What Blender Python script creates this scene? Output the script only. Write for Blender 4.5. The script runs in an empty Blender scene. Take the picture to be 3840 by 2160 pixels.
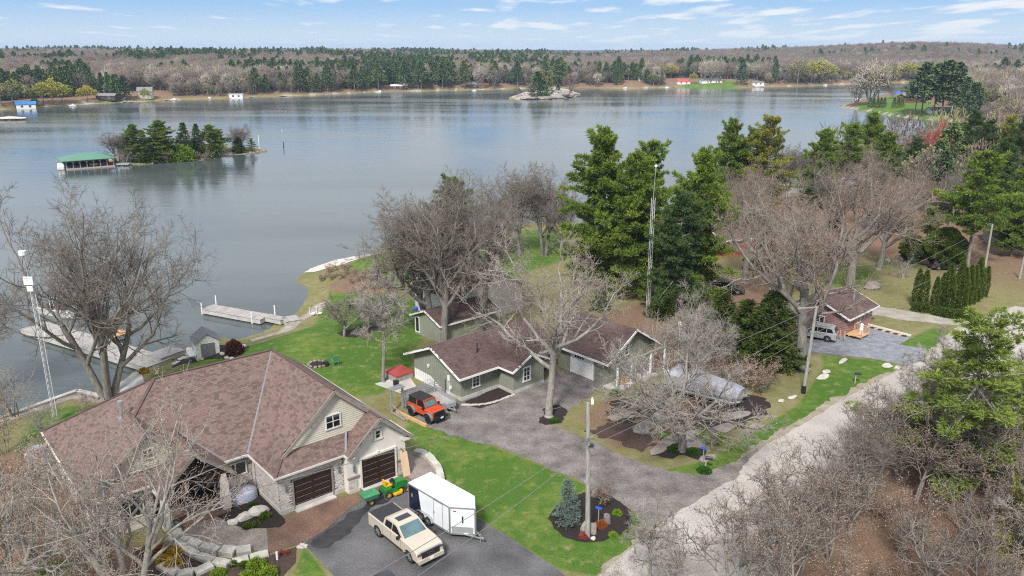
import bpy, bmesh, math, random
import numpy as np
from mathutils import Vector, Matrix
R = math.radians
sc = bpy.context.scene
C = sc.collection
rnd = random.Random(7)

# ---------------------------------------------------------------- camera
CAMH = 31.3
FW = 3840.0
FL = FW * 0.78                      # focal length in photo pixels
PITCH = math.atan((1080 - 185) / FL)
cam = bpy.data.cameras.new('camera'); cam.sensor_width = 36; cam.lens = 36 * 0.78
cam.clip_start = 0.5; cam.clip_end = 30000
co = bpy.data.objects.new('camera', cam); C.objects.link(co)
co.location = (0, 0, CAMH); co.rotation_euler = (R(90) - PITCH, 0, 0)
sc.camera = co

# ---------------------------------------------------------------- sky, sun, exposure
SUN_EL, SUN_AZ = R(46), R(-163)     # azimuth measured from +Y towards +X
w = bpy.data.worlds.new('World'); sc.world = w; w.use_nodes = True
nt = w.node_tree; nt.nodes.clear()
def N(t, typ, **k):
    n = t.nodes.new(typ)
    for a, v in k.items(): setattr(n, a, v)
    return n
def mixc(t, fac, a, b, mode='MIX'):
    m = N(t, 'ShaderNodeMix', data_type='RGBA', blend_type=mode)
    for s, v in ((0, fac), (6, a), (7, b)):
        if isinstance(v, bpy.types.NodeSocket): t.links.new(v, m.inputs[s])
        elif isinstance(v, (int, float)): m.inputs[s].default_value = v if s == 0 else (v, v, v, 1)
        else: m.inputs[s].default_value = (*v, 1)
    return m.outputs[2]
def mth(t, op, a, b=None, c=None, clamp=False):
    m = N(t, 'ShaderNodeMath', operation=op, use_clamp=clamp)
    for i, v in enumerate((a, b, c)):
        if v is None: continue
        if isinstance(v, bpy.types.NodeSocket): t.links.new(v, m.inputs[i])
        else: m.inputs[i].default_value = v
    return m.outputs[0]
def ramp(t, fac, stops):
    r = N(t, 'ShaderNodeValToRGB'); t.links.new(fac, r.inputs[0])
    e = r.color_ramp.elements
    e[0].position, e[0].color = stops[0][0], (*stops[0][1], 1)
    e[1].position, e[1].color = stops[-1][0], (*stops[-1][1], 1)
    for p, c in stops[1:-1]:
        x = e.new(p); x.color = (*c, 1)
    return r.outputs[0]
sky = N(nt, 'ShaderNodeTexSky', sky_type='NISHITA', sun_disc=False)
sky.sun_elevation = SUN_EL; sky.sun_rotation = SUN_AZ; sky.altitude = 100; sky.air_density = 1.0; sky.dust_density = 0.6
tc = N(nt, 'ShaderNodeTexCoord')
sep = N(nt, 'ShaderNodeSeparateXYZ'); nt.links.new(tc.outputs['Generated'], sep.inputs[0])
ez = mth(nt, 'MAXIMUM', sep.outputs[2], 0.0)
grad = ramp(nt, ez, [(0.0, (4.4, 5.2, 5.8)), (0.02, (3.3, 4.4, 5.6)), (0.05, (1.8, 3.3, 5.5)), (0.1, (1.5, 3.0, 5.4)), (1.0, (1.2, 2.7, 5.4))])
base = mixc(nt, 0.88, sky.outputs[0], grad)
# clouds lie on a flat deck: project the direction on it
den = mth(nt, 'ADD', ez, 0.05)
px = mth(nt, 'DIVIDE', sep.outputs[0], den); py = mth(nt, 'DIVIDE', sep.outputs[1], den)
cv = N(nt, 'ShaderNodeCombineXYZ'); nt.links.new(px, cv.inputs[0]); nt.links.new(py, cv.inputs[1])
no = N(nt, 'ShaderNodeTexNoise'); no.inputs['Scale'].default_value = 1.25; no.inputs['Detail'].default_value = 7; no.inputs['Roughness'].default_value = 0.47
mp = N(nt, 'ShaderNodeMapping'); mp.inputs['Location'].default_value = (5.3, 2.2, 0); mp.inputs['Scale'].default_value = (1.0, 0.42, 1)
nt.links.new(cv.outputs[0], mp.inputs[0]); nt.links.new(mp.outputs[0], no.inputs['Vector'])
# more cover to the right and overhead, as in the photograph
cover = mth(nt, 'MULTIPLY_ADD', sep.outputs[0], 0.13, 0.015)
up = mth(nt, 'MINIMUM', mth(nt, 'MULTIPLY', mth(nt, 'MAXIMUM', mth(nt, 'SUBTRACT', ez, .072), 0.0), 4.0), 0.26)
thr = mth(nt, 'SUBTRACT', mth(nt, 'SUBTRACT', 0.555, cover), up)
cm = mth(nt, 'MULTIPLY', mth(nt, 'SUBTRACT', no.outputs[0], thr), 10.0, clamp=True)
cm = mth(nt, 'MULTIPLY', cm, 0.9)
ccol = ramp(nt, ez, [(0.0, (5.0, 5.4, 5.8)), (0.06, (6.0, 6.1, 6.2)), (0.14, (5.1, 5.4, 5.7)), (0.3, (5.4, 5.7, 6.0)), (1.0, (6.2, 6.4, 6.7))])
fin = mixc(nt, cm, base, ccol)
bg = N(nt, 'ShaderNodeBackground'); bg.inputs[1].default_value = 0.1
nt.links.new(fin, bg.inputs[0])
ow = N(nt, 'ShaderNodeOutputWorld'); nt.links.new(bg.outputs[0], ow.inputs[0])
sl = bpy.data.lights.new('sun', 'SUN'); sl.energy = 3.3; sl.angle = R(9); sl.color = (1.0, 0.96, 0.9)
so = bpy.data.objects.new('sun', sl); C.objects.link(so)
sd = Vector((math.sin(SUN_AZ) * math.cos(SUN_EL), math.cos(SUN_AZ) * math.cos(SUN_EL), math.sin(SUN_EL)))
so.rotation_euler = sd.to_track_quat('Z', 'Y').to_euler(); so.location = (0, 0, 200)
vs = sc.view_settings; sc.display_settings.display_device = 'sRGB'
vs.view_transform = 'Standard'; vs.look = 'None'; vs.gamma = 1; vs.use_curve_mapping = False
vs.exposure = 0.68
try:
    sc.cycles.use_denoising = False; sc.cycles.filter_width = 1.15
    sc.cycles.max_bounces = 5; sc.cycles.diffuse_bounces = 2; sc.cycles.glossy_bounces = 2
    sc.cycles.transmission_bounces = 2; sc.cycles.volume_bounces = 0; sc.cycles.transparent_max_bounces = 4
    sc.cycles.caustics_reflective = False; sc.cycles.caustics_refractive = False
    sc.cycles.use_adaptive_sampling = True; sc.cycles.adaptive_threshold = 0.008
except Exception: pass

# ---------------------------------------------------------------- helpers
def ray(x, y):
    u = (x - 1920) / FL; v = (1080 - y) / FL
    c, s = math.cos(PITCH), math.sin(PITCH)
    return np.array([u, c + v * s, -s + v * c])
def G(x, y, z=0.0):
    d = ray(x, y); t = (z - CAMH) / d[2]
    return np.array([0, 0, CAMH]) + d * t
def zat(p, y):                       # height over plan point p that shows at photo row y
    v = (1080 - y) / FL; c, s = math.cos(PITCH), math.sin(PITCH)
    return CAMH + p[1] * (v * c - s) / (c + v * s)

def fastmesh(name, V, F, mats=(), attr=None, smooth=False, matidx=None):
    """V (n,3); F list of int arrays (m,k); attr = per-face float stored as 'v'"""
    me = bpy.data.meshes.new(name)
    V = np.asarray(V, dtype=np.float32)
    Fs = [np.asarray(f, dtype=np.int32) for f in F if len(f)]
    me.vertices.add(len(V)); me.vertices.foreach_set('co', V.ravel())
    loops = np.concatenate([f.ravel() for f in Fs]); sizes = np.concatenate([np.full(len(f), f.shape[1], np.int32) for f in Fs])
    me.loops.add(len(loops)); me.loops.foreach_set('vertex_index', loops)
    me.polygons.add(len(sizes)); st = np.zeros(len(sizes), np.int32); st[1:] = np.cumsum(sizes)[:-1]
    me.polygons.foreach_set('loop_start', st)
    try: me.polygons.foreach_set('loop_total', sizes)
    except Exception: pass
    if matidx is not None: me.polygons.foreach_set('material_index', np.asarray(matidx, dtype=np.int32))
    if smooth: me.polygons.foreach_set('use_smooth', np.ones(len(sizes), bool))
    me.update(calc_edges=True)
    if attr is not None:
        a = me.attributes.new('v', 'FLOAT', 'FACE'); a.data.foreach_set('value', np.asarray(attr, dtype=np.float32))
    for m in mats: me.materials.append(m)
    return me
def link(name, me, parent=None, loc=None, rz=0.0, label=None, cat=None, group=None, kind=None):
    o = bpy.data.objects.new(name, me); C.objects.link(o)
    if parent is not None: o.parent = parent
    if loc is not None: o.location = loc
    if rz: o.rotation_euler = (0, 0, rz)
    tag(o, label, cat, group, kind)
    return o
def tag(o, label=None, cat=None, group=None, kind=None):
    if label: o['label'] = label
    if cat: o['category'] = cat
    if group: o['group'] = group
    if kind: o['kind'] = kind
    return o
def thing(name, label, cat, loc=(0, 0, 0), rz=0.0, group=None):
    return link(name, None, None, tuple(loc), rz, label, cat, group)
def copytree(o, parent=None):
    c = o.copy(); C.objects.link(c)
    if parent is not None: c.parent = parent
    for ch in list(o.children): copytree(ch, c)
    return c
def AZ(a): return R(90 - a)           # rotation so that local +X points to azimuth a

class MB:
    def __init__(s): s.v = []; s.f = []; s.a = []
    def add(s, vs, fs, a=0.5):
        b = len(s.v); s.v += [tuple(p) for p in vs]; s.f += [tuple(b + i for i in f) for f in fs]; s.a += [a] * len(fs)
        return s
    def box(s, c, d, rz=0.0, m=None, a=0.5, rx=0.0, ry=0.0):
        x, y, z = d[0] / 2, d[1] / 2, d[2] / 2
        P = [Vector((i * x, j * y, k * z)) for k in (-1, 1) for j in (-1, 1) for i in (-1, 1)]
        if rz or rx or ry:
            r = Matrix.Rotation(rz, 3, 'Z') @ Matrix.Rotation(ry, 3, 'Y') @ Matrix.Rotation(rx, 3, 'X'); P = [r @ p for p in P]
        P = [p + Vector(c) for p in P]
        if m is not None: P = [m @ p for p in P]
        return s.add(P, [(0, 2, 3, 1), (4, 5, 7, 6), (0, 1, 5, 4), (2, 6, 7, 3), (0, 4, 6, 2), (1, 3, 7, 5)], a)
    def bar(s, p, q, w_, h=None):
        p, q = Vector(p), Vector(q); d = q - p; L = d.length
        if L < 1e-6: return s
        m = Matrix.Translation((p + q) / 2) @ d.to_track_quat('X', 'Z').to_matrix().to_4x4()
        return s.box((0, 0, 0), (L, w_, h or w_), m=m)
    def tube(s, pts, r, n=8, cap=True):
        pts = [Vector(p) for p in pts]; rs = r if isinstance(r, (list, tuple)) else [r] * len(pts)
        b = len(s.v)
        for i, p in enumerate(pts):
            t = (pts[min(i + 1, len(pts) - 1)] - pts[max(i - 1, 0)])
            q = t.to_track_quat('Z', 'Y') if t.length > 1e-9 else Vector((0, 0, 1)).to_track_quat('Z', 'Y')
            for k in range(n):
                an = 2 * math.pi * k / n
                s.v.append(tuple(p + q @ Vector((rs[i] * math.cos(an), rs[i] * math.sin(an), 0))))
        for i in range(len(pts) - 1):
            for k in range(n):
                k2 = (k + 1) % n
                s.f.append((b + i * n + k, b + i * n + k2, b + (i + 1) * n + k2, b + (i + 1) * n + k)); s.a.append(0.5)
        if cap:
            s.f.append(tuple(b + k for k in reversed(range(n)))); s.f.append(tuple(b + (len(pts) - 1) * n + k for k in range(n))); s.a += [0.5, 0.5]
        return s
    def prism(s, poly, z0, z1):
        n = len(poly)
        return s.add([(x, y, z0) for x, y in poly] + [(x, y, z1) for x, y in poly],
                     [tuple(reversed(range(n))), tuple(range(n, 2 * n))] + [(i, (i + 1) % n, n + (i + 1) % n, n + i) for i in range(n)])
    def slab(s, P, t, up=None):         # planar 3D polygon P given thickness t against its normal
        P = [Vector(p) for p in P]; n = Vector((0, 0, 0))
        for i in range(len(P)): n += P[i].cross(P[(i + 1) % len(P)])
        n.normalize(); Q = [p - n * t for p in P]; k = len(P)
        return s.add(P + Q, [tuple(range(k)), tuple(reversed(range(k, 2 * k)))] + [(i, k + i, k + (i + 1) % k, (i + 1) % k) for i in range(k)])
    def side(s, prof, y0, y1, inset=0.0, bev=0.0):   # profile in xz, extruded along y, optional bevelled flanks
        n = len(prof); cx = sum(p[0] for p in prof) / n; cz = sum(p[1] for p in prof) / n
        rows = [(y0, inset), (y0 + bev, 0), (y1 - bev, 0), (y1, inset)] if bev else [(y0, 0), (y1, 0)]
        b = len(s.v)
        for y, ins in rows:
            for x, z in prof:
                L = math.hypot(x - cx, z - cz) or 1
                s.v.append((x - (x - cx) / L * ins, y, z - (z - cz) / L * ins))
        for r_ in range(len(rows) - 1):
            for i in range(n):
                j = (i + 1) % n; s.f.append((b + r_ * n + i, b + (r_ + 1) * n + i, b + (r_ + 1) * n + j, b + r_ * n + j)); s.a.append(0.5)
        s.f.append(tuple(b + i for i in range(n))); s.f.append(tuple(b + (len(rows) - 1) * n + i for i in reversed(range(n)))); s.a += [0.5, 0.5]
        return s
    def blob(s, c, r, seed=0, sub=2, rough=0.2, flat=False):
        rr = random.Random(seed); bm = bmesh.new(); bmesh.ops.create_icosphere(bm, subdivisions=sub, radius=1)
        ph = [(Vector((rr.gauss(0, 1), rr.gauss(0, 1), rr.gauss(0, 1))).normalized(), rr.uniform(.5, 1)) for _ in range(9)]
        b = len(s.v)
        for v in bm.verts:
            d = v.co.normalized(); k = 1.0
            for a_, m_ in ph:
                t = d.dot(a_); 
                if t > 0.72: k -= rough * m_ * (t - 0.72) / 0.28
            s.v.append((c[0] + d.x * r[0] * k, c[1] + d.y * r[1] * k, c[2] + d.z * r[2] * k))
        for f in bm.faces: s.f.append(tuple(b + v.index for v in f.verts)); s.a.append(rr.random())
        bm.free(); return s
    def obj(s, name, mat, parent=None, smooth=False, **k):
        me = bpy.data.meshes.new(name); me.from_pydata(s.v, [], s.f); me.materials.append(mat)
        a = me.attributes.new('v', 'FLOAT', 'FACE'); a.data.foreach_set('value', s.a)
        if smooth: me.polygons.foreach_set('use_smooth', [True] * len(s.f))
        bm = bmesh.new(); bm.from_mesh(me); bmesh.ops.recalc_face_normals(bm, faces=bm.faces); bm.to_mesh(me); bm.free()
        return link(name, me, parent, **k)
def B(c, d, **k): return MB().box(c, d, **k)

# ---------------------------------------------------------------- materials
def mat(name, c1, c2=None, scale=6.0, speck=0.0, rough=0.8, bump=0.0, metal=0.0, rand=0.0, attr=0.0, detail=4, spec=0.5, stretch=None, world=True, coat=0.0, bscale=None, dirt=0.12):
    m = bpy.data.materials.new(name); m.use_nodes = True; t = m.node_tree
    p = t.nodes['Principled BSDF']; p.inputs['Roughness'].default_value = rough; p.inputs['Metallic'].default_value = metal
    p.inputs['Specular IOR Level'].default_value = spec
    if coat: p.inputs['Coat Weight'].default_value = coat; p.inputs['Coat Roughness'].default_value = 0.08
    if world: vec = N(t, 'ShaderNodeNewGeometry').outputs['Position']
    else: vec = N(t, 'ShaderNodeTexCoord').outputs['Object']
    if stretch:
        mpn = N(t, 'ShaderNodeMapping'); mpn.inputs['Scale'].default_value = stretch; t.links.new(vec, mpn.inputs[0]); vec = mpn.outputs[0]
    n1 = N(t, 'ShaderNodeTexNoise'); n1.inputs['Scale'].default_value = scale; n1.inputs['Detail'].default_value = detail; t.links.new(vec, n1.inputs[0])
    if c2 is None: c2 = tuple(x * (1 - dirt * 2) for x in c1)
    f = mth(t, 'MULTIPLY', mth(t, 'SUBTRACT', n1.outputs[0], 0.3), 2.5, clamp=True)
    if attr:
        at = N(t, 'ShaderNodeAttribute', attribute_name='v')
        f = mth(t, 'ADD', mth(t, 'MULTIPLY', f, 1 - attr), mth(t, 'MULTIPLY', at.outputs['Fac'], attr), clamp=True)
    if rand:
        oi = N(t, 'ShaderNodeObjectInfo')
        f = mth(t, 'ADD', mth(t, 'MULTIPLY', f, 1 - rand), mth(t, 'MULTIPLY', oi.outputs['Random'], rand), clamp=True)
    cc = mixc(t, f, c1, c2)
    if speck:
        for sc_s, lo, hi in ((7, 1 - speck, 1 + speck * .6), (28, 1 - speck, 1 + speck)):
            ns = N(t, 'ShaderNodeTexNoise'); ns.inputs['Scale'].default_value = sc_s; ns.inputs['Detail'].default_value = 3; t.links.new(vec, ns.inputs[0])
            cc = mixc(t, 1.0, cc, mixc(t, mth(t, 'MULTIPLY', mth(t, 'SUBTRACT', ns.outputs[0], .36), 3.4, clamp=True), lo, hi), 'MULTIPLY')
    t.links.new(cc, p.inputs['Base Color'])
    if bump:
        nb = N(t, 'ShaderNodeTexNoise'); nb.inputs['Scale'].default_value = bscale or scale * 4; nb.inputs['Detail'].default_value = 3; t.links.new(vec, nb.inputs[0])
        b = N(t, 'ShaderNodeBump'); b.inputs['Strength'].default_value = 1.0; b.inputs['Distance'].default_value = bump
        t.links.new(nb.outputs[0], b.inputs['Height']); t.links.new(b.outputs[0], p.inputs['Normal'])
    return m
MT = {}
MT['shingle'] = mat('brown_shingle', (.205, .142, .124), (.10, .072, .064), scale=1.3, rough=.95, attr=.72, spec=.2)
MT['shingle2'] = mat('red_brown_shingle', (.14, .093, .084), (.075, .052, .048), scale=1.1, rough=.95, attr=.55, spec=.2)
MT['roofgrey'] = mat('grey_roofing', (.22, .22, .23), rough=.9)
MT['stucco'] = mat('cream_stucco', (.66, .62, .57), (.58, .545, .49), scale=1.2, rough=.9, bump=.004, bscale=40)
MT['siding'] = mat('sage_lap_siding', (.52, .485, .405), (.46, .43, .355), scale=2, rough=.7)
MT['stone'] = mat('ledger_stone', (.68, .62, .57), (.38, .34, .32), scale=2.5, rough=.9, attr=.7, bump=.01)
MT['stonebase'] = mat('stone_mortar', (.34, .31, .29), rough=.95)
MT['trim'] = mat('taupe_trim', (.27, .235, .205), rough=.6)
MT['cream'] = mat('cream_paint', (.70, .67, .61), rough=.6)
MT['white'] = mat('white_paint', (.78, .78, .77), (.66, .66, .65), rough=.5)
MT['fascia'] = mat('fascia_metal', (.6, .57, .53), rough=.4)
MT['valley'] = mat('lead_flashing', (.2, .2, .215), rough=.5)
MT['brown_door'] = mat('dark_brown_steel', (.028, .014, .011), (.02, .01, .008), rough=.45)
MT['glass'] = mat('window_glass', (.012, .015, .018), rough=.06, spec=.8)
MT['bluegl'] = mat('tinted_glass', (.10, .18, .19), (.05, .09, .1), scale=1.5, rough=.05, spec=.9)
MT['black'] = mat('black_plastic', (.015, .015, .016), rough=.5)
MT['rubber'] = mat('tyre_rubber', (.02, .02, .021), rough=.85)
MT['chrome'] = mat('chrome', (.6, .6, .6), rough=.2, metal=1)
MT['alu'] = mat('aluminium', (.55, .56, .57), (.42, .43, .44), rough=.35, metal=.7, scale=3)
MT['galv'] = mat('galvanised_steel', (.42, .44, .45), rough=.5, metal=.4)
MT['green'] = mat('sage_board', (.245, .255, .20), (.20, .21, .165), scale=1.5, rough=.85)
MT['concrete'] = mat('concrete', (.50, .48, .45), (.36, .34, .32), scale=1.0, rough=.9)
MT['plank'] = mat('weathered_planks', (.42, .39, .365), (.26, .24, .225), scale=1.2, rough=.9, rand=.5, stretch=(1, 1, 1))
MT['plank_w'] = mat('pale_dock_boards', (.43, .40, .375), (.28, .26, .24), scale=1.5, rough=.9, rand=.4)
MT['woodgrey'] = mat('grey_wood', (.34, .31, .28), (.22, .2, .18), scale=3, rough=.9)
MT['newwood'] = mat('new_pine_wood', (.60, .36, .19), (.5, .29, .15), scale=3, rough=.7)
MT['ply'] = mat('plywood', (.66, .48, .32), (.6, .42, .27), scale=2, rough=.7)
MT['polewood'] = mat('utility_pole_wood', (.36, .36, .32), (.20, .185, .165), scale=2.5, rough=.9, stretch=(6, 6, .6), bump=.01)
MT['pink'] = mat('pink_cedar_siding', (.36, .205, .19), (.28, .155, .145), scale=1.5, rough=.8)
MT['blackmetal'] = mat('black_metal', (.03, .03, .034), rough=.4)
MT['lodge'] = mat('lodge_red_wood', (.20, .065, .05), rough=.8)
MT['red'] = mat('red_vinyl', (.40, .06, .05), (.33, .05, .04), rough=.5)
MT['tan_car'] = mat('sand_car_paint', (.50, .435, .355), (.47, .41, .33), rough=.3, coat=.6, spec=.5, scale=.7)
MT['orange_car'] = mat('orange_car_paint', (.55, .075, .015), (.40, .045, .012), rough=.3, coat=.6, scale=4)
MT['silver_car'] = mat('silver_car_paint', (.46, .47, .48), rough=.3, metal=.15, coat=.5)
MT['dark_car'] = mat('black_car_paint', (.02, .021, .025), rough=.2, coat=.6)
MT['whitep'] = mat('white_trailer_panel', (.74, .77, .80), (.66, .69, .72), rough=.3, scale=1.0, coat=.2)
MT['navy'] = mat('navy_trailer_panel', (.010, .012, .035), rough=.25, coat=.3)
MT['mowergreen'] = mat('tractor_green', (.015, .20, .035), rough=.35, coat=.3)
MT['yellow'] = mat('tractor_yellow', (.75, .43, .01), rough=.4)
MT['cartgreen'] = mat('cart_green_plastic', (.04, .20, .09), (.10, .30, .16), rough=.6, scale=8)
MT['cover'] = mat('grey_canvas_cover', (.32, .325, .37), (.22, .22, .26), scale=.9, rough=.8, bump=.05, bscale=2)
MT['bluepl'] = mat('blue_plastic', (.03, .12, .6), rough=.4)
MT['bluegreyc'] = mat('pale_blue_cover', (.45, .47, .60), (.38, .40, .53), scale=2, rough=.7, bump=.03, bscale=3)
MT['bark'] = mat('grey_bark', (.27, .25, .225), (.13, .115, .10), scale=3, rough=.95, stretch=(3, 3, .5), bump=.02, world=False)
MT['bark_pale'] = mat('pale_bark', (.34, .32, .285), (.18, .165, .145), scale=2.5, rough=.95, stretch=(2, 2, 1), bump=.01, world=False)
MT['twig'] = mat('grey_twigs', (.24, .21, .18), (.125, .105, .09), scale=.4, rough=.95, spec=.1, world=False)
MT['twig_pink'] = mat('budding_twigs', (.285, .235, .195), (.16, .128, .108), scale=.4, rough=.95, spec=.1, world=False)
MT['twig_pale'] = mat('pale_twigs', (.37, .34, .30), (.21, .19, .165), scale=.4, rough=.95, spec=.1, world=False)
MT['bud'] = mat('brown_buds', (.46, .29, .21), (.34, .22, .17), scale=1, rough=.9, spec=.1, world=False)
MT['twig_red'] = mat('red_budding_twigs', (.48, .09, .08), (.33, .08, .08), scale=.5, rough=.95, spec=.1, world=False)
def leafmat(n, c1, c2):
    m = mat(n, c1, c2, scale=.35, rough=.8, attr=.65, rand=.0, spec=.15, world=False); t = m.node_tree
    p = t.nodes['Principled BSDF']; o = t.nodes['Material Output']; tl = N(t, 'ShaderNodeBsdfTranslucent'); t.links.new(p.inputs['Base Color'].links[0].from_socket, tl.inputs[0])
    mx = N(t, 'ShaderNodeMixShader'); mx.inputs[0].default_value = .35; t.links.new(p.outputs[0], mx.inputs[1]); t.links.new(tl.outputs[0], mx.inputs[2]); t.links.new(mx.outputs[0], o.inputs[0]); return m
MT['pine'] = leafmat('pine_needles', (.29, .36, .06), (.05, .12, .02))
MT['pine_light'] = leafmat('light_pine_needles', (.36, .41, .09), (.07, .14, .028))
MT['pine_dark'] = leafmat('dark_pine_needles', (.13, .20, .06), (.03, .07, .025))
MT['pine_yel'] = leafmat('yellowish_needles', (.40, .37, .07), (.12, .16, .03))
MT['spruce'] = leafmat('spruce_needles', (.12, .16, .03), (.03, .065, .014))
MT['bluespruce'] = leafmat('blue_spruce_needles', (.24, .33, .28), (.09, .16, .13))
MT['cedar'] = leafmat('cedar_leaves', (.15, .20, .03), (.04, .075, .014))
MT['limegreen'] = leafmat('lime_leaves', (.26, .36, .03), (.10, .20, .02))
MT['shrubgreen'] = leafmat('green_leaves', (.07, .17, .02), (.02, .07, .01))
MT['orangeleaf'] = leafmat('orange_leaves', (.42, .13, .03), (.22, .06, .02))
MT['yellowleaf'] = leafmat('yellow_leaves', (.62, .42, .04), (.38, .26, .02))
MT['redleaf'] = leafmat('red_leaves', (.42, .12, .09), (.22, .05, .04))
MT['burgundy'] = leafmat('burgundy_leaves', (.13, .035, .03), (.05, .015, .014))
MT['boulder'] = mat('limestone_boulder', (.56, .54, .48), (.33, .31, .27), scale=1.6, rough=.95, bump=.02, attr=.2)
MT['granite'] = mat('granite', (.33, .28, .25), (.16, .14, .125), scale=1.2, rough=.95, bump=.03)
MT['palerock'] = mat('pale_granite_slab', (.62, .54, .49), (.48, .41, .37), scale=.5, rough=.9, bump=.03)
MT['mulch'] = mat('dark_mulch', (.035, .022, .018), (.012, .008, .008), scale=14, rough=1, bump=.05, detail=6)
MT['mulch2'] = mat('brown_mulch', (.085, .048, .035), (.035, .022, .018), scale=5, rough=1, bump=.05, detail=6)
MT['cable'] = mat('cable', (.24, .23, .22), rough=.6)
MT['whitetub'] = mat('white_plastic', (.7, .7, .7), rough=.5)
MT['blueglaze'] = mat('blue_glazed_pot', (.01, .04, .35), rough=.15)
MT['cobble'] = mat('river_cobble', (.5, .46, .42), (.3, .28, .26), scale=9, rough=.9)
# ---------------------------------------------------------------- terrain model
WZ = -3.0
def gp(pts, z=WZ): return np.array([G(x, y, z)[:2] for x, y in pts])
far_shore = [(0, 412), (209, 397), (273, 392), (388, 388), (547, 380), (696, 373), (845, 370), (994, 363), (1093, 360), (1280, 353), (1429, 345),
             (1578, 343), (1700, 339), (1866, 335), (1976, 332), (2174, 330), (2373, 332), (2560, 328), (2798, 330), (2908, 325), (3022, 323), (3206, 315), (3305, 312), (3430, 310), (3520, 304), (3600, 300)]
pen_top = [(3640, 318), (3540, 340), (3440, 350), (3330, 358), (3240, 374), (3190, 384), (3160, 396)]
pen_bot = [(3158, 402), (3190, 408), (3240, 415), (3300, 427), (3350, 434), (3450, 447), (3560, 455), (3600, 462), (3640, 500), (3660, 540), (3620, 590), (3540, 640)]
near_shore = [(3300, 680), (3050, 720), (2850, 760), (2650, 790), (2500, 805), (2300, 835), (2194, 850), (2070, 852), (1920, 853), (1796, 860), (1640, 885), (1540, 915),
              (1458, 947), (1400, 960), (1340, 975), (1290, 985), (1220, 1010), (1180, 1035), (1165, 1050), (1212, 1072), (1217, 1102), (1193, 1146), (1158, 1185), (1093, 1215), (1058, 1250), (969, 1275), (904, 1295), (800, 1290), (731, 1318), (650, 1352), (600, 1375)]
left_wall = [(-40.6, 72.5), (-43.6, 73.8), (-47.2, 68.1), (-55, 60), (-70, 44), (-90, 20)]
WPOLY = np.vstack([np.array([[-900, 380.], [-420, 440.]]), gp(far_shore), gp(pen_top), gp(pen_bot), gp(near_shore), np.array(left_wall), np.array([[-400, -50.], [-900, -50.]])])
ISL1 = gp([(425, 619), (480, 620), (544, 614), (614, 609), (741, 600), (830, 584), (900, 579), (960, 572), (989, 568), (985, 562), (940, 556), (850, 553), (700, 556), (560, 566), (440, 585), (395, 605)])
ISL2 = gp([(1918, 371), (1960, 373), (2016, 372), (2060, 370), (2104, 368), (2150, 363), (2170, 357), (2165, 350), (2120, 345), (2060, 342), (2010, 345), (1960, 357), (1925, 363)])
ISL3 = gp([(5, 447), (40, 450), (72, 444), (60, 438), (20, 438)])
FARW = gp([(2165, 224), (2300, 224), (2320, 212), (2190, 210)])

def segdist(P, poly):
    best = np.full(len(P), 1e18); ins = np.zeros(len(P), bool); n = len(poly)
    for i in range(n):
        a = poly[i]; b = poly[(i + 1) % n]; ab = b - a; L = ab @ ab
        t = np.clip(((P - a) @ ab) / max(L, 1e-9), 0, 1)
        d = P - (a + t[:, None] * ab); best = np.minimum(best, (d * d).sum(1))
        c = ((a[1] > P[:, 1]) != (b[1] > P[:, 1]))
        with np.errstate(divide='ignore', invalid='ignore'):
            xi = (b[0] - a[0]) * (P[:, 1] - a[1]) / (b[1] - a[1] if b[1] != a[1] else 1e-9) + a[0]
        ins ^= c & (P[:, 0] < xi)
    d = np.sqrt(best)
    return np.where(ins, d, -d)         # positive inside
def vnoise(P, s, seed=0):
    x = P[:, 0] / s; y = P[:, 1] / s; xi = np.floor(x).astype(np.int64); yi = np.floor(y).astype(np.int64); fx = x - xi; fy = y - yi
    fx = fx * fx * (3 - 2 * fx); fy = fy * fy * (3 - 2 * fy)
    def h(a, b):
        k = (a * 374761393 + b * 668265263 + seed * 974711) & 0x7fffffff
        k = ((k ^ (k >> 13)) * 1274126177) & 0x7fffffff
        return ((k ^ (k >> 16)) & 0xffff) / 65535.0
    return (h(xi, yi) * (1 - fx) + h(xi + 1, yi) * fx) * (1 - fy) + (h(xi, yi + 1) * (1 - fx) + h(xi + 1, yi + 1) * fx) * fy
def sst(x, a, b):
    t = np.clip((x - a) / (b - a), 0, 1); return t * t * (3 - 2 * t)
def land_d(P):
    """distance to the water's edge, positive on land"""
    dw = -segdist(P, WPOLY)
    di = np.maximum(np.maximum(segdist(P, ISL1), segdist(P, ISL2)), segdist(P, ISL3))
    d = np.where(dw > 0, dw, np.maximum(dw, di))
    return np.minimum(d, -segdist(P, FARW))
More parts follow.
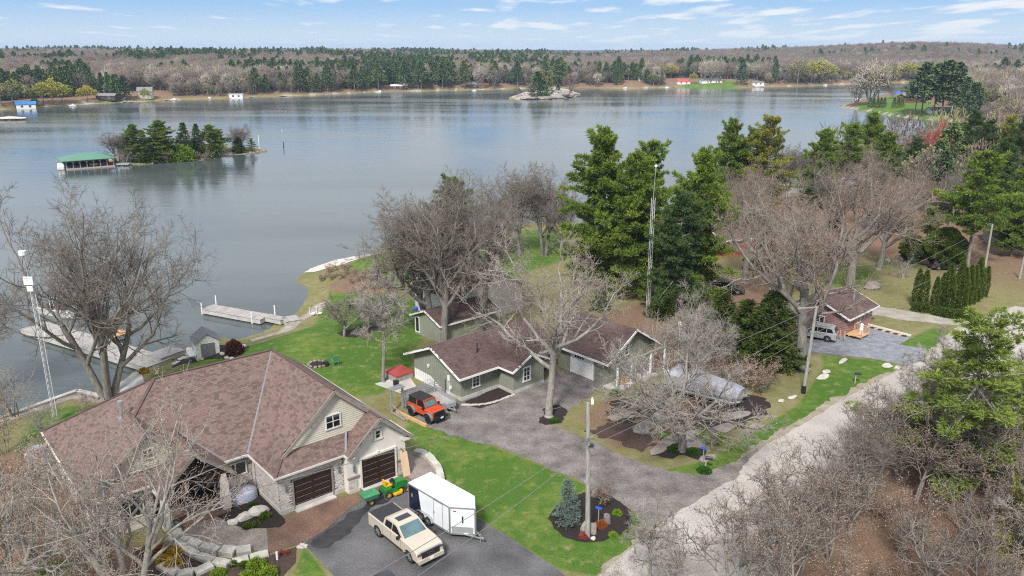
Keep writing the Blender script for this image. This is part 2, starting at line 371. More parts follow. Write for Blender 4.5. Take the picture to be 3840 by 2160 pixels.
def height(P):
    P = np.asarray(P, float).reshape(-1, 2); d = land_d(P); r = np.hypot(P[:, 0], P[:, 1]); az = np.degrees(np.arctan2(P[:, 0], P[:, 1]))
    near = 3.0 * sst(d, -2.5, 11)
    dl = np.full(len(P), 1e9)
    for i_ in range(len(left_wall) - 1):
        a_, b_ = np.array(left_wall[i_], float), np.array(left_wall[i_ + 1], float); ab_ = b_ - a_; t_ = np.clip(((P - a_) @ ab_) / (ab_ @ ab_), 0, 1); dl = np.minimum(dl, np.hypot(*(P - a_ - t_[:, None] * ab_).T))
    near = np.where(d > 0, np.maximum(near, (1.45 + 1.4 * sst(d, 0, 9)) * (dl < 9) * sst(9 - dl, 0, 3)), near)
    isl = segdist(P, ISL1) > -6; isl2 = segdist(P, ISL2) > -8; isl3 = segdist(P, ISL3) > -4
    near = np.where(isl, 1.5 * sst(d, -1, 7), near); near = np.where(isl2, .4 + 3.2 * sst(d, -1.5, 10), near); near = np.where(isl3, 1.2 * sst(d, -1.5, 4), near)
    wob = (vnoise(P, 9, 3) - .5) * .9 * sst(r, 105, 170)
    far = sst(r, 520, 800)
    hl = sst(d, 10, 700)
    g = lambda c, wd: np.exp(-((az - c) / wd) ** 2)
    hills = 3 + 7 * hl + (vnoise(P, 260, 5) - .5) * 12 * hl + 2.5 * g(-24, 13) * sst(d, 150, 700) + 17 * g(26, 7.5) * sst(d, 200, 700) * sst(r, 900, 1300) * (1 - .5 * sst(r, 1900, 2600)) - 5 * g(6, 4) * hl
    beyond = 0 + (vnoise(P, 700, 8) - .5) * 16 + 15 * sst(r, 4200, 7500) + (vnoise(P, 120, 9)) * 9
    hills = hills * (1 - sst(r, 2300, 3100)) + beyond * sst(r, 2300, 3100)
    h = WZ + near + wob * sst(d, 3, 14) + far * hills * sst(d, 0, 40)
    return np.where(d > -2.5, h, WZ - np.minimum(4, (-d - 2.5) * .4))
def hz(x, y): return float(height([[x, y]])[0])
def T(px, py, zoff=0.0):
    """point of the ground that shows at photo pixel (px, py)"""
    d = ray(px, py); ts = np.concatenate([np.geomspace(20, 9000, 900)])
    P = np.array([0, 0, CAMH]) + ts[:, None] * d
    hh = height(P[:, :2]); k = np.argmax(P[:, 2] < np.maximum(hh, WZ))
    a, b = ts[max(k - 1, 0)], ts[k]
    tt = np.linspace(a, b, 24); P = np.array([0, 0, CAMH]) + tt[:, None] * d; hh = height(P[:, :2]); j = np.argmax(P[:, 2] <= np.maximum(hh, WZ) + 1e-6)
    p = P[j]; return Vector((p[0], p[1], max(float(hh[j]), WZ) + zoff))

# ---- ground sheet: a fan of quads, fine near the viewer, reaching the horizon
NA, NR = 460, 470
az_ = np.radians(np.linspace(-58, 58, NA)); rr_ = np.concatenate([[6, 14, 22], np.geomspace(27, 9500, NR - 3)])
AZg, RRg = np.meshgrid(az_, rr_); P2 = np.stack([(RRg * np.sin(AZg)).ravel(), (RRg * np.cos(AZg)).ravel()], 1)
Hh = height(P2); Dd = land_d(P2); Rr = np.hypot(P2[:, 0], P2[:, 1])
Vg = np.column_stack([P2, Hh - 0.004])
idx = np.arange(NA * NR).reshape(NR, NA)
Fg = np.stack([idx[:-1, :-1], idx[:-1, 1:], idx[1:, 1:], idx[1:, :-1]], -1).reshape(-1, 4)
def zone(poly, soft, z=0.0): return sst(segdist(P2, gp(poly, z)), -soft, soft)
lush = np.zeros(len(P2)); lit = np.zeros(len(P2))
nearm = 1 - sst(Rr, 150, 230)
for poly, s_ in (([(600, 1420), (900, 1290), (1180, 1180), (1230, 1090), (1250, 1060), (1330, 1110), (1520, 1110), (1650, 1200), (1560, 1300), (1540, 1400), (1420, 1480), (1150, 1500), (700, 1440)], 1.2),
                 ([(1530, 1570), (1600, 1600), (1845, 1672), (2019, 1740), (2190, 1815), (2240, 1850), (2350, 1900), (2425, 1965), (2380, 2040), (2240, 2160), (2100, 2135), (1790, 1942), (1640, 1840), (1600, 1700), (1520, 1640)], .5),
                 ([(1330, 985), (1400, 962), (1500, 935), (1600, 895), (1800, 866), (2100, 862), (2150, 960), (1900, 1050), (1700, 1090), (1500, 1060), (1440, 1010)], 2),
                 ([(2640, 1730), (2760, 1660), (2880, 1590), (2990, 1520), (3060, 1420), (3110, 1345), (3300, 1345), (3380, 1372), (3260, 1445), (3120, 1530), (2990, 1600), (2850, 1690), (2740, 1750), (2610, 1780), (2470, 1768)], .6),
                 ([(3080, 1330), (3250, 1350), (3370, 1370), (3330, 1395), (3180, 1410), (3130, 1450), (3060, 1500), (3010, 1500), (3100, 1400)], .8),
                 ([(560, 1360), (760, 1345), (800, 1330), (830, 1360), (700, 1420), (560, 1430)], .6), ([(130, 1500), (400, 1470), (460, 1600), (300, 1750), (60, 1700)], 1.5),
                 ([(2950, 980), (3200, 900), (3600, 900), (3840, 930), (3840, 1010), (3300, 1010), (3200, 1100)], 4), ([(3370, 1290), (3500, 1230), (3640, 1260), (3480, 1320)], .7),
                 ([(1100, 2160), (1140, 2050), (1200, 2120), (1240, 2200)], .4)):
    lush = np.maximum(lush, zone(poly, s_) * nearm)
lush = np.maximum(lush, zone([(560, 1425), (600, 1395), (680, 1362), (800, 1348), (840, 1350), (760, 1440), (560, 1460)], .5, -1))
lush = np.maximum(lush, zone([(1185, 1195), (1225, 1110), (1240, 1050), (1330, 990), (1460, 955), (1520, 1000), (1450, 1100), (1260, 1160)], 1, -1.5))
for poly, s_ in (([(2560, 2400), (2900, 2060), (3200, 1800), (3420, 1640), (3700, 1450), (3900, 1390), (4300, 1300), (4400, 2600)], 2),
                 ([(2180, 1560), (2300, 1480), (2500, 1460), (2850, 1480), (2850, 1560), (2700, 1620), (2460, 1690), (2300, 1680)], 2),
                 ([(2200, 1200), (2500, 1100), (2900, 1020), (3000, 1180), (3000, 1350), (2900, 1420), (2500, 1400), (2350, 1330)], 3),
                 ([(1220, 1010), (1300, 985), (1420, 1010), (1480, 1080), (1380, 1090), (1280, 1050)], 2), ([(-900, 1750), (60, 1700), (330, 1760), (420, 2000), (600, 2100), (700, 2400), (-900, 2400)], 3)):
    lit = np.maximum(lit, zone(poly, s_) * nearm)
lit = np.maximum(lit, .8 * sst(Rr, 100, 150) * (1 - sst(Rr, 260, 300)) * (P2[:, 0] > 20))
lit = np.maximum(lit, sst(Rr, 330, 420) * sst(Dd, 0, 5)); 
penl = zone([(3190, 398), (3240, 380), (3330, 362), (3420, 352), (3520, 400), (3540, 430), (3420, 436), (3330, 425), (3260, 412)], 4)
lawnf = np.maximum.reduce([zone(q, 6) for q in ([(2500, 326), (2800, 326), (2760, 312), (2560, 314)], [(360, 386), (520, 380), (470, 366), (400, 368)], [(2300, 331), (2420, 330), (2420, 320), (2340, 322)])])
lawnf = np.maximum(lawnf, penl); lush = np.maximum(lush, .75 * lawnf); lit *= 1 - lawnf
isl_ = (segdist(P2, ISL2) > 0) | (segdist(P2, ISL3) > 0)
rock = np.where(isl_, 1.0, 0.0); rock = np.maximum(rock, (1 - sst(np.abs(Dd - .6), .4, 1.8)) * .8 * (vnoise(P2, 14, 2) > .35))
shore_r = (1 - sst(Dd, 0, 9)) * (Rr > 330) * (vnoise(P2, 60, 12) > .45); rock = np.maximum(rock, shore_r * .35)
rock = np.maximum(rock, zone([(1118, 1012), (1200, 985), (1290, 966), (1400, 950), (1458, 945), (1400, 975), (1290, 990), (1200, 1012)], .6, WZ))
deep = sst(-Dd, 0, 6)
me = fastmesh('ground', Vg, [Fg], smooth=True)
ca = me.attributes.new('zones', 'FLOAT_COLOR', 'POINT'); ca.data.foreach_set('color', np.column_stack([lush, lit, rock, sst(Rr, 2300, 3200)]).astype(np.float32).ravel())
m = bpy.data.materials.new('ground_cover'); m.use_nodes = True; t = m.node_tree; p = t.nodes['Principled BSDF']; p.inputs['Roughness'].default_value = 1; p.inputs['Specular IOR Level'].default_value = .1
at = N(t, 'ShaderNodeAttribute', attribute_name='zones'); se = N(t, 'ShaderNodeSeparateColor'); t.links.new(at.outputs['Color'], se.inputs[0])
pos = N(t, 'ShaderNodeNewGeometry').outputs['Position']
def nz(s, det=5, ro=.6):
    n = N(t, 'ShaderNodeTexNoise'); n.inputs['Scale'].default_value = s; n.inputs['Detail'].default_value = det; n.inputs['Roughness'].default_value = ro; t.links.new(pos, n.inputs[0]); return n.outputs[0]
def st(x, lo, k): return mth(t, 'MULTIPLY', mth(t, 'SUBTRACT', x, lo), k, clamp=True)
n1, n2, n3, n4 = nz(.16), nz(1.1), nz(9, 4), nz(30, 2)
blot = mth(t, 'ADD', mth(t, 'MULTIPLY', n1, .5), mth(t, 'MULTIPLY', n2, .5))
grassc = mixc(t, st(n3, .35, 3), mixc(t, st(n4, .3, 2.5), (.036, .098, .012), (.066, .148, .022)), (.105, .185, .035))
grassc = mixc(t, mth(t, 'MULTIPLY', st(blot, .475, 5), .88), grassc, (.20, .235, .055))
grassc = mixc(t, mth(t, 'MULTIPLY', st(nz(.7, 6, .75), .55, 8), .75), grassc, (.30, .27, .13))
dryc = mixc(t, st(n3, .35, 3), (.13, .135, .045), (.24, .22, .10))
dryc = mixc(t, st(blot, .42, 5), dryc, (.27, .235, .125))
litc = mixc(t, st(n3, .38, 4), (.12, .078, .055), (.33, .21, .145)); litc = mixc(t, mth(t, 'MULTIPLY', st(n2, .52, 5), .6), litc, (.10, .115, .04))
rockc = mixc(t, st(n2, .35, 3), (.5, .44, .39), (.25, .21, .185))
def edge(x, k=1.1): return st(mth(t, 'ADD', x, mth(t, 'MULTIPLY', mth(t, 'SUBTRACT', blot, .5), k)), .3, 2.6)
c = mixc(t, edge(se.outputs[0]), dryc, grassc); c = mixc(t, edge(se.outputs[1]), c, litc); c = mixc(t, edge(se.outputs[2]), c, rockc)
n5 = nz(.02, 6, .7); farc = mixc(t, st(n5, .40, 6), (.085, .072, .068), (.020, .034, .025))
c = mixc(t, at.outputs['Alpha'], c, farc)
t.links.new(c, p.inputs['Base Color'])
bmp = N(t, 'ShaderNodeBump'); bmp.inputs['Distance'].default_value = .12; bmp.inputs['Strength'].default_value = .8
t.links.new(mth(t, 'ADD', n3, mth(t, 'MULTIPLY', n4, .6)), bmp.inputs['Height']); t.links.new(bmp.outputs[0], p.inputs['Normal'])
me.materials.append(m); link('ground', me, kind='structure')

# ---- water
wm = bpy.data.materials.new('lake_water'); wm.use_nodes = True; t = wm.node_tree; p = t.nodes['Principled BSDF']
p.inputs['IOR'].default_value = 1.33; p.inputs['Specular IOR Level'].default_value = .5
pos = N(t, 'ShaderNodeNewGeometry').outputs['Position']
mpn = N(t, 'ShaderNodeMapping'); mpn.inputs['Rotation'].default_value = (0, 0, R(12)); mpn.inputs['Scale'].default_value = (.55, 1.7, 1); t.links.new(pos, mpn.inputs[0])
def wz(s, det, src=None):
    n = N(t, 'ShaderNodeTexNoise'); n.inputs['Scale'].default_value = s; n.inputs['Detail'].default_value = det; t.links.new(src or mpn.outputs[0], n.inputs[0]); return n.outputs[0]
patch = mth(t, 'MULTIPLY', mth(t, 'SUBTRACT', wz(.012, 4), .42), 5, clamp=True)
t.links.new(mixc(t, patch, (.062, .078, .078), (.118, .135, .136)), p.inputs['Base Color'])
t.links.new(mth(t, 'MULTIPLY_ADD', patch, .09, .09), p.inputs['Roughness'])
b1 = N(t, 'ShaderNodeBump'); b1.inputs['Distance'].default_value = .03; b1.inputs['Strength'].default_value = .8; t.links.new(wz(1.1, 3), b1.inputs['Height'])
b2 = N(t, 'ShaderNodeBump'); b2.inputs['Distance'].default_value = .05; t.links.new(wz(.22, 2), b2.inputs['Height']); t.links.new(b2.outputs[0], b1.inputs['Normal'])
t.links.new(mth(t, 'MULTIPLY_ADD', patch, .6, .35), b1.inputs['Strength'])
t.links.new(b1.outputs[0], p.inputs['Normal'])
Vw = [(-5000, -60, WZ), (5000, -60, WZ), (9000, 9000, WZ), (-9000, 9000, WZ)]
me = fastmesh('lake_water', Vw, [[(0, 1, 2, 3)]], [wm]); link('lake_water', me, kind='structure')

# ---- flush sheets laid on the flat yard
from mathutils.geometry import delaunay_2d_cdt
def sheet(name, poly, layer, material, ragged=.12, z=0.0, step=.35, world=False, kind='structure', raise_=0.0, drape=False, **k):
    P = [Vector((float(p[0]), float(p[1]))) for p in ([T(*q)[:2] for q in poly] if drape else np.array(poly, float) if world else gp(poly, z))]; out = []
    rr = random.Random(len(poly) * 31 + layer); pre = 0.0
    for i in range(len(P)):
        a, b = P[i], P[(i + 1) % len(P)]; d = (b - a); n = max(1, int(d.length / step)); nn = Vector((-d.y, d.x)); nn = nn.normalized() if nn.length else nn
        for j in range(n):
            q = a + d * (j / n)
            if ragged: pre = pre * .72 + rr.gauss(0, ragged); q = q + nn * pre
            out.append(q)
    nb = len(out)
    if drape:
        xs = [q.x for q in out]; ys = [q.y for q in out]; gx, gy = np.meshgrid(np.arange(min(xs), max(xs), .4), np.arange(min(ys), max(ys), .4)); gq = np.column_stack([gx.ravel(), gy.ravel()])
        gq = gq[segdist(gq, np.array([(q.x, q.y) for q in out])) > .15]; out += [Vector((float(a), float(b))) for a, b in gq]
    vs_, _, fs, *_r = delaunay_2d_cdt(out, [], [list(range(nb))], 1, 1e-4)
    zz = z + .004 * layer + raise_
    fs = [f if (vs_[f[1]] - vs_[f[0]]).cross(vs_[f[2]] - vs_[f[0]]) > 0 else list(reversed(f)) for f in fs]
    me = bpy.data.meshes.new(name); hq = height([(q.x, q.y) for q in vs_]) + .03 + .004 * layer if drape else [zz] * len(vs_)
    me.from_pydata([(q.x, q.y, float(h_)) for q, h_ in zip(vs_, hq)], [], [tuple(f) for f in fs]); me.materials.append(material)
    return link(name, me, kind=kind, **k)
MT['road'] = mat('pale_gravel', (.44, .405, .37), (.32, .29, .262), scale=.30, rough=1, bump=.02, detail=9, bscale=12, speck=0.16)
MT['shoulder'] = mat('dirt_shoulder', (.36, .31, .25), (.22, .19, .13), scale=.8, rough=1, bump=.03, detail=9, bscale=10, speck=0.22)
MT['gravel'] = mat('brown_gravel', (.25, .225, .21), (.105, .088, .083), scale=.6, rough=1, bump=.04, detail=9, bscale=9, speck=.28)
MT['asphalt'] = mat('worn_asphalt', (.155, .15, .155), (.045, .043, .047), scale=.28, rough=.9, bump=.008, detail=9, bscale=30, speck=.22)
MT['chips'] = mat('grey_chip_gravel', (.27, .28, .31), (.15, .16, .19), scale=1.2, rough=1, bump=.03, detail=8, bscale=12, speck=.22)
MT['stamped'] = mat('stained_stamped_concrete', (.20, .118, .082), (.10, .058, .045), scale=.5, rough=.75, bump=.01, detail=8, speck=0.22)
MT['patio'] = mat('taupe_patio_concrete', (.29, .24, .215), (.19, .155, .14), scale=.7, rough=.8, bump=.01, detail=7, speck=0.22)
MT['dirtlane'] = mat('packed_dirt', (.40, .36, .32), (.26, .23, .19), scale=.6, rough=1, bump=.02, detail=8, speck=0.22)
ROADP = [(2240, 2165), (2385, 2042), (2507, 1942), (2745, 1788), (2845, 1690), (2994, 1600), (3143, 1508), (3256, 1445), (3365, 1392), (3405, 1375), (3479, 1340), (3560, 1250), (3700, 1190), (3840, 1135), (4300, 1010), (4600, 1150), (4000, 1330), (3840, 1385), (3700, 1445), (3560, 1520), (3405, 1618), (3270, 1735), (3206, 1788), (3000, 1960), (2850, 2160), (2600, 2500), (1900, 2520)]
sheet('road', ROADP, 3, MT['road'], ragged=.035)
Pr = gp(ROADP); cR = Pr.mean(0)
sheet('road_shoulder', [(2100, 2300), (2300, 2085), (2460, 1935), (2700, 1770), (2830, 1665), (2985, 1582), (3140, 1488), (3256, 1428), (3365, 1378), (3400, 1368), (3480, 1330), (3560, 1240), (3700, 1180), (3840, 1125), (4300, 1000), (4650, 1160), (4000, 1345), (3850, 1400), (3710, 1462), (3590, 1545), (3425, 1650), (3300, 1755), (3230, 1810), (3020, 1990), (2880, 2200), (2600, 2520), (1900, 2540)], 2, MT['shoulder'], ragged=.14)
sheet('gravel_driveway', [(1500, 1470), (1600, 1440), (1731, 1503), (1850, 1455), (1925, 1478), (2000, 1440), (2120, 1380), (2270, 1447), (2180, 1500), (2130, 1560), (2050, 1589), (2164, 1629), (2298, 1693), (2397, 1738), (2497, 1768), (2621, 1783), (2720, 1748), (2845, 1683), (2760, 1784), (2507, 1946), (2427, 1990), (2378, 1917), (2298, 1872), (2219, 1832), (2143, 1788), (2019, 1738), (1845, 1671), (1596, 1599), (1565, 1575)], 4, MT['gravel'], ragged=.09)
sheet('asphalt_driveway', [(1142, 2034), (1224, 1987), (1298, 1917), (1368, 1872), (1450, 1850), (1560, 1820), (1640, 1845), (1790, 1942), (1894, 2006), (1994, 2071), (2093, 2136), (2200, 2230), (2500, 2420), (1700, 2520), (1400, 2350), (1250, 2160)], 1, MT['asphalt'], ragged=.03)
MT['wet'] = mat('wet_asphalt', (.022, .021, .024), (.05, .048, .052), scale=1.2, rough=.45, detail=8)
sheet('wet_patch', [(1160, 2036), (1230, 1992), (1300, 1925), (1375, 1880), (1440, 1866), (1470, 1880), (1400, 1905), (1350, 1950), (1330, 2000), (1290, 2030), (1230, 2062), (1190, 2060)], 2, MT['wet'], ragged=.12)
sheet('gravel_parking', [(3000, 1268), (3141, 1248), (3191, 1258), (3246, 1219), (3415, 1263), (3370, 1293), (3474, 1308), (3470, 1345), (3415, 1372), (3335, 1358), (3256, 1343), (3057, 1322), (2990, 1320)], 4, MT['chips'], ragged=.06)
sheet('dirt_lane', [(3245, 1140), (3355, 1157), (3579, 1196), (3660, 1200), (3660, 1225), (3574, 1218), (3355, 1196), (3250, 1176)], 1, MT['dirtlane'])
sheet('paved_walk', [(1063, 1941), (1100, 1926), (1250, 1866), (1300, 1862), (1352, 1842), (1480, 1788), (1516, 1778), (1545, 1800), (1600, 1838), (1450, 1853), (1368, 1872), (1298, 1917), (1224, 1987), (1142, 2034), (1010, 2075), (1003, 1985), (1050, 1978), (1072, 1955)], 5, MT['stamped'], ragged=0)
sheet('side_patio', [(1510, 1772), (1505, 1700), (1560, 1695), (1612, 1722), (1640, 1765), (1650, 1800), (1602, 1838), (1545, 1800)], 6, MT['patio'], ragged=0)
sheet('front_patio', [(999, 1981), (1008, 2073), (944, 2061), (826, 2054), (772, 2042), (715, 2024), (677, 1995), (640, 1975), (836, 1901), (804, 1929), (855, 1960), (915, 1982)], 5, MT['patio'], ragged=0)
sheet('mulch_bed', [(840, 1897), (960, 1850), (990, 1800), (1012, 1870), (1063, 1937), (1074, 1962), (1050, 1980), (990, 1982), (915, 1984), (855, 1962), (804, 1931)], 7, MT['mulch'], ragged=.03)
sheet('mulch_bed', [(860, 2130), (1005, 2085), (1118, 2051), (1105, 2110), (1068, 2160), (1040, 2220), (700, 2280), (520, 2180), (500, 2060), (600, 2030), (700, 2070)], 6, MT['mulch2'], ragged=.05)
sheet('mulch_bed', [(2050, 1946), (2070, 1985), (2110, 2015), (2183, 2037), (2260, 2030), (2330, 2005), (2367, 1973), (2372, 1920), (2328, 1882), (2251, 1838), (2190, 1845), (2135, 1862), (2080, 1895)], 7, MT['mulch'], ragged=.06)
sheet('mulch_bed', [(2010, 1580), (2030, 1535), (2090, 1520), (2128, 1545), (2100, 1582), (2050, 1590)], 7, MT['mulch'])
sheet('mulch_bed', [(1740, 1506), (1866, 1454), (1922, 1480), (1860, 1512), (1800, 1532), (1760, 1524)], 7, MT['mulch'], ragged=.04)
for q in ([(2270, 1575), (2330, 1500), (2420, 1475), (2440, 1540), (2380, 1590), (2300, 1595)], [(2430, 1700), (2520, 1655), (2640, 1680), (2620, 1705), (2480, 1716)], [(2560, 1560), (2700, 1500), (2860, 1490), (2890, 1560), (2780, 1610), (2600, 1615)], [(2440, 1430), (2560, 1440), (2600, 1480), (2480, 1500)]):
    sheet('mulch_bed', q, 2, MT['mulch'], ragged=.25)
sheet('mulch_bed', [(2185, 1615), (2300, 1590), (2440, 1600), (2470, 1690), (2400, 1700), (2300, 1660)], 1, MT['mulch2'], ragged=.25)
sheet('garden_bed', [(1265, 1249), (1290, 1266), (1330, 1266), (1394, 1249), (1455, 1225), (1450, 1205), (1400, 1212), (1333, 1228)], 2, MT['mulch'], ragged=.08, drape=True)
sheet('stone_patio', [(1405, 1440), (1530, 1402), (1560, 1450), (1500, 1475)], 3, MT['concrete'], ragged=.02)
sheet('mulch_bed', [(640, 1380), (700, 1340), (780, 1310), (900, 1290), (935, 1300), (880, 1345), (760, 1350), (690, 1365)], 2, MT['mulch'], ragged=.06, drape=True)
sheet('rock_slab', [(1120, 1013), (1150, 1000), (1200, 985), (1290, 966), (1330, 962), (1345, 972), (1290, 992), (1230, 1005), (1180, 1020), (1140, 1022)], 3, MT['palerock'], ragged=.05, drape=True)
sheet('stone_patio', [(455, 1430), (530, 1400), (545, 1440), (500, 1480), (450, 1500)], 3, MT['concrete'], ragged=0, drape=True)
# ---------------------------------------------------------------- building helpers
CAMV = Vector((0, 0, CAMH))
def face_m(o, r, n):
    """matrix whose x runs along r, y along n (outward), z up, at o"""
    r = Vector(r).normalized(); n = Vector(n).normalized()
    return Matrix(((r.x, n.x, 0, o[0]), (r.y, n.y, 0, o[1]), (r.z, n.z, 1, o[2]), (0, 0, 0, 1)))
DIRS = {'front': ((1, 0, 0), (0, -1, 0)), 'left': ((0, -1, 0), (-1, 0, 0)), 'right': ((0, 1, 0), (1, 0, 0)), 'back': ((-1, 0, 0), (0, 1, 0))}
def boxm(s, m, c, d, **k): return s.box(c, d, m=m, **k)
def window(par, o, side, w_, h, frame='cream', cols=2, rows=1, depth=.06, fw=.09):
    m = face_m(o, *DIRS[side]); f = MB()
    for x in (-w_ / 2, w_ / 2): boxm(f, m, (x, depth / 2, 0), (fw, depth + .02, h + fw))
    for z in (-h / 2, h / 2): boxm(f, m, (0, depth / 2 + .003, z), (w_ + fw * 1.6, depth + .026, fw))
    for i in range(1, cols): boxm(f, m, (-w_ / 2 + w_ * i / cols, depth / 2 - .006, 0), (.06, depth, h))
    for i in range(1, rows): boxm(f, m, (0, depth / 2 - .009, -h / 2 + h * i / rows), (w_, depth - .01, .04))
    fo = f.obj('window', MT[frame], par)
    boxm(MB(), m, (0, .012, 0), (w_, .02, h)).obj('pane', MT['glass'], fo)
    return fo
def pieces(par, name, items, material, protos, limit=300):
    """items: (matrix in parent space, proto index); nearest 300 are parts, the rest one part of kind stuff"""
    W = par.matrix_basis.copy()
    if par.parent: W = par.parent.matrix_basis @ W
    items = sorted(items, key=lambda it: (W @ it[0].translation - CAMV).length)
    mes = []
    for P in protos:
        me = bpy.data.meshes.new(name); me.from_pydata(P.v, [], P.f); a = me.attributes.new('v', 'FLOAT', 'FACE'); a.data.foreach_set('value', P.a); me.materials.append(material); mes.append(me)
    for m_, i in items[:limit]:
        o = bpy.data.objects.new(name, mes[i]); C.objects.link(o); o.parent = par; o.matrix_basis = m_
    rest = items[limit:]
    if rest:
        V = []; F3 = []; A = []; b = 0
        PV = [np.array(P.v) for P in protos]
        for m_, i in rest:
            M3 = np.array(m_); V.append(PV[i] @ M3[:3, :3].T + M3[:3, 3]); F3 += [tuple(b + k for k in f) for f in protos[i].f]; A += protos[i].a; b += len(PV[i])
        me = bpy.data.meshes.new(name); me.from_pydata(np.vstack(V).tolist(), [], F3); a = me.attributes.new('v', 'FLOAT', 'FACE'); a.data.foreach_set('value', A); me.materials.append(material)
        link(name, me, par, kind='stuff')
def poly2d(P):
    P = [Vector(p) for p in P]; n = Vector((0, 0, 0))
    for i in range(len(P)): n += P[i].cross(P[(i + 1) % len(P)])
    n.normalize()
    if n.z < 0: P.reverse(); n = -n
    e = Vector((0, 0, 1)).cross(n).normalized() if abs(n.z) < .999 else Vector((1, 0, 0)); s_ = n.cross(e)
    return P, n, e, s_
def inpoly(q, poly):
    x, y = q; c = False; n = len(poly)
    for i in range(n):
        x1, y1 = poly[i]; x2, y2 = poly[i - 1]
        if (y1 > y) != (y2 > y) and x < (x2 - x1) * (y - y1) / (y2 - y1) + x1: c = not c
    return c
def shingle_items(P, course=.17, tab=.33, seed=0, nproto=7):
    P, n, e, s_ = poly2d(P); O = P[0]; pl = [((p - O).dot(e), (p - O).dot(s_)) for p in P]
    x0, x1 = min(p[0] for p in pl), max(p[0] for p in pl); y0, y1 = min(p[1] for p in pl), max(p[1] for p in pl)
    rr = random.Random(seed); out = []; row = 0; y = y0
    while y < y1:
        x = x0 - rr.random() * tab
        while x < x1 + tab:
            if inpoly((x + tab / 2, y + course / 2), pl):
                o = O + e * x + s_ * y
                out.append((Matrix(((e.x, s_.x, n.x, o.x), (e.y, s_.y, n.y, o.y), (e.z, s_.z, n.z, o.z), (0, 0, 0, 1))), rr.choice([0, 0, 1, 1, 2, 2, 3, 4, 5, 6]) % nproto))
            x += tab
        y += course; row += 1
    return out
def shingle_protos(course=.17, tab=.33, th=.022):
    out = []
    for v in (.05, .15, .28, .45, .65, .85, 1.0):
        q = MB(); g = .008; w0, w1 = g, tab - g
        q.add([(w0, 0, th), (w1, 0, th), (w1, course * 1.05, .006), (w0, course * 1.05, .006), (w0, 0, 0), (w1, 0, 0)], [(0, 1, 2, 3), (4, 5, 1, 0), (4, 0, 3), (5, 2, 1)], v)
        out.append(q)
    return out
SH_P = shingle_protos()
def roof(par, planes, trim='fascia', material='shingle', th=.16, items=True, gutter=True, limit=300, course=.17, tab=.33):
    s = MB(); it = []
    for P in planes:
        PP = poly2d(P)[0]; s.slab(PP, th)
        if items: it += shingle_items([tuple(Vector(p) + poly2d(P)[1] * .004) for p in P], course, tab, seed=len(it) + 1)
    r_ = s.obj('roof', MT[material], par)
    if it: pieces(r_, 'shingle', it, MT[material], SH_P if course == .17 else shingle_protos(course, tab), limit)
    return r_
def bars(par, name, segs, w_, h, material):
    for p, q in segs: o = MB().bar(p, q, w_, h).obj(name, MT[material], par)
    return o
def brick_protos():
    out = []
    for L in (.22, .34, .48):
        for v in (.05, .35, .6, .95):
            q = MB().box((L / 2, 0, .05), (L - .012, .05, .088)); q.f = q.f[2:]; q.a = [v] * len(q.f); out.append(q)
    return out
BR_P = brick_protos()
def veneer(par, o, side, L, H, holes=(), seed=1, limit=300, shape=None):
    m = face_m(o, *DIRS[side]); rr = random.Random(seed); it = []; z = 0.0
    while z + .09 < H:
        x = 0.0
        while x < L - .1:
            k = rr.randrange(3); l = (.22, .34, .48)[k]
            if x + l > L: k, l = 0, .22
            if x + l > L + .02: break
            if not any(a < x + l and x < b and c < z + .1 and z < d for a, b, c, d in holes) and (shape is None or inpoly((x + l / 2, z + .05), shape)):
                it.append((m @ Matrix.Translation((x, .0, z)), k * 4 + rr.choice([0, 1, 1, 2, 2, 3])))
            x += l
        z += .1
    return it
def lap(par, P3, o, side, material, step=.16, name='siding_board'):
    """lap boards filling the wall polygon P3 (list of (x,z) in face space)"""
    m = face_m(o, *DIRS[side]); zs = [p[1] for p in P3]; z = min(zs)
    while z < max(zs) - .03:
        xs = []
        for i in range(len(P3)):
            (xa, za), (xb, zb) = P3[i - 1], P3[i]
            if (za > z + .02) != (zb > z + .02): xs.append(xa + (xb - xa) * (z + .02 - za) / (zb - za))
        if len(xs) >= 2:
            a, b = min(xs), max(xs)
            if b - a > .25:
                q = MB(); q.add([m @ Vector(c) for c in ((a, .035, z), (b, .035, z), (b, .008, z + step), (a, .008, z + step), (a, 0, z), (b, 0, z), (b, 0, z + step), (a, 0, z + step))], [(0, 1, 2, 3), (4, 5, 1, 0), (0, 3, 7, 4), (1, 5, 6, 2), (3, 2, 6, 7)]); q.obj(name, MT[material], par)
        z += step

# ---------------------------------------------------------------- the large house
HO = G(1063, 1937); HA = 50
house = thing('stone_house', 'large stone and stucco house with brown shingled roof and two dark garage doors', 'house', (HO[0], HO[1], 0), AZ(HA))
E = 3.15; S9 = .9; SM = (7.9 - E) / (11.3 - 4.5)
ZR = 7.9
w_ = MB()
w_.prism([(0, .3), (4.95, .3), (4.95, 15), (0, 15)], -.3, 3.0)
w_.add([(.3, 1.1, 3.0), (9.5, 1.1, 3.0), (9.5, 1.1, 4.2), (4.9, 1.1, 7.9), (.3, 1.1, 3.8), (.3, 6, 3.0), (9.5, 6, 3.0), (9.5, 6, 4.0), (4.9, 6, 7.8), (.3, 6, 3.8)], [(0, 1, 2, 3, 4), (9, 8, 7, 6, 5), (0, 4, 9, 5), (1, 6, 7, 2)])
w_.obj('garage_wall', MT['stonebase'], house)
w_ = MB(); w_.prism([(4.95, -.3), (9.95, -.3), (9.95, 15), (4.95, 15)], -.3, 3.0)
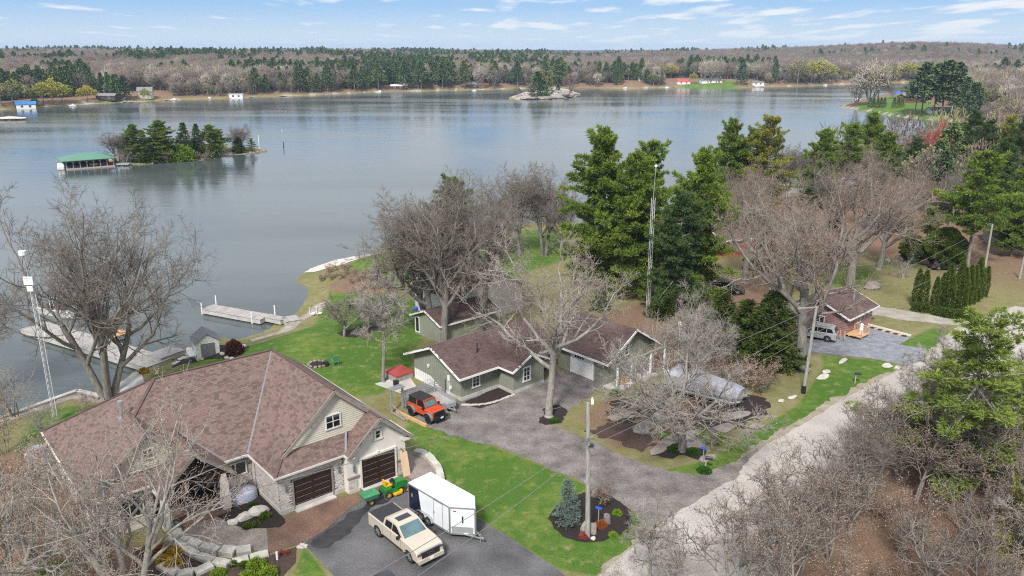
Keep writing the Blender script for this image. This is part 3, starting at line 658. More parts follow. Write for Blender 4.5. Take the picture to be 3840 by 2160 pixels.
w_.add([(4.98, -.3, 3.0), (9.92, -.3, 3.0), (9.92, -.3, 3.2), (7.6, -.3, 5.45), (4.98, -.3, 3.05), (4.98, 1.05, 3.0), (9.92, 1.05, 3.0), (9.92, 1.05, 3.2), (7.6, 1.05, 5.45), (4.98, 1.05, 3.05)], [(0, 1, 2, 3, 4), (9, 8, 7, 6, 5)])
w_.obj('stucco_wall', MT['stucco'], house)
w_ = MB(); w_.prism([(-10.6, 5.0), (-7.0, 5.0), (-7.0, 16.6), (-10.6, 16.6)], -1.2, 3.0); w_.prism([(-6.99, 6.9), (0, 6.9), (0, 16.6), (-6.99, 16.6)], -.3, 3.0); w_.prism([(-2.3, 5.0), (-.01, 5.0), (-.01, 6.88), (-2.3, 6.88)], -.3, 3.0)
w_.obj('main_wall', MT['stonebase'], house)
B((-8.8, 4.985, -.1), (3.66, .06, .9)).obj('foundation', MT['cream'], house)
MB().box((-10.62, 10.8, .9), (.06, 11.5, 4.0)).box((-9.9, 4.96, 1.9), (1.4, .05, 1.9)).obj('stucco_panel', MT['stucco'], house)
# roof planes
ov = .42
P_main = [(-11.1, 4.5, E), (-.4, 4.5, E), (4.9, 11.3, ZR), (-4.3, 11.3, ZR)]
P_left = [(-11.1, 4.5, E), (-4.3, 11.3, ZR), (-11.1, 18.1, E)]
P_back = [(-11.1, 18.1, E), (-4.3, 11.3, ZR), (4.9, 11.3, ZR), (10.3, 18.1, E)]
P_wl = [(-.4, -.1, E), (.82, 1.0, 4.2), (4.9, .75, ZR), (4.9, 11.3, ZR), (-.4, 4.5, E)]
P_wr = [(4.9, .75, ZR), (7.55, .75, 5.5), (10.35, .75, E - .02), (10.35, 18.1, E - .02), (4.9, 11.3, ZR)]
P_sk = [(-.4, -.1, E), (5.05, -.1, E), (5.75, 1.08, 4.25), (.82, 1.08, 4.2)]
P_sl = [(4.9, -.75, E - .02), (7.62, -.75, 5.47), (7.62, 1.3, 5.47), (4.9, 1.3, E - .02)]
P_sr = [(7.62, -.75, 5.47), (10.35, -.75, E - .02), (10.35, .76, E - .02), (7.62, .76, 5.47)]
# left cross gable and its skirt
P_gl = [(-9.95, 5.0, 4.05), (-6.9, 5.0, 6.7), (-6.9, 9.7, 6.7), (-9.95, 6.0, 4.05)]
P_gr = [(-6.9, 5.0, 6.7), (-3.85, 5.0, 4.05), (-3.85, 6.0, 4.05), (-6.9, 9.7, 6.7)]
# porch gable
P_pl = [(-7.15, 2.75, E - .15), (-4.6, 2.75, 5.35), (-4.6, 7.7, 5.35), (-7.15, 4.5, E - .15)]
P_pr = [(-4.6, 2.75, 5.35), (-2.05, 2.75, E - .15), (-2.05, 4.5, E - .15), (-4.6, 7.7, 5.35)]
def up(P, dz): return [(x, y, z + dz) for x, y, z in P]
rf = roof(house, [P_main, P_left, P_back, P_wl, P_wr, up(P_sk, .012), P_sl, P_sr, up(P_gl, .02), up(P_gr, .02), up(P_pl, .02), up(P_pr, .02)])
bars(house, 'ridge_cap', [((-4.3, 11.3, ZR + .04), (4.9, 11.3, ZR + .04)), ((4.9, 11.3, ZR + .04), (4.9, .75, ZR + .04)), ((-11.1, 4.5, E + .05), (-4.3, 11.3, ZR + .05)), ((-11.1, 18.1, E + .05), (-4.3, 11.3, ZR + .05)), ((7.62, -.75, 5.51), (7.62, .9, 5.51)), ((-6.9, 5.0, 6.76), (-6.9, 9.6, 6.76)), ((-4.6, 2.75, 5.41), (-4.6, 7.6, 5.41)), ((-.4, -.1, E + .05), (.82, 1.0, 4.25))], .22, .05, 'shingle2')
bars(house, 'valley_flashing', [((-.4, 4.5, E + .05), (4.9, 11.3, ZR + .04)), ((5.02, -.1, E + .06), (5.75, 1.05, 4.3)), ((-2.05, 4.5, E + .03), (-4.6, 7.7, 5.42)), ((-7.15, 4.5, E + .03), (-6.6, 5.0, E + .45))], .16, .05, 'valley')
bars(house, 'gutter', [((-11.15, 4.42, E - .04), (-7.0, 4.42, E - .04)), ((-2.2, 4.42, E - .04), (-.5, 4.42, E - .04)), ((-.48, 4.42, E - .04), (-.48, -.18, E - .04)), ((-.5, -.18, E - .04), (4.95, -.18, E - .04)), ((10.42, -.75, E - .08), (10.42, 18, E - .08)), ((-11.18, 4.42, E - .04), (-11.18, 18, E - .04)), ((-7.2, 2.8, E - .2), (-7.2, 4.4, E - .2)), ((4.84, -.75, E - .08), (4.84, -.2, E - .08))], .11, .13, 'fascia')
bars(house, 'barge_board', [((.55, .72, 3.93), (4.9, .72, ZR - .1)), ((4.9, .72, ZR - .1), (7.5, .72, 5.5)), ((4.85, -.78, E - .12), (7.62, -.78, 5.38)), ((7.62, -.78, 5.38), (10.4, -.78, E - .12)), ((-10.1, 4.98, 3.88), (-6.9, 4.98, 6.62)), ((-6.9, 4.98, 6.62), (-3.8, 4.98, 3.95)), ((-7.2, 2.72, E - .25), (-4.6, 2.72, 5.22)), ((-4.6, 2.72, 5.22), (-2.0, 2.72, E - .25))], .08, .24, 'trim')
MB().box((5.15, -.52, 2.98), (.55, .46, .12)).box((9.95, -.52, 2.98), (.75, .46, .12)).obj('eave_return', MT['fascia'], house)
# gable sidings
lap(house, [(.9, 4.25), (8.9, 4.25), (4.9, 7.75)], (0, 1.08, 0), 'front', 'siding')
MB().add([(-9.6, 5.35, 3.9), (-4.2, 5.35, 3.9), (-6.9, 5.35, 6.4), (-9.6, 6.5, 3.9), (-4.2, 6.5, 3.9), (-6.9, 6.5, 6.4)], [(0, 1, 2), (5, 4, 3)]).obj('gable_wall', MT['siding'], house)
lap(house, [(-9.5, 4.0), (-4.3, 4.0), (-6.9, 6.3)], (0, 5.34, 0), 'front', 'siding')
window(house, (4.75, 1.03, 5.45), 'front', 1.15, 1.05, cols=2, rows=2)
window(house, (-6.9, 5.29, 5.1), 'front', .7, .7, cols=2, rows=2)
window(house, (7.6, -.31, 4.0), 'front', .5, .72, cols=1, rows=2, fw=.16)
window(house, (-8.55, 4.99, 1.75), 'front', 1.7, 1.6, cols=2)
window(house, (-1.25, 4.98, 2.0), 'front', 1.55, 1.0, cols=2)
# stone veneer on the garage front, the stucco wall's base and the porch walls
it = veneer(house, (0, .275, .32), 'front', 4.95, 2.68, holes=[(.98, 3.98, -1, 2.05)], seed=3)
it += veneer(house, (5.0, -.325, .22), 'front', .85, .95, seed=5) + veneer(house, (9.05, -.325, .22), 'front', .9, .95, seed=6)
it += veneer(house, (-9.4, 4.975, .35), 'front', 2.4, 2.6, holes=[(.0, 1.75, .55, 2.4)], seed=8) + veneer(house, (-2.3, 4.975, .1), 'front', 2.25, 2.9, holes=[(.15, 1.95, 1.3, 2.5)], seed=9)
it += veneer(house, (-.025, 5.0, .1), 'left', 4.7, 2.9, seed=11) + veneer(house, (-3.3, 6.87, .2), 'front', 1.0, 2.6, seed=12)
pieces(house, 'ledger_stone', it, MT['stone'], BR_P)
MB().box((2.48, .255, .12), (4.99, .12, .42)).box((5.42, -.34, .05), (.92, .1, .3)).box((9.5, -.34, .05), (.9, .1, .3)).box((-.04, 2.5, .1), (.1, 4.5, .4)).obj('plinth', MT['concrete'], house)
MB().box((5.4, -.35, 1.24), (.95, .14, .12)).box((9.5, -.35, 1.24), (.98, .14, .12)).obj('stone_cap', MT['trim'], house)
def garage_door(par, cx, y, W_, H_, side='front'):
    d = MB().box((cx, y + .14, H_ / 2), (W_, .05, H_)).obj('garage_door', MT['brown_door'], par)
    for i in range(5):
        z = .03 + H_ * i / 5
        MB().box((cx, y + .10, z + H_ / 10), (W_ - .02, .03, H_ / 5 - .025)).obj('panel', MT['brown_door'], d)
        s = MB()
        for k in (-1, 1): s.box((cx + k * W_ / 4, y + .082, z + H_ / 5 - .06), (W_ / 2 - .2, .01, .02))
        s.obj('panel_groove', MT['trim'], d)
    return d
MB().box((1.0 - .04, .27, 1.25), (.1, .2, 2.3)).box((3.97 + .04, .27, 1.25), (.1, .2, 2.3)).box((2.48, .27, 2.38), (3.1, .2, .1)).obj('door_casing', MT['trim'], house)
garage_door(house, 2.48, .14, 2.85, 2.3)
MB().box((6.02, -.36, 1.25), (.16, .12, 2.4)).box((9.0, -.36, 1.25), (.16, .12, 2.4)).box((7.51, -.36, 2.48), (3.14, .12, .16)).box((7.51, -.37, 2.6), (.16, .14, .22)).obj('door_casing', MT['stucco'], house)
garage_door(house, 7.51, -.5, 2.8, 2.35)
MB().box((2.48, -.02, .05), (3.1, .45, .07)).box((7.51, -.62, .05), (3.0, .4, .07)).obj('door_sill', MT['concrete'], house)
for x, y in ((.45, .24), (4.55, .24), (5.45, -.36), (9.5, -.36)):
    f = MB().box((x, y - .06, 1.95), (.13, .1, .55)).obj('wall_lantern', MT['valley'], house); MB().box((x, y - .075, 1.95), (.07, .1, .4)).obj('lantern_glass', MT['bluegl'], f)
# porch
MB().prism([(-7.0, 3.3), (-2.6, 3.3), (-2.3, 4.95), (-.05, 4.95), (-.05, 4.99), (-2.32, 6.85), (-6.95, 6.85), (-6.95, 4.9)], -.3, .22).obj('porch_slab', MT['stamped'], house)
MB().box((-4.8, 3.15, .08), (4.5, .36, .14)).obj('porch_step', MT['stamped'], house)
for x in (-6.75, -2.7):
    q = MB().box((x, 3.4, .75), (.56, .56, 1.1)).obj('post_base', MT['stone'], house)
    q = MB(); q.add([(x - .25, 3.15, 1.3), (x + .25, 3.15, 1.3), (x + .25, 3.65, 1.3), (x - .25, 3.65, 1.3), (x - .17, 3.23, 2.95), (x + .17, 3.23, 2.95), (x + .17, 3.57, 2.95), (x - .17, 3.57, 2.95)], [(3, 2, 1, 0), (4, 5, 6, 7), (0, 1, 5, 4), (1, 2, 6, 5), (2, 3, 7, 6), (3, 0, 4, 7)]); q.obj('porch_post', MT['cream'], house)
MB().box((-4.7, 3.35, 3.05), (4.6, .22, .25)).bar((-4.6, 3.35, 3.1), (-4.6, 3.35, 5.1), .18).bar((-6.2, 3.35, 3.2), (-4.6, 3.35, 4.2), .14).bar((-3.0, 3.35, 3.2), (-4.6, 3.35, 4.2), .14).obj('timber_truss', MT['brown_door'], house)
fd = MB().box((-4.9, 6.84, 1.4), (1.1, .1, 2.3)).obj('front_door', MT['brown_door'], house)
MB().box((-5.75, 6.84, 1.4), (.45, .08, 2.3)).box((-4.05, 6.84, 1.4), (.45, .08, 2.3)).box((-4.9, 6.77, 1.7), (.5, .05, 1.2)).obj('sidelight', MT['glass'], fd)
q = MB().tube([(-7.2, 9.6, 5.9), (-7.2, 9.6, 7.3)], .12, 10).tube([(-7.2, 9.6, 7.3), (-7.2, 9.6, 7.55)], .2, 10).box((-7.2, 9.5, 6.2), (.5, .5, .08), rx=R(30)).obj('roof_vent', MT['alu'], house)
MB().tube([(-9.6, 7.3, 4.6), (-9.6, 7.3, 5.0)], .05, 8).tube([(.8, 13, 6.5), (.8, 13, 7.1)], .05, 8).obj('vent_pipe', MT['black'], house)
bars(house, 'downspout', [((-.06, 4.3, .1), (-.06, 4.3, E - .1)), ((-10.55, 4.93, -.8), (-10.55, 4.93, E - .1))], .08, .08, 'trim')

# ---------------------------------------------------------------- sage green cottage
GO = G(1730, 1503)
cot = thing('green_cottage', 'sage green board-and-batten cottage with red-brown roof behind the orange jeep', 'house', (GO[0], GO[1], 0), AZ(48))
e2 = 2.75; a2 = 4.35
w_ = MB()
w_.add([(0, 0, .3), (0, 7.4, .3), (0, 7.4, e2), (0, 3.7, a2), (0, 0, e2), (11.5, 0, .3), (11.5, 7.4, .3), (11.5, 7.4, e2), (11.5, 3.7, a2), (11.5, 0, e2)], [(0, 1, 2, 3, 4), (9, 8, 7, 6, 5), (0, 4, 9, 5), (1, 6, 7, 2)])
w_.add([(4.6, -2.1, .3), (8.6, -2.1, .3), (8.6, -2.1, e2), (6.6, -2.1, 3.8), (4.6, -2.1, e2), (4.6, .5, .3), (8.6, .5, .3), (8.6, .5, e2), (6.6, .5, 3.8), (4.6, .5, e2)], [(0, 1, 2, 3, 4), (0, 4, 9, 5), (1, 6, 7, 2)])
w_.obj('wall', MT['green'], cot)
MB().box((2.3, .0, .12), (4.7, .16, .42)).box((6.6, -2.08, .12), (4.1, .16, .42)).box((4.62, -1, .12), (.16, 2.1, .42)).box((.02, 2, .1), (.14, 3.9, .45)).box((5.75, 4, -.5), (11.4, 6.6, 1.7)).obj('foundation', MT['concrete'], cot)
MB().add([(-.03, 7.38, -1.2), (-.03, 2.0, -.2), (-.03, 4.6, 1.0), (-.03, 7.38, 1.1), (.2, 7.38, -1.2), (.2, 2.0, -.2), (.2, 4.6, 1.0), (.2, 7.38, 1.1)], [(0, 3, 2, 1), (0, 1, 5, 4), (3, 7, 6, 2)]).obj('white_foundation', MT['white'], cot)
def battens(par, o, side, L, zlo, zhi, step=.3, mt='green'):
    m = face_m(o, *DIRS[side]); n = int(L / step)
    for i in range(n + 1):
        x = min(L, i * step + .05); z1 = zhi(x) if callable(zhi) else zhi
        bb = MB(); boxm(bb, m, (x, .015, (zlo + z1) / 2), (.05, .03, z1 - zlo)); bb.obj('batten', MT[mt], par)
battens(cot, (0, 7.4, 0), 'left', 7.4, .35, lambda x: e2 + (a2 - e2) * (1 - abs(x - 3.7) / 3.7) - .1)
battens(cot, (0, 0, 0), 'front', 4.5, .35, e2 - .05); battens(cot, (4.6, -2.1, 0), 'front', 4, .35, lambda x: e2 + .9 * (1 - abs(x - 2) / 2) - .1); battens(cot, (4.6, 0, 0), 'left', 2.0, .35, e2 - .05)
pf = 3.7 + .75; dz = (a2 - e2) / 3.7
eo = e2 - dz * .7 + .12; rt = a2 + .12
roof(cot, [[(-.7, -.7, eo), (4.1, -.7, eo), (4.1 + 2.5, 3.2, rt - .2), (-.7, 3.7, rt)][:2] + [(6.6, 1.95, eo + dz * 2.65), (9.2, -.7, eo), (12.2, -.7, eo), (12.2, 3.7, rt), (-.7, 3.7, rt)],
           [(-.7, 8.1, eo), (-.7, 3.7, rt), (12.2, 3.7, rt), (12.2, 8.1, eo)],
           [(4.0, -2.7, eo), (6.6, -2.7, 3.86), (6.6, 2.3, 3.9), (4.0, -.7, eo + .02)], [(6.6, -2.7, 3.86), (9.2, -2.7, eo), (9.2, -.7, eo + .02), (6.6, 2.3, 3.9)],
           ], material='shingle2', course=.2, tab=.36)
bars(cot, 'fascia', [((-.74, -.74, eo - .1), (4.0, -.74, eo - .1)), ((4.0, -.7, eo - .1), (4.0, -2.72, eo - .1)), ((4.0, -2.74, eo - .1), (6.6, -2.74, 3.76)), ((6.6, -2.74, 3.76), (9.2, -2.74, eo - .1)), ((9.2, -.74, eo - .1), (12.2, -.74, eo - .1)), ((-.74, -.74, eo - .1), (-.74, 3.7, rt - .1)), ((-.74, 3.7, rt - .1), (-.74, 8.14, eo - .1)), ((-.74, 8.14, eo - .1), (12.2, 8.14, eo - .1))], .07, .2, 'white')
window(cot, (1.75, -.01, 1.55), 'front', .85, 1.25, 'white', 2, 3, fw=.13); window(cot, (6.3, -2.11, 1.6), 'front', .85, 1.4, 'white', 2, 3, fw=.13)
q = MB().tube([(3.2, 1.5, 3.2), (3.2, 1.5, 4.5)], .06, 8).obj('vent_pipe', MT['black'], cot); MB().tube([(6.2, 3.9, 4.3), (6.2, 3.9, 4.75)], .16, 10).obj('chimney_cap', MT['black'], cot)
MB().box((-.08, 1.75, 1.75), (.12, .3, .5)).bar((-.06, 1.7, 0.1), (-.06, 1.7, 1.5), .06).bar((-.06, 1.9, .1), (-.06, 1.9, 1.5), .06).box((-.1, 1.45, .9), (.14, .22, .3)).obj('electric_meter', MT['white'], cot)
MB().box((-.1, 4.9, 2.1), (.16, .2, .22)).box((-.12, 4.9, 1.95), (.1, .12, .2)).obj('wall_lamp', MT['white'], cot)
# its garage
GG = G(2274, 1446)
gar = thing('green_garage', 'sage green garage with white roll-up door and porch beside the rock garden', 'garage', (GG[0], GG[1], 0), AZ(-42))
# local x runs away to the left-back, local y (left of x) is toward the camera's left: build on -y side
e3 = 2.75; a3 = 5.0
w_ = MB(); w_.add([(0, 0, 0), (6.6, 0, 0), (6.6, -7.2, 0), (0, -7.2, 0), (0, 0, e3), (6.6, 0, e3), (6.6, -7.2, e3), (0, -7.2, e3), (0, -3.6, a3), (6.6, -3.6, a3)], [(0, 1, 5, 4), (1, 2, 6, 9, 5), (2, 3, 7, 6), (3, 0, 4, 8, 7)]); w_.obj('wall', MT['green'], gar)
battens(gar, (6.6, 0, 0), 'back', 6.6, .1, e3 - .05, .4); battens(gar, (0, 0, 0), 'left', 7.2, .1, lambda x: e3 + (a3 - e3) * (1 - abs(x - 3.6) / 3.6) - .15, .4)
k3 = (a3 - e3) / 3.6; lo = e3 - .55 * k3 + .12
roof(gar, [[(-.6, .55, lo), (7.1, .55, lo), (7.1, -3.6, a3 + .12), (-.6, -3.6, a3 + .12)], [(-.6, -7.75, lo), (7.1, -7.75, lo), (7.1, -3.6, a3 + .12), (-.6, -3.6, a3 + .12)]], material='shingle2', course=.2, tab=.36)
bars(gar, 'fascia', [((-.64, .6, lo - .1), (7.14, .6, lo - .1)), ((-.64, .6, lo - .1), (-.64, -3.6, a3 + .02)), ((-.64, -3.6, a3 + .02), (-.64, -7.8, lo - .1)), ((7.14, .6, lo - .1), (7.14, -3.6, a3 + .02))], .07, .2, 'white')
MB().box((3.2, .05, 2.22), (3.1, .1, .16)).box((1.72, .05, 1.1), (.14, .1, 2.2)).box((4.72, .05, 1.1), (.14, .1, 2.2)).obj('door_casing', MT['white'], gar)
gd = MB().box((3.2, .03, 1.08), (2.9, .04, 2.14)).obj('garage_door', MT['white'], gar)
for i in range(4):
    MB().box((3.2, .06, .29 + .535 * i), (2.86, .03, .5)).obj('panel', MT['white'], gd)
for i in range(4): MB().box((4.1 - i * .32, .08, 1.92), (.24, .02, .26)).obj('door_pane', MT['glass'], gd)
window(gar, (-.01, -2.8, 3.15), 'left', .6, 1.35, 'white', 1, 3, fw=.12)
MB().box((-.95, -3.4, .1), (1.8, 7.8, .16)).obj('porch_deck', MT['concrete'], gar)
for y in (.2, -1.9, -4.8, -7.0): MB().box((-1.5, y, 1.4), (.16, .16, 2.6)).obj('porch_post', MT['white'], gar)
MB().box((-1.5, -3.4, 2.68), (.18, 7.6, .14)).obj('porch_beam', MT['green'], gar)
for i, c_ in enumerate(('newwood', 'bluepl', 'newwood')):
    pass
def misc(name, label, cat, mb, m_, p, rz=0, group=None, smooth=False):
    o = mb.obj(name, MT[m_] if isinstance(m_, str) else m_, smooth=smooth); o.location = p; o.rotation_euler = (0, 0, rz); tag(o, label, cat, group); return o
misc('lumber_stack', 'stack of orange-brown and green boards on the porch of the green garage', 'lumber', MB().box((0, 0, .12), (.9, 2.6, .22)).box((.2, .3, .3), (.25, 2.4, .12)), 'newwood', (gar.matrix_basis @ Vector((-.7, -2.2, .19))), AZ(-42))
# small buildings behind
def gable_house(name, label, cat, p, az_deg, L, Wd, e, a, wallm, roofm, ov=.4, trim='white', gaps=(), fd=.0, chimney=None, group=None, items=False):
    h = thing(name, label, cat, p, AZ(az_deg), group)
    w2 = Wd / 2
    MB().add([(0, 0, -1), (L, 0, -1), (L, Wd, -1), (0, Wd, -1), (0, 0, e), (L, 0, e), (L, Wd, e), (0, Wd, e), (0, w2, a), (L, w2, a)], [(0, 1, 5, 4), (1, 2, 6, 9, 5), (2, 3, 7, 6), (3, 0, 4, 8, 7)]).obj('wall', MT[wallm], h)
    k = (a - e) / w2; l = e - ov * k + .1; t_ = a + .1
    roof(h, [[(-ov, -ov, l), (L + ov, -ov, l), (L + ov, w2, t_), (-ov, w2, t_)], [(-ov, Wd + ov, l), (L + ov, Wd + ov, l), (L + ov, w2, t_), (-ov, w2, t_)]], material=roofm, items=items, th=.12, course=.2, tab=.36)
    if trim: bars(h, 'fascia', [((-ov - .03, -ov - .03, l - .08), (L + ov + .03, -ov - .03, l - .08)), ((-ov - .03, -ov, l - .08), (-ov - .03, w2, t_ - .08)), ((-ov - .03, w2, t_ - .08), (-ov - .03, Wd + ov, l - .08)), ((L + ov + .03, -ov, l - .08), (L + ov + .03, w2, t_ - .08)), ((L + ov + .03, w2, t_ - .08), (L + ov + .03, Wd + ov, l - .08))], .06, .2, trim)
    for side, u, z, ww, hh in gaps:
        o = {'front': (u, -.01, z), 'left': (-.01, u, z), 'right': (L + .01, u, z)}[side]
        window(h, o, side, ww, hh, trim or 'white', 2 if ww > .7 else 1, 1)
    if chimney: B((chimney[0], chimney[1], a), (.7, .7, 1.6)).obj('chimney', MT['pink'], h)
    return h
p = G(1655, 1290)
b = gable_house('green_cabin', 'small sage cabin with white door behind the green cottage', 'house', (p[0], p[1], 0), 48, 8, 5, 2.3, 3.3, 'green', 'shingle2', gaps=[('left', 4.4, 1.2, .7, 1.8)], items=True)
p = G(1960, 1160)
gable_house('grey_house', 'grey house with dull brown roof hidden behind bare oaks beside the lawn', 'house', (p[0], p[1], 0), -42, 9, 10, 3.4, 6.4, 'stucco', 'shingle2', gaps=[('front', 2, 1.6, 1, 1.2), ('front', 6, 1.6, 1, 1.2)])
p = G(1698, 1178)
gable_house('garden_shed', 'tiny garden shed with a red-brown roof among the tree trunks', 'shed', (p[0], p[1], 0), 40, 2.4, 2.4, 2.0, 2.9, 'woodgrey', 'shingle2')
p = G(2700, 960)
gable_house('red_shed', 'long dark red shed seen through bare branches behind the pines', 'shed', (p[0], p[1], 0), 70, 14, 6, 2.6, 4, 'red', 'shingle2')
# pink cottage
PO = G(1730, 1503)
ax = AZ(47); c0 = Vector(G(3170, 1262)); 
pk = gable_house('pink_cottage', 'pink-brown cedar cottage with brown roof behind the silver wagon', 'house', (c0.x, c0.y, 0), 47, 6.6, 6.6, 2.35, 3.7, 'pink', 'shingle2', ov=.5, gaps=[('front', 3.0, 1.45, .8, .9), ('left', 3.2, 1.35, 1.1, .8)], items=True)
for i in range(11):
    MB().box((-.02, 3.3, .12 + i * .21), (.05, 6.6, .03)).obj('siding_board', MT['pink'], pk); MB().box((3.3, -.02, .12 + i * .21), (6.6, .05, .03)).obj('siding_board', MT['pink'], pk)
MB().tube([(4.2, 1.4, 2.9), (4.2, 1.4, 4.1)], .12, 10).tube([(4.2, 1.4, 4.1), (4.2, 1.4, 4.25)], .17, 10).obj('flue', MT['alu'], pk)
MB().box((.9, -.95, .35), (2.0, 1.7, .1)).obj('deck', MT['newwood'], pk)
s = MB()
for x, y in ((-.1, -1.8), (1.9, -1.8), (1.9, -.1), (-1.6, -.6), (-1.6, -.1)): s.box((x, y, .75), (.1, .1, .95))
s.bar((-.1, -1.8, 1.2), (-1.6, -1.0, .75), .07).bar((1.9, -1.8, 1.2), (1.9, -.1, 1.2), .07).bar((.9, -1.8, 1.2), (1.9, -1.8, 1.2), .07).bar((1.9, -1.8, .5), (1.9, -.1, .5), .05)
for i in range(9): s.box((1.9, -1.75 + i * .19, .85), (.03, .03, .7))
s.obj('deck_railing', MT['newwood'], pk)
# ---- docks
def dock(name, label, a, b_, width, z, planks, m_, frame='concrete', posts=()):
    a = Vector((*a, z)); b_ = Vector((*b_, z)); d = b_ - a; L = d.length; th_ = thing(name, label, 'dock', (a.x, a.y, z), math.atan2(d.y, d.x))
    n = planks; wd = L / n; pm = MB().box((0, 0, 0), (wd - .03, width, .06)); me = None
    for i in range(n):
        o = pm.obj('plank', MT[m_], th_) if i == 0 else copytree(first, th_)
        if i == 0: first = o
        o.location = ((i + .5) * wd, rnd.uniform(-.03, .03), .03); o.rotation_euler = (0, 0, rnd.gauss(0, .003))
    MB().box((L / 2, 0, -.3), (L - .1, width - .12, .52)).obj('crib', MT[frame], th_)
    for x, y, hh in posts: MB().tube([(x, y, -1), (x, y, hh)], .09, 8).obj('post', MT['white'], th_)
    return th_
g2 = lambda x, y, z: G(x, y, z)[:2]
dock('long_dock', 'long pale board dock reaching into the lake behind the large oak', g2(598, 1362, -2.3), g2(125, 1222, -2.3), 3.4, -2.3, 60, 'plank_w', posts=[(19.5, 1.5, 1.2)])
dock('grey_dock', 'weathered grey plank dock with white mooring posts near the lawn', g2(776, 1151, -2.3), g2(998, 1191, -2.3), 2.3, -2.3, 26, 'plank', posts=[(.2, -1.1, .9), (.4, 1.3, 1.3), (9, -1.1, .9)])
dock('dock_ramp', 'narrow grey ramp joining the weathered dock to the landing', g2(998, 1183, -2.2), g2(1065, 1198, -2.2), 1.3, -2.2, 9, 'plank', posts=[(.8, .8, 1.3)])
dock('landing_deck', 'small square grey landing deck at the edge of the lawn', g2(1062, 1200, -2.2), g2(1120, 1190, -2.2), 2.2, -2.2, 10, 'plank')
dock('shore_deck', 'small pale plank deck on the rocks left of the white shed', g2(575, 1338, -2.0), g2(668, 1305, -2.0), 2.6, -2.0, 14, 'plank_w')
dock('boat_lift_deck', 'short tan floating deck beyond the long dock behind the oak', g2(390, 1262, -2.3), g2(460, 1238, -2.3), 3.0, -2.3, 10, 'newwood')
# little white shed
p = T(783, 1338)
sh = thing('boat_shed', 'small white resin shed with grey double doors at the water', 'shed', (p.x, p.y, p.z), AZ(60))
s = MB(); s.add([(-1.2, 0, -.5), (1.2, 0, -.5), (1.2, 2.4, -.5), (-1.2, 2.4, -.5), (-1.2, 0, 1.75), (1.2, 0, 1.75), (1.2, 2.4, 1.75), (-1.2, 2.4, 1.75), (0, 0, 2.6), (0, 2.4, 2.6)], [(0, 1, 5, 8, 4), (1, 2, 6, 5), (2, 3, 7, 9, 6), (3, 0, 4, 7)]); s.obj('wall', MT['white'], sh)
MB().slab([(-1.4, -.2, 1.72), (-1.4, 2.6, 1.72), (0, 2.6, 2.75), (0, -.2, 2.75)][::-1], .08).slab([(0, -.2, 2.75), (1.4, -.2, 1.72), (1.4, 2.6, 1.72), (0, 2.6, 2.75)], .08).obj('roof', MT['roofgrey'], sh)
for k in (-1, 1): MB().box((k * .36, -.04, .75), (.7, .06, 1.6)).box((k * .36, -.075, .75), (.5, .02, 1.3)).obj('door', MT['valley'], sh)
misc('paddleboard', 'white paddleboard leaning on the left wall of the small white shed', 'paddleboard', MB().add([(-.35, 0, 0), (.35, 0, 0), (.42, 1.4, 0), (.3, 2.6, 0), (0, 3, 0), (-.3, 2.6, 0), (-.42, 1.4, 0), (-.35, 0, .12), (.35, 0, .12), (.42, 1.4, .12), (.3, 2.6, .12), (0, 3, .12), (-.3, 2.6, .12), (-.42, 1.4, .12)], [(0, 1, 2, 3, 4, 5, 6), (7, 8, 9, 10, 11, 12, 13)] + [(i, (i + 1) % 7, 7 + (i + 1) % 7, 7 + i) for i in range(7)]), 'white', sh.matrix_basis @ Vector((-1.6, -.1, .35)), AZ(60))
# sea wall on the left
sw = MB(); L_ = left_wall
for i in range(len(L_) - 2): sw.bar((*L_[i], -2.9), (*L_[i + 1], -2.9), .45, 2.8)
o = sw.obj('seawall', MT['stonebase']); tag(o, 'low retaining seawall with pale cap along the lake at left', 'wall')
cp = MB(); n = 0
for i in range(len(L_) - 2):
    a, b = Vector((*L_[i], -1.44)), Vector((*L_[i + 1], -1.44)); k = max(1, int((b - a).length / 1.0))
    for j in range(k): MB().bar(a.lerp(b, j / k), a.lerp(b, (j + .96) / k), .5, .1).obj('coping_stone', MT['concrete'], o)
# ---------------------------------------------------------------- vehicles
def dup_parts(o, par, locs):
    for L in locs:
        c = copytree(o, par); c.location = L[0]; c.rotation_euler = L[1] if len(L) > 1 else (0, 0, 0)
def wheel(par, r, wd, pos, name='wheel', rim='alu', spokes=6, rimr=.62):
    """tyre with tread shoulder plus a spoked rim; axle along y"""
    t_ = MB(); n = 22; prof = [(r * rimr, -wd / 2), (r * .93, -wd / 2), (r, -wd * .3), (r, wd * .3), (r * .93, wd / 2), (r * rimr, wd / 2)]
    for i in range(n):
        a0 = 2 * math.pi * i / n
        for rad, y in prof: t_.v.append((rad * math.cos(a0), y, rad * math.sin(a0)))
    k = len(prof)
    for i in range(n):
        for j in range(k): t_.f.append((i * k + j, ((i + 1) % n) * k + j, ((i + 1) % n) * k + (j + 1) % k, i * k + (j + 1) % k)); t_.a.append(.5)
    w0 = thing.__globals__['link'](name, None, par, pos[0])
    t_.obj('tyre', MT['rubber'], w0)
    s = MB().tube([(0, -wd * .28, 0), (0, wd * .28, 0)], r * rimr, 18)
    s.obj('rim_barrel', MT['black'], w0)
    s = MB().tube([(0, -wd * .42, 0), (0, wd * .42, 0)], r * .16, 8)
    for i in range(spokes):
        a0 = 2 * math.pi * i / spokes
        for sy in (-1, 1): s.bar((0, sy * wd * .36, 0), (r * rimr * math.cos(a0), sy * wd * .40, r * rimr * math.sin(a0)), r * .12)
    s.obj('rim', MT[rim], w0)
    for p_ in pos[1:]:
        c = copytree(w0, par); c.location = p_
    return w0
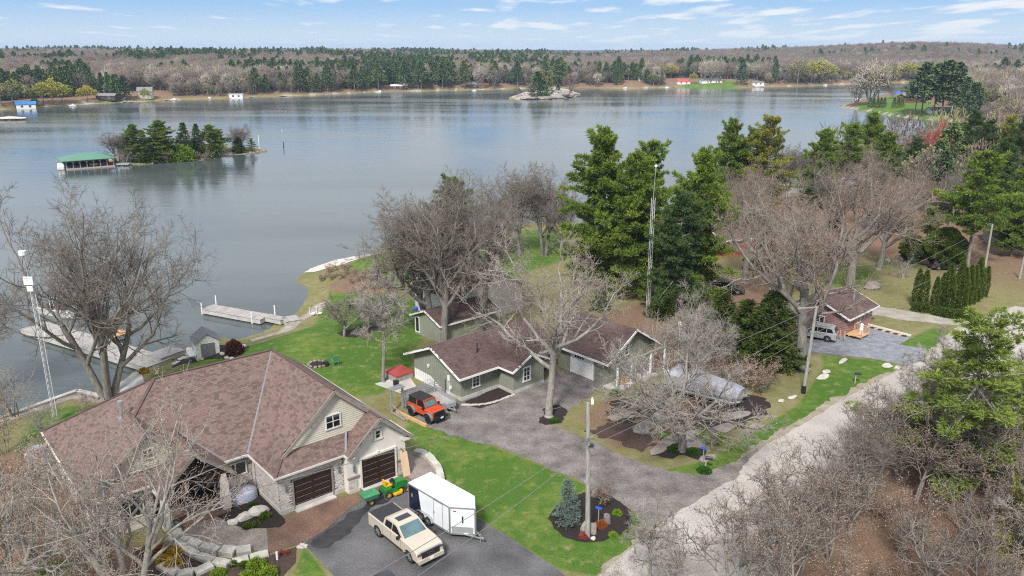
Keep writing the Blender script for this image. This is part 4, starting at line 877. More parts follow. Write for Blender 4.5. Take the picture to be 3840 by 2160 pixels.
def arch(cx, r, z0, n=9):
    return [(cx + r * math.cos(a), z0 + r * math.sin(a)) for a in [math.pi * i / (n - 1) for i in range(n)]]
def vehicle(name, label, p, heading, spec, cat='car'):
    v = thing(name, label, cat, p, AZ(heading)); W = spec['w'] / 2; pm = spec['paint']; xf, xr = spec['axles']; r = spec['r']
    top = spec['top']; zb = spec['zb']
    low = [(top[0][0], zb)] + top + [(top[-1][0], zb)]
    bot = arch(xf, r + .08, r - .02)[::1]; bot2 = arch(xr, r + .08, r - .02)
    prof = [q for q in low] + [(x, max(z, zb)) for x, z in bot] + [(x, max(z, zb)) for x, z in bot2]
    MB().side(prof, -W, W, inset=.05, bev=.08).obj('body', MT[pm], v)
    cab = spec['cab']; zc = min(z for x, z in cab); tm = spec.get('tumble', .22)
    hw = lambda z: W - .07 - tm * max(0, z - zc)
    q = MB(); n = len(cab)
    q.add([(x, -hw(z), z) for x, z in cab] + [(x, hw(z), z) for x, z in cab], [tuple(range(n)), tuple(reversed(range(n, 2 * n)))] + [(i, n + i, n + (i + 1) % n, (i + 1) % n) for i in range(n)])
    q.obj('cab', MT[spec.get('cabpaint', pm)], v)
    for wn in spec['windows']:
        for sgn in (-1, 1):
            P = [(x, sgn * (hw(z) + .008), z) for x, z in wn]; MB().slab(P if sgn > 0 else P[::-1], .02).obj('side_window', MT['glass'], v)
    for a, b, nm, m_ in spec['glass']:
        (x0, z0), (x1, z1) = a, b; y0, y1 = hw(z0) - .1, hw(z1) - .1; d = Vector((z1 - z0, 0, -(x1 - x0))).normalized() * .012
        if d.z < 0: d = -d
        MB().slab([Vector((x0, -y0, z0)) + d, Vector((x0, y0, z0)) + d, Vector((x1, y1, z1)) + d, Vector((x1, -y1, z1)) + d], .02).obj(nm, MT[m_], v)
    ty = spec.get('ty', .26); wheel(v, r, ty, [(x, s_ * (W - ty / 2 - spec.get('tin', .02)), r) for x in (xf, xr) for s_ in (-1, 1)], rim=spec.get('rim', 'alu'))
    for s_ in (-1, 1):
        MB().box((spec['mirror'], s_ * (W + .1), zc + .08), (.12, .24, .2)).obj('mirror', MT['black'], v)
        MB().box((spec['hl'][0], s_ * (W - .22), spec['hl'][1]), (.1, .36, .16)).obj('headlight', MT['chrome'], v)
        MB().box((top[-1][0] if top[-1][0] < 0 else top[0][0], s_ * (W - .1), zc - .25), (.05, .16, .3)).obj('tail_light', MT['red'], v)
        for x in spec.get('handles', ()): MB().box((x, s_ * (W + .005), zc - .12), (.2, .03, .04)).obj('door_handle', MT[pm], v)
    MB().box((0, 0, zb - .04), (spec['axles'][0] - spec['axles'][1] + .4, spec['w'] - .5, .2)).obj('underbody', MT['black'], v)
    return v
def text(par, s, size, m4, mt, name='lettering', ext=.006):
    cu = bpy.data.curves.new(name, 'FONT'); cu.body = s; cu.size = size; cu.extrude = ext; cu.align_x = 'CENTER'; cu.align_y = 'CENTER'
    tmp = bpy.data.objects.new(name, cu); C.objects.link(tmp); dg = bpy.context.evaluated_depsgraph_get(); dg.update()
    me = bpy.data.meshes.new_from_object(tmp.evaluated_get(dg)); bpy.data.objects.remove(tmp); me.materials.clear(); me.materials.append(MT[mt])
    o = link(name, me, par); o.matrix_basis = m4; return o
def txm(o, r, u):     # text plane: x along r, y along u
    r, u = Vector(r).normalized(), Vector(u).normalized(); n = r.cross(u)
    return Matrix(((r.x, u.x, n.x, o[0]), (r.y, u.y, n.y, o[1]), (r.z, u.z, n.z, o[2]), (0, 0, 0, 1)))
# sand pickup
h = 139.0; a = Vector(G(1539, 2111)); b = Vector(G(1422, 2011)); mid = (a + b) / 2; lf = Vector((math.sin(R(h - 90)), math.cos(R(h - 90)), 0)); mid = mid + lf * .9
tr = vehicle('pickup_truck', 'sand coloured crew cab pickup with black bed cover parked on the asphalt', (mid.x, mid.y, .008), h, dict(w=2.04, paint='tan_car', axles=(1.87, -1.87), r=.43, zb=.5,
    top=[(-2.98, 1.33), (1.25, 1.33), (2.0, 1.27), (2.7, 1.14), (2.83, .98), (2.86, .62)], cab=[(-1.22, 1.30), (-1.08, 1.84), (-.8, 1.92), (.15, 1.93), (.38, 1.87), (1.28, 1.30)],
    windows=[[(-.98, 1.36), (-.92, 1.78), (-.2, 1.82), (-.2, 1.36)], [(-.12, 1.36), (-.12, 1.82), (.28, 1.79), (.98, 1.36)]], glass=[((1.2, 1.34), (.45, 1.84), 'windshield', 'bluegl'), ((-1.2, 1.36), (-1.1, 1.8), 'rear_window', 'glass')], mirror=.85, hl=(2.8, .98), handles=(-.75, .1)), 'pickup truck')
for x in (-1.2, -.17, .98):
    for s_ in (-1, 1): MB().box((x, s_ * 1.021, .95), (.018, .004, .66)).obj('panel_gap', MT['black'], tr)
for s_ in (-1, 1): MB().box((0, s_ * 1.03, .56), (2.4, .08, .08)).obj('side_step', MT['black'], tr)
MB().box((-2.09, 0, 1.35), (1.72, 1.84, .05)).obj('bed_cover', MT['blackmetal'], tr)
MB().box((-.2, 0, 1.935), (.5, 1.0, .03)).obj('sunroof', MT['glass'], tr)
gr = MB().box((2.83, 0, .86), (.1, 1.35, .42)).obj('grille', MT['black'], tr)
MB().box((2.84, 0, 1.11), (.1, 1.5, .07)).obj('grille_bar', MT['chrome'], tr)
text(gr, 'GMC', .26, txm((2.886, 0, .9), (0, 1, 0), (0, 0, 1)), 'chrome')
MB().box((2.9, 0, .52), (.16, 1.9, .26)).obj('bumper', MT['tan_car'], tr)
MB().box((2.99, 0, .55), (.02, .32, .16)).obj('licence_plate', MT['white'], tr)
MB().bar((.9, -.6, 1.44), (1.18, .1, 1.36), .03).bar((.9, .2, 1.44), (1.18, .75, 1.36), .03).obj('wiper', MT['black'], tr)
# dark vehicle tip at the bottom edge
p = G(1475, 2250)
vehicle('dark_pickup', 'dark navy vehicle of which only the roof shows at the bottom edge', (p[0] + .2, p[1] - 1.2, .008), 139, dict(w=1.95, paint='dark_car', axles=(1.4, -1.4), r=.36, zb=.35, top=[(-2.3, .95), (1.1, 1.0), (2.1, .85), (2.3, .5)], cab=[(-2.2, .95), (-1.7, 1.72), (-1.2, 1.8), (.1, 1.78), (1.2, .98)],
    windows=[[(-1.6, 1.1), (-1.4, 1.55), (-.4, 1.6), (-.4, 1.1)], [(-.3, 1.1), (-.3, 1.6), (.1, 1.58), (.8, 1.1)]], glass=[((1.1, 1.05), (.2, 1.7), 'windshield', 'glass'), ((-2.15, 1.05), (-1.75, 1.6), 'rear_window', 'glass')], mirror=.7, hl=(2.2, .8)))
# orange jeep-like off-roader
jl = Vector(G(*(1460 + 762 * 300 / 1976, 1380 + 1282 * 300 / 1976))); h = 134; lf = Vector((math.sin(R(h - 90)), math.cos(R(h - 90)), 0)); mid = jl + lf * .80
jp = vehicle('orange_offroader', 'orange two-door off-roader with black soft top and big tyres', (mid.x, mid.y, .018), h, dict(w=1.55, paint='orange_car', axles=(1.18, -1.18), r=.44, zb=.58,
    top=[(-1.75, 1.22), (.55, 1.22), (1.5, 1.14), (1.62, 1.1), (1.64, .7)], cab=[(-1.72, 1.2), (-1.62, 1.82), (.28, 1.80), (.62, 1.2)], cabpaint='black', tumble=.12,
    windows=[[(-.45, 1.26), (-.45, 1.7), (.2, 1.7), (.45, 1.26)]], glass=[((.6, 1.26), (.34, 1.72), 'windshield', 'bluegl')], mirror=.55, hl=(1.62, 1.0), rim='black', ty=.32, tin=-.14), 'car')
MB().bar((.66, -.66, 1.22), (.33, -.62, 1.82), .08).bar((.66, .66, 1.22), (.33, .62, 1.82), .08).bar((.33, -.66, 1.82), (.33, .66, 1.82), .09).bar((-.5, -.72, 1.22), (-.5, -.68, 1.75), .09).bar((-.5, .72, 1.22), (-.5, .68, 1.75), .09).obj('windshield_frame', MT['orange_car'], jp)
MB().slab([(-1.7, -.68, 1.83), (.3, -.68, 1.84), (.3, .68, 1.84), (-1.7, .68, 1.83)], .05).obj('soft_top', MT['blackmetal'], jp)
MB().box((1.68, 0, .92), (.08, 1.1, .4)).box((1.85, 0, .62), (.22, 1.5, .2)).box((1.95, 0, .8), (.06, .7, .08)).obj('bumper', MT['black'], jp)
MB().box((1.98, .05, .6), (.02, .3, .16)).obj('licence_plate', MT['white'], jp)
for s_ in (-1, 1):
    for xw in (1.18, -1.18):
        q = MB(); pts = arch(xw, .54, .52, 8); q.add([(x, s_ * .76, z) for x, z in pts] + [(x, s_ * .98, z - .03) for x, z in pts], [(i, i + 1, 8 + i + 1, 8 + i) for i in range(7)] + [(8 + i, 8 + i + 1, i + 1, i) for i in range(0)]); q.obj('fender_flare', MT['valley'], jp)
MB().tube([(-1.78, 0, 1.05), (-2.02, 0, 1.05)], .4, 16).obj('spare_wheel', MT['rubber'], jp)
# silver wagon by the pink cottage
w0 = Vector(G(3102, 1283)); h = 300; lf = Vector((math.sin(R(h - 90)), math.cos(R(h - 90)), 0)); fwd = Vector((math.sin(R(h)), math.cos(R(h)), 0)); mid = w0 - lf * -.78 * -1 + fwd * 1.32
mid = w0 + lf * -.0 + fwd * 1.32 - lf * -.0 + Vector((math.sin(R(h + 90)), math.cos(R(h + 90)), 0)) * .8
SUV = dict(w=1.78, paint='silver_car', axles=(1.32, -1.32), r=.36, zb=.32, top=[(-2.2, .98), (.95, 1.02), (2.0, .86), (2.25, .7), (2.28, .4)], cab=[(-2.16, .98), (-1.85, 1.6), (-1.5, 1.68), (.1, 1.66), (1.15, 1.0)],
    windows=[[(-1.85, 1.08), (-1.65, 1.48), (-1.15, 1.52), (-1.15, 1.08)], [(-1.08, 1.08), (-1.08, 1.52), (-.2, 1.54), (-.2, 1.08)], [(-.12, 1.08), (-.12, 1.54), (.08, 1.53), (.85, 1.08)]], glass=[((1.1, 1.05), (.2, 1.6), 'windshield', 'bluegl'), ((-2.12, 1.08), (-1.88, 1.54), 'rear_window', 'glass')], mirror=.7, hl=(2.15, .72), handles=(-.9, .1))
su = vehicle('silver_wagon', 'silver grey wagon parked on grey gravel beside the pink cottage', (mid.x, mid.y, .018), h, SUV)
MB().bar((-1.5, -.62, 1.72), (.0, -.62, 1.71), .04).bar((-1.5, .62, 1.72), (.0, .62, 1.71), .04).obj('roof_rail', MT['alu'], su)
p = T(2725, 1098); vehicle('black_car', 'black car parked on the grass under the bare oaks and pines', (p.x, p.y, p.z), 100, dict(SUV, paint='dark_car'))
p = T(3545, 1010); vehicle('black_suv', 'black car half hidden beneath the big round cedar', (p.x, p.y, p.z), 95, dict(SUV, paint='dark_car'))
# enclosed trailer
hd = 134.5; P0 = Vector((-4.13, 46.31, 0)); fwd = Vector((math.sin(R(hd)), math.cos(R(hd)), 0)); lft = Vector((math.sin(R(hd - 90)), math.cos(R(hd - 90)), 0))
et = thing('enclosed_trailer', 'white enclosed V-nose trailer with navy rear panel beside the pickup', 'trailer', tuple(P0 - fwd * 2.6 + lft * 1.0 + Vector((0, 0, .008))), AZ(hd))
fp = [(-1.7, -1.0), (2.6, -1.0), (3.95, .05), (2.85, 1.0), (-1.7, 1.0)]
MB().prism(fp, .42, 2.38).obj('body', MT['whitep'], et)
q = MB().prism([(x * 1.004, y * 1.012) for x, y in fp], 2.38, 2.46); q.obj('roof', MT['whitep'], et)
q = MB()
for i in range(5):
    a_, b_ = fp[i], fp[(i + 1) % 5]; q.bar((a_[0] * 1.006, a_[1] * 1.02, 2.37), (b_[0] * 1.006, b_[1] * 1.02, 2.37), .05, .1); q.bar((a_[0] * 1.004, a_[1] * 1.01, .42), (b_[0] * 1.004, b_[1] * 1.01, .42), .05, .14)
    q.bar((a_[0] * 1.004, a_[1] * 1.01, .4), (a_[0] * 1.004, a_[1] * 1.01, 2.4), .09)
q.obj('aluminium_trim', MT['alu'], et)
MB().slab([(-1.68, -1.012, .5), (-.35, -1.012, .5), (-.65, -1.012, 2.3), (-1.68, -1.012, 2.3)], .01).slab([(-1.712, 1, .5), (-1.712, -1, .5), (-1.712, -1, 2.3), (-1.712, 1, 2.3)], .01).obj('navy_panel', MT['navy'], et)
MB().slab([(-1.4, -1.026, 1.5), (-1.25, -1.026, 1.5), (-1.25, -1.026, 1.75), (-1.4, -1.026, 1.75)], .01).obj('side_vent', MT['alu'], et)
q = MB()
for x0, x1, z0, z1 in ((.95, .98, .5, 2.28), (1.88, 1.91, .5, 2.28), (.95, 1.91, 2.26, 2.29)): q.box(((x0 + x1) / 2, -1.012, (z0 + z1) / 2), (x1 - x0, .02, z1 - z0))
q.box((1.05, -1.03, 1.35), (.06, .04, .12)); q.obj('side_door_trim', MT['alu'], et)
nf = (Vector((3.95, .05, 0)) - Vector((2.6, -1.0, 0))); nu = nf.normalized(); nn_ = Vector((nu.y, -nu.x, 0))
def nosep(s0, s1, z0, z1, off, mt, nm):
    A_ = Vector((2.6, -1.0, 0)) + nn_ * off; MB().slab([A_ + nf * s0 + Vector((0, 0, z0)), A_ + nf * s1 + Vector((0, 0, z0)), A_ + nf * s1 + Vector((0, 0, z1)), A_ + nf * s0 + Vector((0, 0, z1))], .012).obj(nm, MT[mt], et)
nosep(.08, .92, .48, .95, .02, 'galv', 'stone_guard'); nosep(.48, .54, 1.25, 1.75, .03, 'black', 'nose_latch'); nosep(.14, .26, 2.06, 2.14, .03, 'red', 'badge')
MB().box((1.05, -.05, 2.5), (.55, .45, .1)).obj('roof_hatch', MT['white'], et); MB().box((-.9, -.1, 2.49), (.4, .38, .07)).obj('roof_hatch', MT['white'], et)
wheel(et, .34, .2, [(-.35, -1.02, .34), (.42, -1.02, .34), (-.35, 1.02, .34), (.42, 1.02, .34)])
for s_ in (-1, 1):
    q = MB(); pts = [(-.85, .45), (-.7, .78), (-.4, .86), (.5, .86), (.78, .76), (.92, .45)]; q.add([(x, s_ * .98, z) for x, z in pts] + [(x, s_ * 1.2, z) for x, z in pts], [(i, i + 1, 6 + i + 1, 6 + i) for i in range(5)]); q.obj('fender', MT['alu'], et)
MB().bar((2.7, -.7, .42), (4.6, .05, .42), .07).bar((2.7, .7, .42), (4.6, .05, .42), .07).tube([(4.45, .05, 0), (4.45, .05, .75)], .035, 8).box((4.65, .05, .46), (.2, .12, .12)).obj('hitch', MT['alu'], et)
# flat utility trailer
ut = thing('utility_trailer', 'galvanised flat utility trailer with plank bed between off-roader and cottage', 'trailer', (-6.75, 67.3, .018), AZ(143))
q = MB()
q.box((0, -.78, .72), (3.4, .05, .32)).box((0, .78, .72), (3.4, .05, .32)).box((1.72, 0, .72), (.05, 1.6, .36)).box((-.0, 0, .5), (3.4, 1.5, .06)).bar((1.7, -.5, .5), (2.7, 0, .5), .07).bar((1.7, .5, .5), (2.7, 0, .5), .07).box((2.75, 0, .5), (.2, .12, .12)); q.obj('frame', MT['galv'], ut)
MB().box((1.98, 0, .75), (.45, 1.0, .4)).obj('tool_box', MT['galv'], ut)
for i in range(7): MB().box((0, -.66 + i * .22, .55), (3.3, .2, .04)).obj('plank', MT['plank'], ut)
wheel(ut, .3, .18, [(-.2, -.92, .3), (-.2, .92, .3)])
q = MB()
for i in range(9): q.bar((-1.72, -.75 + i * .1875, .6), (-1.95, -.75 + i * .1875, 1.75), .02)
for i in range(6): q.bar((-1.72 - i * .045, -.78, .62 + i * .22), (-1.72 - i * .045, .78, .62 + i * .22), .02)
q.obj('mesh_gate', MT['galv'], ut)
# riding mower
md = 52.0
mw = thing('riding_mower', 'green and yellow riding mower in front of the right garage door', 'mower', (-8.75, 51.95, .02), AZ(md))
MB().side([(.15, .45), (.15, .95), (.5, 1.02), (1.0, .95), (1.12, .8), (1.12, .42)], -.3, .3, inset=.03, bev=.08).obj('hood', MT['mowergreen'], mw)
MB().side([(-.85, .35), (-.85, .72), (-.3, .78), (-.1, .45), (.3, .42), (.3, .3)], -.42, .42, inset=.02, bev=.06).obj('body', MT['mowergreen'], mw)
MB().box((-.42, 0, .86), (.5, .48, .1)).bar((-.68, -.22, 1.1), (-.68, .22, 1.1), .1, .42).obj('seat', MT['yellow'], mw)
MB().tube([(.12, 0, .9), (-.05, 0, 1.12)], .03, 6).tube([(-.06, 0, 1.10), (-.08, 0, 1.14)], .19, 12).obj('steering_wheel', MT['black'], mw)
MB().prism([(-.1, -.62), (.45, -.62), (.6, -.4), (.6, .4), (.45, .55), (-.1, .55), (-.25, .3), (-.25, -.4)], .14, .3).obj('mower_deck', MT['yellow'], mw)
wheel(mw, .28, .22, [(-.6, -.45, .28), (-.6, .45, .28)], rim='yellow', spokes=10, name='rear_wheel'); wheel(mw, .19, .16, [(.95, -.4, .19), (.95, .4, .19)], rim='yellow', spokes=10, name='front_wheel')
MB().box((1.13, 0, .72), (.03, .4, .14)).obj('headlight', MT['yellow'], mw)
ct = thing('garden_cart', 'green plastic dump cart hitched behind the riding mower', 'cart', (-10.25, 50.75, .02), AZ(md))
q = MB(); a_ = [(-.62, -.5), (.62, -.5), (.62, .5), (-.62, .5)]
q.add([(x * .78, y * .75, .36) for x, y in a_] + [(x, y, .74) for x, y in a_] + [(x * .93, y * .91, .74) for x, y in a_] + [(x * .72, y * .69, .40) for x, y in a_], [(3, 2, 1, 0)] + [(i, (i + 1) % 4, 4 + (i + 1) % 4, 4 + i) for i in range(4)] + [(4 + i, 4 + (i + 1) % 4, 8 + (i + 1) % 4, 8 + i) for i in range(4)] + [(8 + i, 8 + (i + 1) % 4, 12 + (i + 1) % 4, 12 + i) for i in range(4)] + [(12, 13, 14, 15)])
q.obj('tub', MT['cartgreen'], ct); wheel(ct, .2, .14, [(-.1, -.46, .2), (-.1, .46, .2)], rim='yellow', spokes=8)
MB().bar((.4, 0, .34), (1.0, 0, .34), .05).obj('tow_bar', MT['black'], ct)
misc('plywood_sheet', 'tan plywood sheets leaning on the wall right of the garage door', 'plywood', MB().box((0, 0, .95), (.62, .03, 1.9), rx=R(-12)).box((-.22, .06, 1.25), (.22, .03, 1.7), rx=R(-10)), 'ply', house.matrix_basis @ Vector((9.6, -.75, .03)), AZ(HA))
# covered pontoon boat
B0 = Vector(G(2640, 1470, .4)); bt = thing('covered_boat', 'pontoon boat under a grey canvas cover behind the small bare tree', 'boat', (B0.x, B0.y, 0), AZ(125))
sec = []; q = MB(); xs = [-3.6, -3.0, -1.2, .8, 2.6, 3.6]; hh_ = [1.75, 2.35, 2.3, 2.05, 1.85, 1.6]
for x, hq in zip(xs, hh_):
    for y, z in ((-1.25, 1.0), (-1.22, hq - .45), (-.8, hq - .12), (0, hq), (.8, hq - .12), (1.22, hq - .45), (1.25, 1.0)): q.v.append((x, y, z + .06 * math.sin(x * 7 + y * 5)))
for i in range(5):
    for j in range(6): q.f.append((i * 7 + j, (i + 1) * 7 + j, (i + 1) * 7 + j + 1, i * 7 + j + 1)); q.a.append(.5)
q.f += [tuple(range(7)), tuple(reversed(range(35, 42)))]; q.a += [.5, .5]
q.obj('cover', MT['cover'], bt)
MB().prism([(-3.6, -1.3), (3.5, -1.3), (3.75, 0), (3.5, 1.3), (-3.6, 1.3)], .82, 1.02).obj('deck', MT['alu'], bt)
for y in (-.9, .9): MB().tube([(-3.6, y, .5), (3.0, y, .5), (3.8, y, .7)], [.3, .3, .08], 10).obj('pontoon', MT['alu'], bt)
MB().box((-3.85, 0, 1.2), (.35, .4, .9)).obj('outboard_motor', MT['white'], bt)
MB().box((-.5, 0, .15), (5, 1.2, .2)).obj('trailer_bunk', MT['galv'], bt)
# runabout at the dock
p = G(225, 1180, -3); rb = thing('motor_boat', 'white wake boat with tower moored behind the long dock', 'boat', (p[0], p[1], -3.0), math.atan2(-26, 50) + .05)
q = MB(); st_ = [(-3.2, 1.15, .9), (-1, 1.2, .95), (1.2, 1.1, 1.0), (2.6, .7, 1.1), (3.5, .08, 1.2)]
for x, y, z in st_:
    for yy, zz in ((0, -.2), (y * .7, 0), (y, z), (y * .8, z), (y * .78, z - .35 if x < 1.3 else z + .02), (0, z - .4 if x < 1.3 else z + .05)): q.v.append((x, yy, zz))
    for yy, zz in ((0, -.2), (-y * .7, 0), (-y, z), (-y * .8, z), (-y * .78, z - .35 if x < 1.3 else z + .02), (0, z - .4 if x < 1.3 else z + .05)): q.v.append((x, yy, zz))
for i in range(4):
    for k_ in (0, 6):
        for j in range(5): q.f.append((i * 12 + k_ + j, (i + 1) * 12 + k_ + j, (i + 1) * 12 + k_ + j + 1, i * 12 + k_ + j + 1)); q.a.append(.5)
q.f.append((0, 1, 2, 3, 4, 5)); q.f.append((6, 7, 8, 9, 10, 11)); q.a += [.5, .5]
q.obj('hull', MT['white'], rb); MB().box((-1.6, .0, 1.0), (1.6, 1.5, .5)).obj('seats', MT['black'], rb)
MB().tube([(-.2, -1, .95), (-.6, -.8, 2.3), (-.6, .8, 2.3), (-.2, 1, .95)], .05, 6).tube([(.5, -1, .95), (.1, -.8, 2.3), (.1, .8, 2.3), (.5, 1, .95)], .05, 6).box((-.3, 0, 2.36), (1.3, 1.7, .06)).obj('tower', MT['white'], rb)
MB().slab([(.7, -.95, .98), (1.3, -.6, .98), (1.3, .6, .98), (.7, .95, .98), (.35, .8, 1.5), (.35, -.8, 1.5)], .03).obj('windshield', MT['glass'], rb)

# ---------------------------------------------------------------- poles, wires, towers
def pole(name, label, base, top, lean=(0, 0), r=.15, cross=False, mt='polewood'):
    p = T(*base); z = zat(p, top[1]); d = ray(*top); tx = d[0] / d[1] * p.y
    o = thing(name, label, 'utility pole', (p.x, p.y, p.z)); H_ = z - p.z
    MB().tube([(0, 0, -.5), ((tx - p.x) * .5, 0, H_ * .5), ((tx - p.x), 0, H_)], [r * 1.15, r, r * .8], 12).obj('shaft', MT[mt], o)
    return o, Vector((tx, p.y, z)), H_
p1, t1, H1 = pole('utility_pole', 'weathered grey utility pole rising from the round mulch bed', (2205, 2015), (2205, 1510))
MB().tube([(0, 0, H1), (0, 0, H1 + .35)], .05, 8).box((0, -.1, H1 + .1), (.16, .12, .3)).obj('insulator', MT['white'], p1)
MB().tube([(-.17, -.05, 0), (-.17, -.05, H1 - 1)], .035, 6).obj('conduit', MT['galv'], p1)
q = MB()
for k_ in range(3): q.tube([(math.cos(a_) * .34 + .05 * k_, -.2, H1 - 2.7 - .1 * k_ + math.sin(a_) * (.45 + .07 * k_)) for a_ in [i * math.pi / 7 for i in range(15)]], .018, 5, cap=False)
q.obj('cable_coil', MT['cable'], p1); MB().tube([(-.22, 0, H1 - 3.2), (.22, 0, H1 - 3.2)], .04, 6).box((0, 0, H1 - 3.0), (.36, .36, .06)).obj('bracket', MT['black'], p1)
p2, t2, H2 = pole('utility_pole', 'leaning grey utility pole on the grass left of the black mailbox sign', (3012, 1475), (3062, 1150))
MB().box((0, 0, .35), (.34, .34, .9)).obj('base_guard', MT['black'], p2)
q = MB().bar((t2.x - p2.location.x - 1.7, 0, H2 - .15), (t2.x - p2.location.x + .2, 0, H2 - .05), .1); q.obj('cross_arm', MT['polewood'], p2)
p3, t3, H3 = pole('utility_pole', 'pale utility pole behind the row of narrow cedars', (3686, 1045), (3722, 840))
p4, t4, H4 = pole('utility_pole', 'pale utility pole cut by the right edge of the picture', (3822, 1045), (3842, 960))
def wire(name, label, a_, b_, sag, r=.014, group='overhead wires'):
    a_, b_ = Vector(a_), Vector(b_); pts = []
    for i in range(17):
        t_ = i / 16; q_ = a_.lerp(b_, t_); q_.z -= sag * 4 * t_ * (1 - t_); pts.append(q_)
    o = MB().tube(pts, r, 5).obj(name, MT['cable'], smooth=True); tag(o, label, 'wire', group); return o
def wp(px, py, dist):                # a point at a given distance seen at a pixel, for wires that leave the frame
    d = ray(px, py); t_ = dist / d[1]; return Vector((d[0] * t_, dist, CAMH + d[2] * t_))
wire('power_line', 'top wire from the near pole down past the trailer to the house', t1 + Vector((0, 0, .2)), wp(100, 2060, 20), .0)
wire('power_line', 'wire from the near pole over the pickup hood', (t1.x - .2, t1.y, t1.z - 2.7), wp(1250, 2240, 26), .25, .018)
wire('power_line', 'lowest thick wire from the near pole past the trailer hitch', (t1.x - .1, t1.y, t1.z - 3.3), wp(1450, 2240, 26), .25, .018)
wire('power_line', 'top wire from the near pole to the leaning pole', t1 + Vector((0, 0, .2)), t2 + Vector((0, 0, 0)), .25)
wire('power_line', 'middle wire from the near pole across the rock garden tree', (t1.x, t1.y, t1.z - 2.5), t2 + Vector((-.1, 0, -1.3)), .3)
wire('power_line', 'black lowest wire across the rock garden', (t1.x, t1.y, t1.z - 3.2), t2 + Vector((-.2, 0, -2.6)), .3)
wire('power_line', 'top wire from the leaning pole to the pole behind the cedars', t2, t3, .5)
wire('power_line', 'lower wire from the leaning pole to the pole behind the cedars', t2 + Vector((0, 0, -1.3)), t3 + Vector((0, 0, -1.8)), .5)
wire('power_line', 'lowest wire passing in front of the row of narrow cedars', t2 + Vector((0, 0, -2.6)), t3 + Vector((0, 0, -3.6)), .4)
wire('power_line', 'top wire running right from the pole behind the cedars', t3 + Vector((0, 0, -.6)), wp(3870, 905, t3.y + 4), .1)
wire('power_line', 'lower wire running right from the pole behind the cedars', t3 + Vector((0, 0, -1.8)), wp(3870, 960, t3.y + 4), .1)
def lattice(name, label, p, H_, wd, step):
    o = thing(name, label, 'antenna tower', (p[0], p[1], p[2]))
    cs = [Vector((wd * math.cos(a_), wd * math.sin(a_), 0)) for a_ in (.3, .3 + 2.094, .3 + 4.188)]
    for c_ in cs: MB().tube([c_, c_ + Vector((0, 0, H_))], .028, 6).obj('tower_leg', MT['whitetub'], o)
    n = int(H_ / step); rg = MB().bar(cs[0], cs[1] + Vector((0, 0, step * .8)), .03).bar(cs[1], cs[2] + Vector((0, 0, step * .8)), .03).bar(cs[2], cs[0] + Vector((0, 0, step * .8)), .03).bar(cs[0], cs[1], .03).bar(cs[1], cs[2], .03)
    f = rg.obj('brace', MT['galv'], o)
    for i in range(1, n): c_ = copytree(f, o); c_.location = (0, 0, i * step)
    return o
p = G(205, 1560); lt = lattice('antenna_tower', 'slim white lattice antenna tower in front of the lake at far left', (p[0], p[1], 0), 11.8, .2, .62)
MB().tube([(0, 0, 11.8), (-.25, 0, 15.0)], .05, 8).obj('mast', MT['galv'], lt); MB().box((-.05, -.2, 12.6), (.8, .1, .7)).box((-.02, -.2, 11.9), (.5, .1, .45)).obj('panel_antenna', MT['white'], lt); MB().tube([(-.25, 0, 14.8), (-.25, 0, 15.15)], .3, 12).obj('dome_antenna', MT['white'], lt)
p = G(2428, 1180); lt = lattice('antenna_tower', 'tall pale lattice radio tower rising among the big green pines', (p[0], p[1], 0), 14.5, .24, .6)
MB().tube([(0, 0, 14.5), (.1, 0, 18.2)], .04, 6).obj('mast', MT['galv'], lt); MB().box((.1, -.05, 18.3), (.3, .05, .3), ry=R(45)).obj('panel_antenna', MT['white'], lt)
misc('white_sign', 'small white square sign on a thin post behind the green garage', 'sign', MB().tube([(0, 0, 0), (0, 0, 5)], .03, 6).box((0, -.05, 5.2), (.42, .03, .42)), 'white', (gar.matrix_basis @ Vector((-1.5, -9.3, -.6))))

# ---------------------------------------------------------------- yard things
def mailbox(name, label, p, rz, mt='blackmetal', postm='black', H_=1.25):
    o = thing(name, label, 'mailbox', tuple(p), rz)
    MB().box((0, 0, H_ / 2), (.12, .12, H_)).obj('post', MT[postm], o)
    q = MB(); n = 7; pr = [(-.12, 0), (.12, 0)] + [(.12 * math.cos(a_), .12 + .12 * math.sin(a_)) for a_ in [math.pi * i / 6 for i in range(7)]]
    q.add([(-.1, y, H_ - .15 + z) for y, z in pr] + [(.5, y, H_ - .15 + z) for y, z in pr], [tuple(range(9)), tuple(reversed(range(9, 18)))] + [(i, (i + 1) % 9, 9 + (i + 1) % 9, 9 + i) for i in range(9)]); q.obj('box', MT[mt], o)
    return o
p = T(2352, 1995); o = mailbox('mailbox', 'black mailbox on a tall black post at the edge of the round mulch bed', p, R(-35), H_=1.35); MB().box((0, 0, 1.5), (.14, .14, .35)).obj('post_top', MT['black'], o)
p = T(2645, 1762); mailbox('mailbox', 'black mailbox on a grey wooden post beside the driveway entrance', p, R(-20), postm='woodgrey', H_=1.1)
p = T(3205, 1438); mailbox('mailbox', 'black roadside box on a thin post in the bright grass strip', p, R(-10), postm='woodgrey', H_=1.1)
def blue_sign(label, p):
    o = thing('address_sign', label, 'sign', tuple(p), R(-25)); MB().box((0, 0, .6), (.05, .05, 1.3)).obj('post', MT['galv'], o); MB().box((0, -.04, 1.3), (.46, .02, .2)).obj('plate', MT['bluepl'], o)
p = T(2222, 1990); blue_sign('small blue address plate beside the pole in the round bed', p + Vector((.45, .6, .1)))
p = T(2636, 1735); blue_sign('small blue address plate behind the mailbox by the rock garden', p)
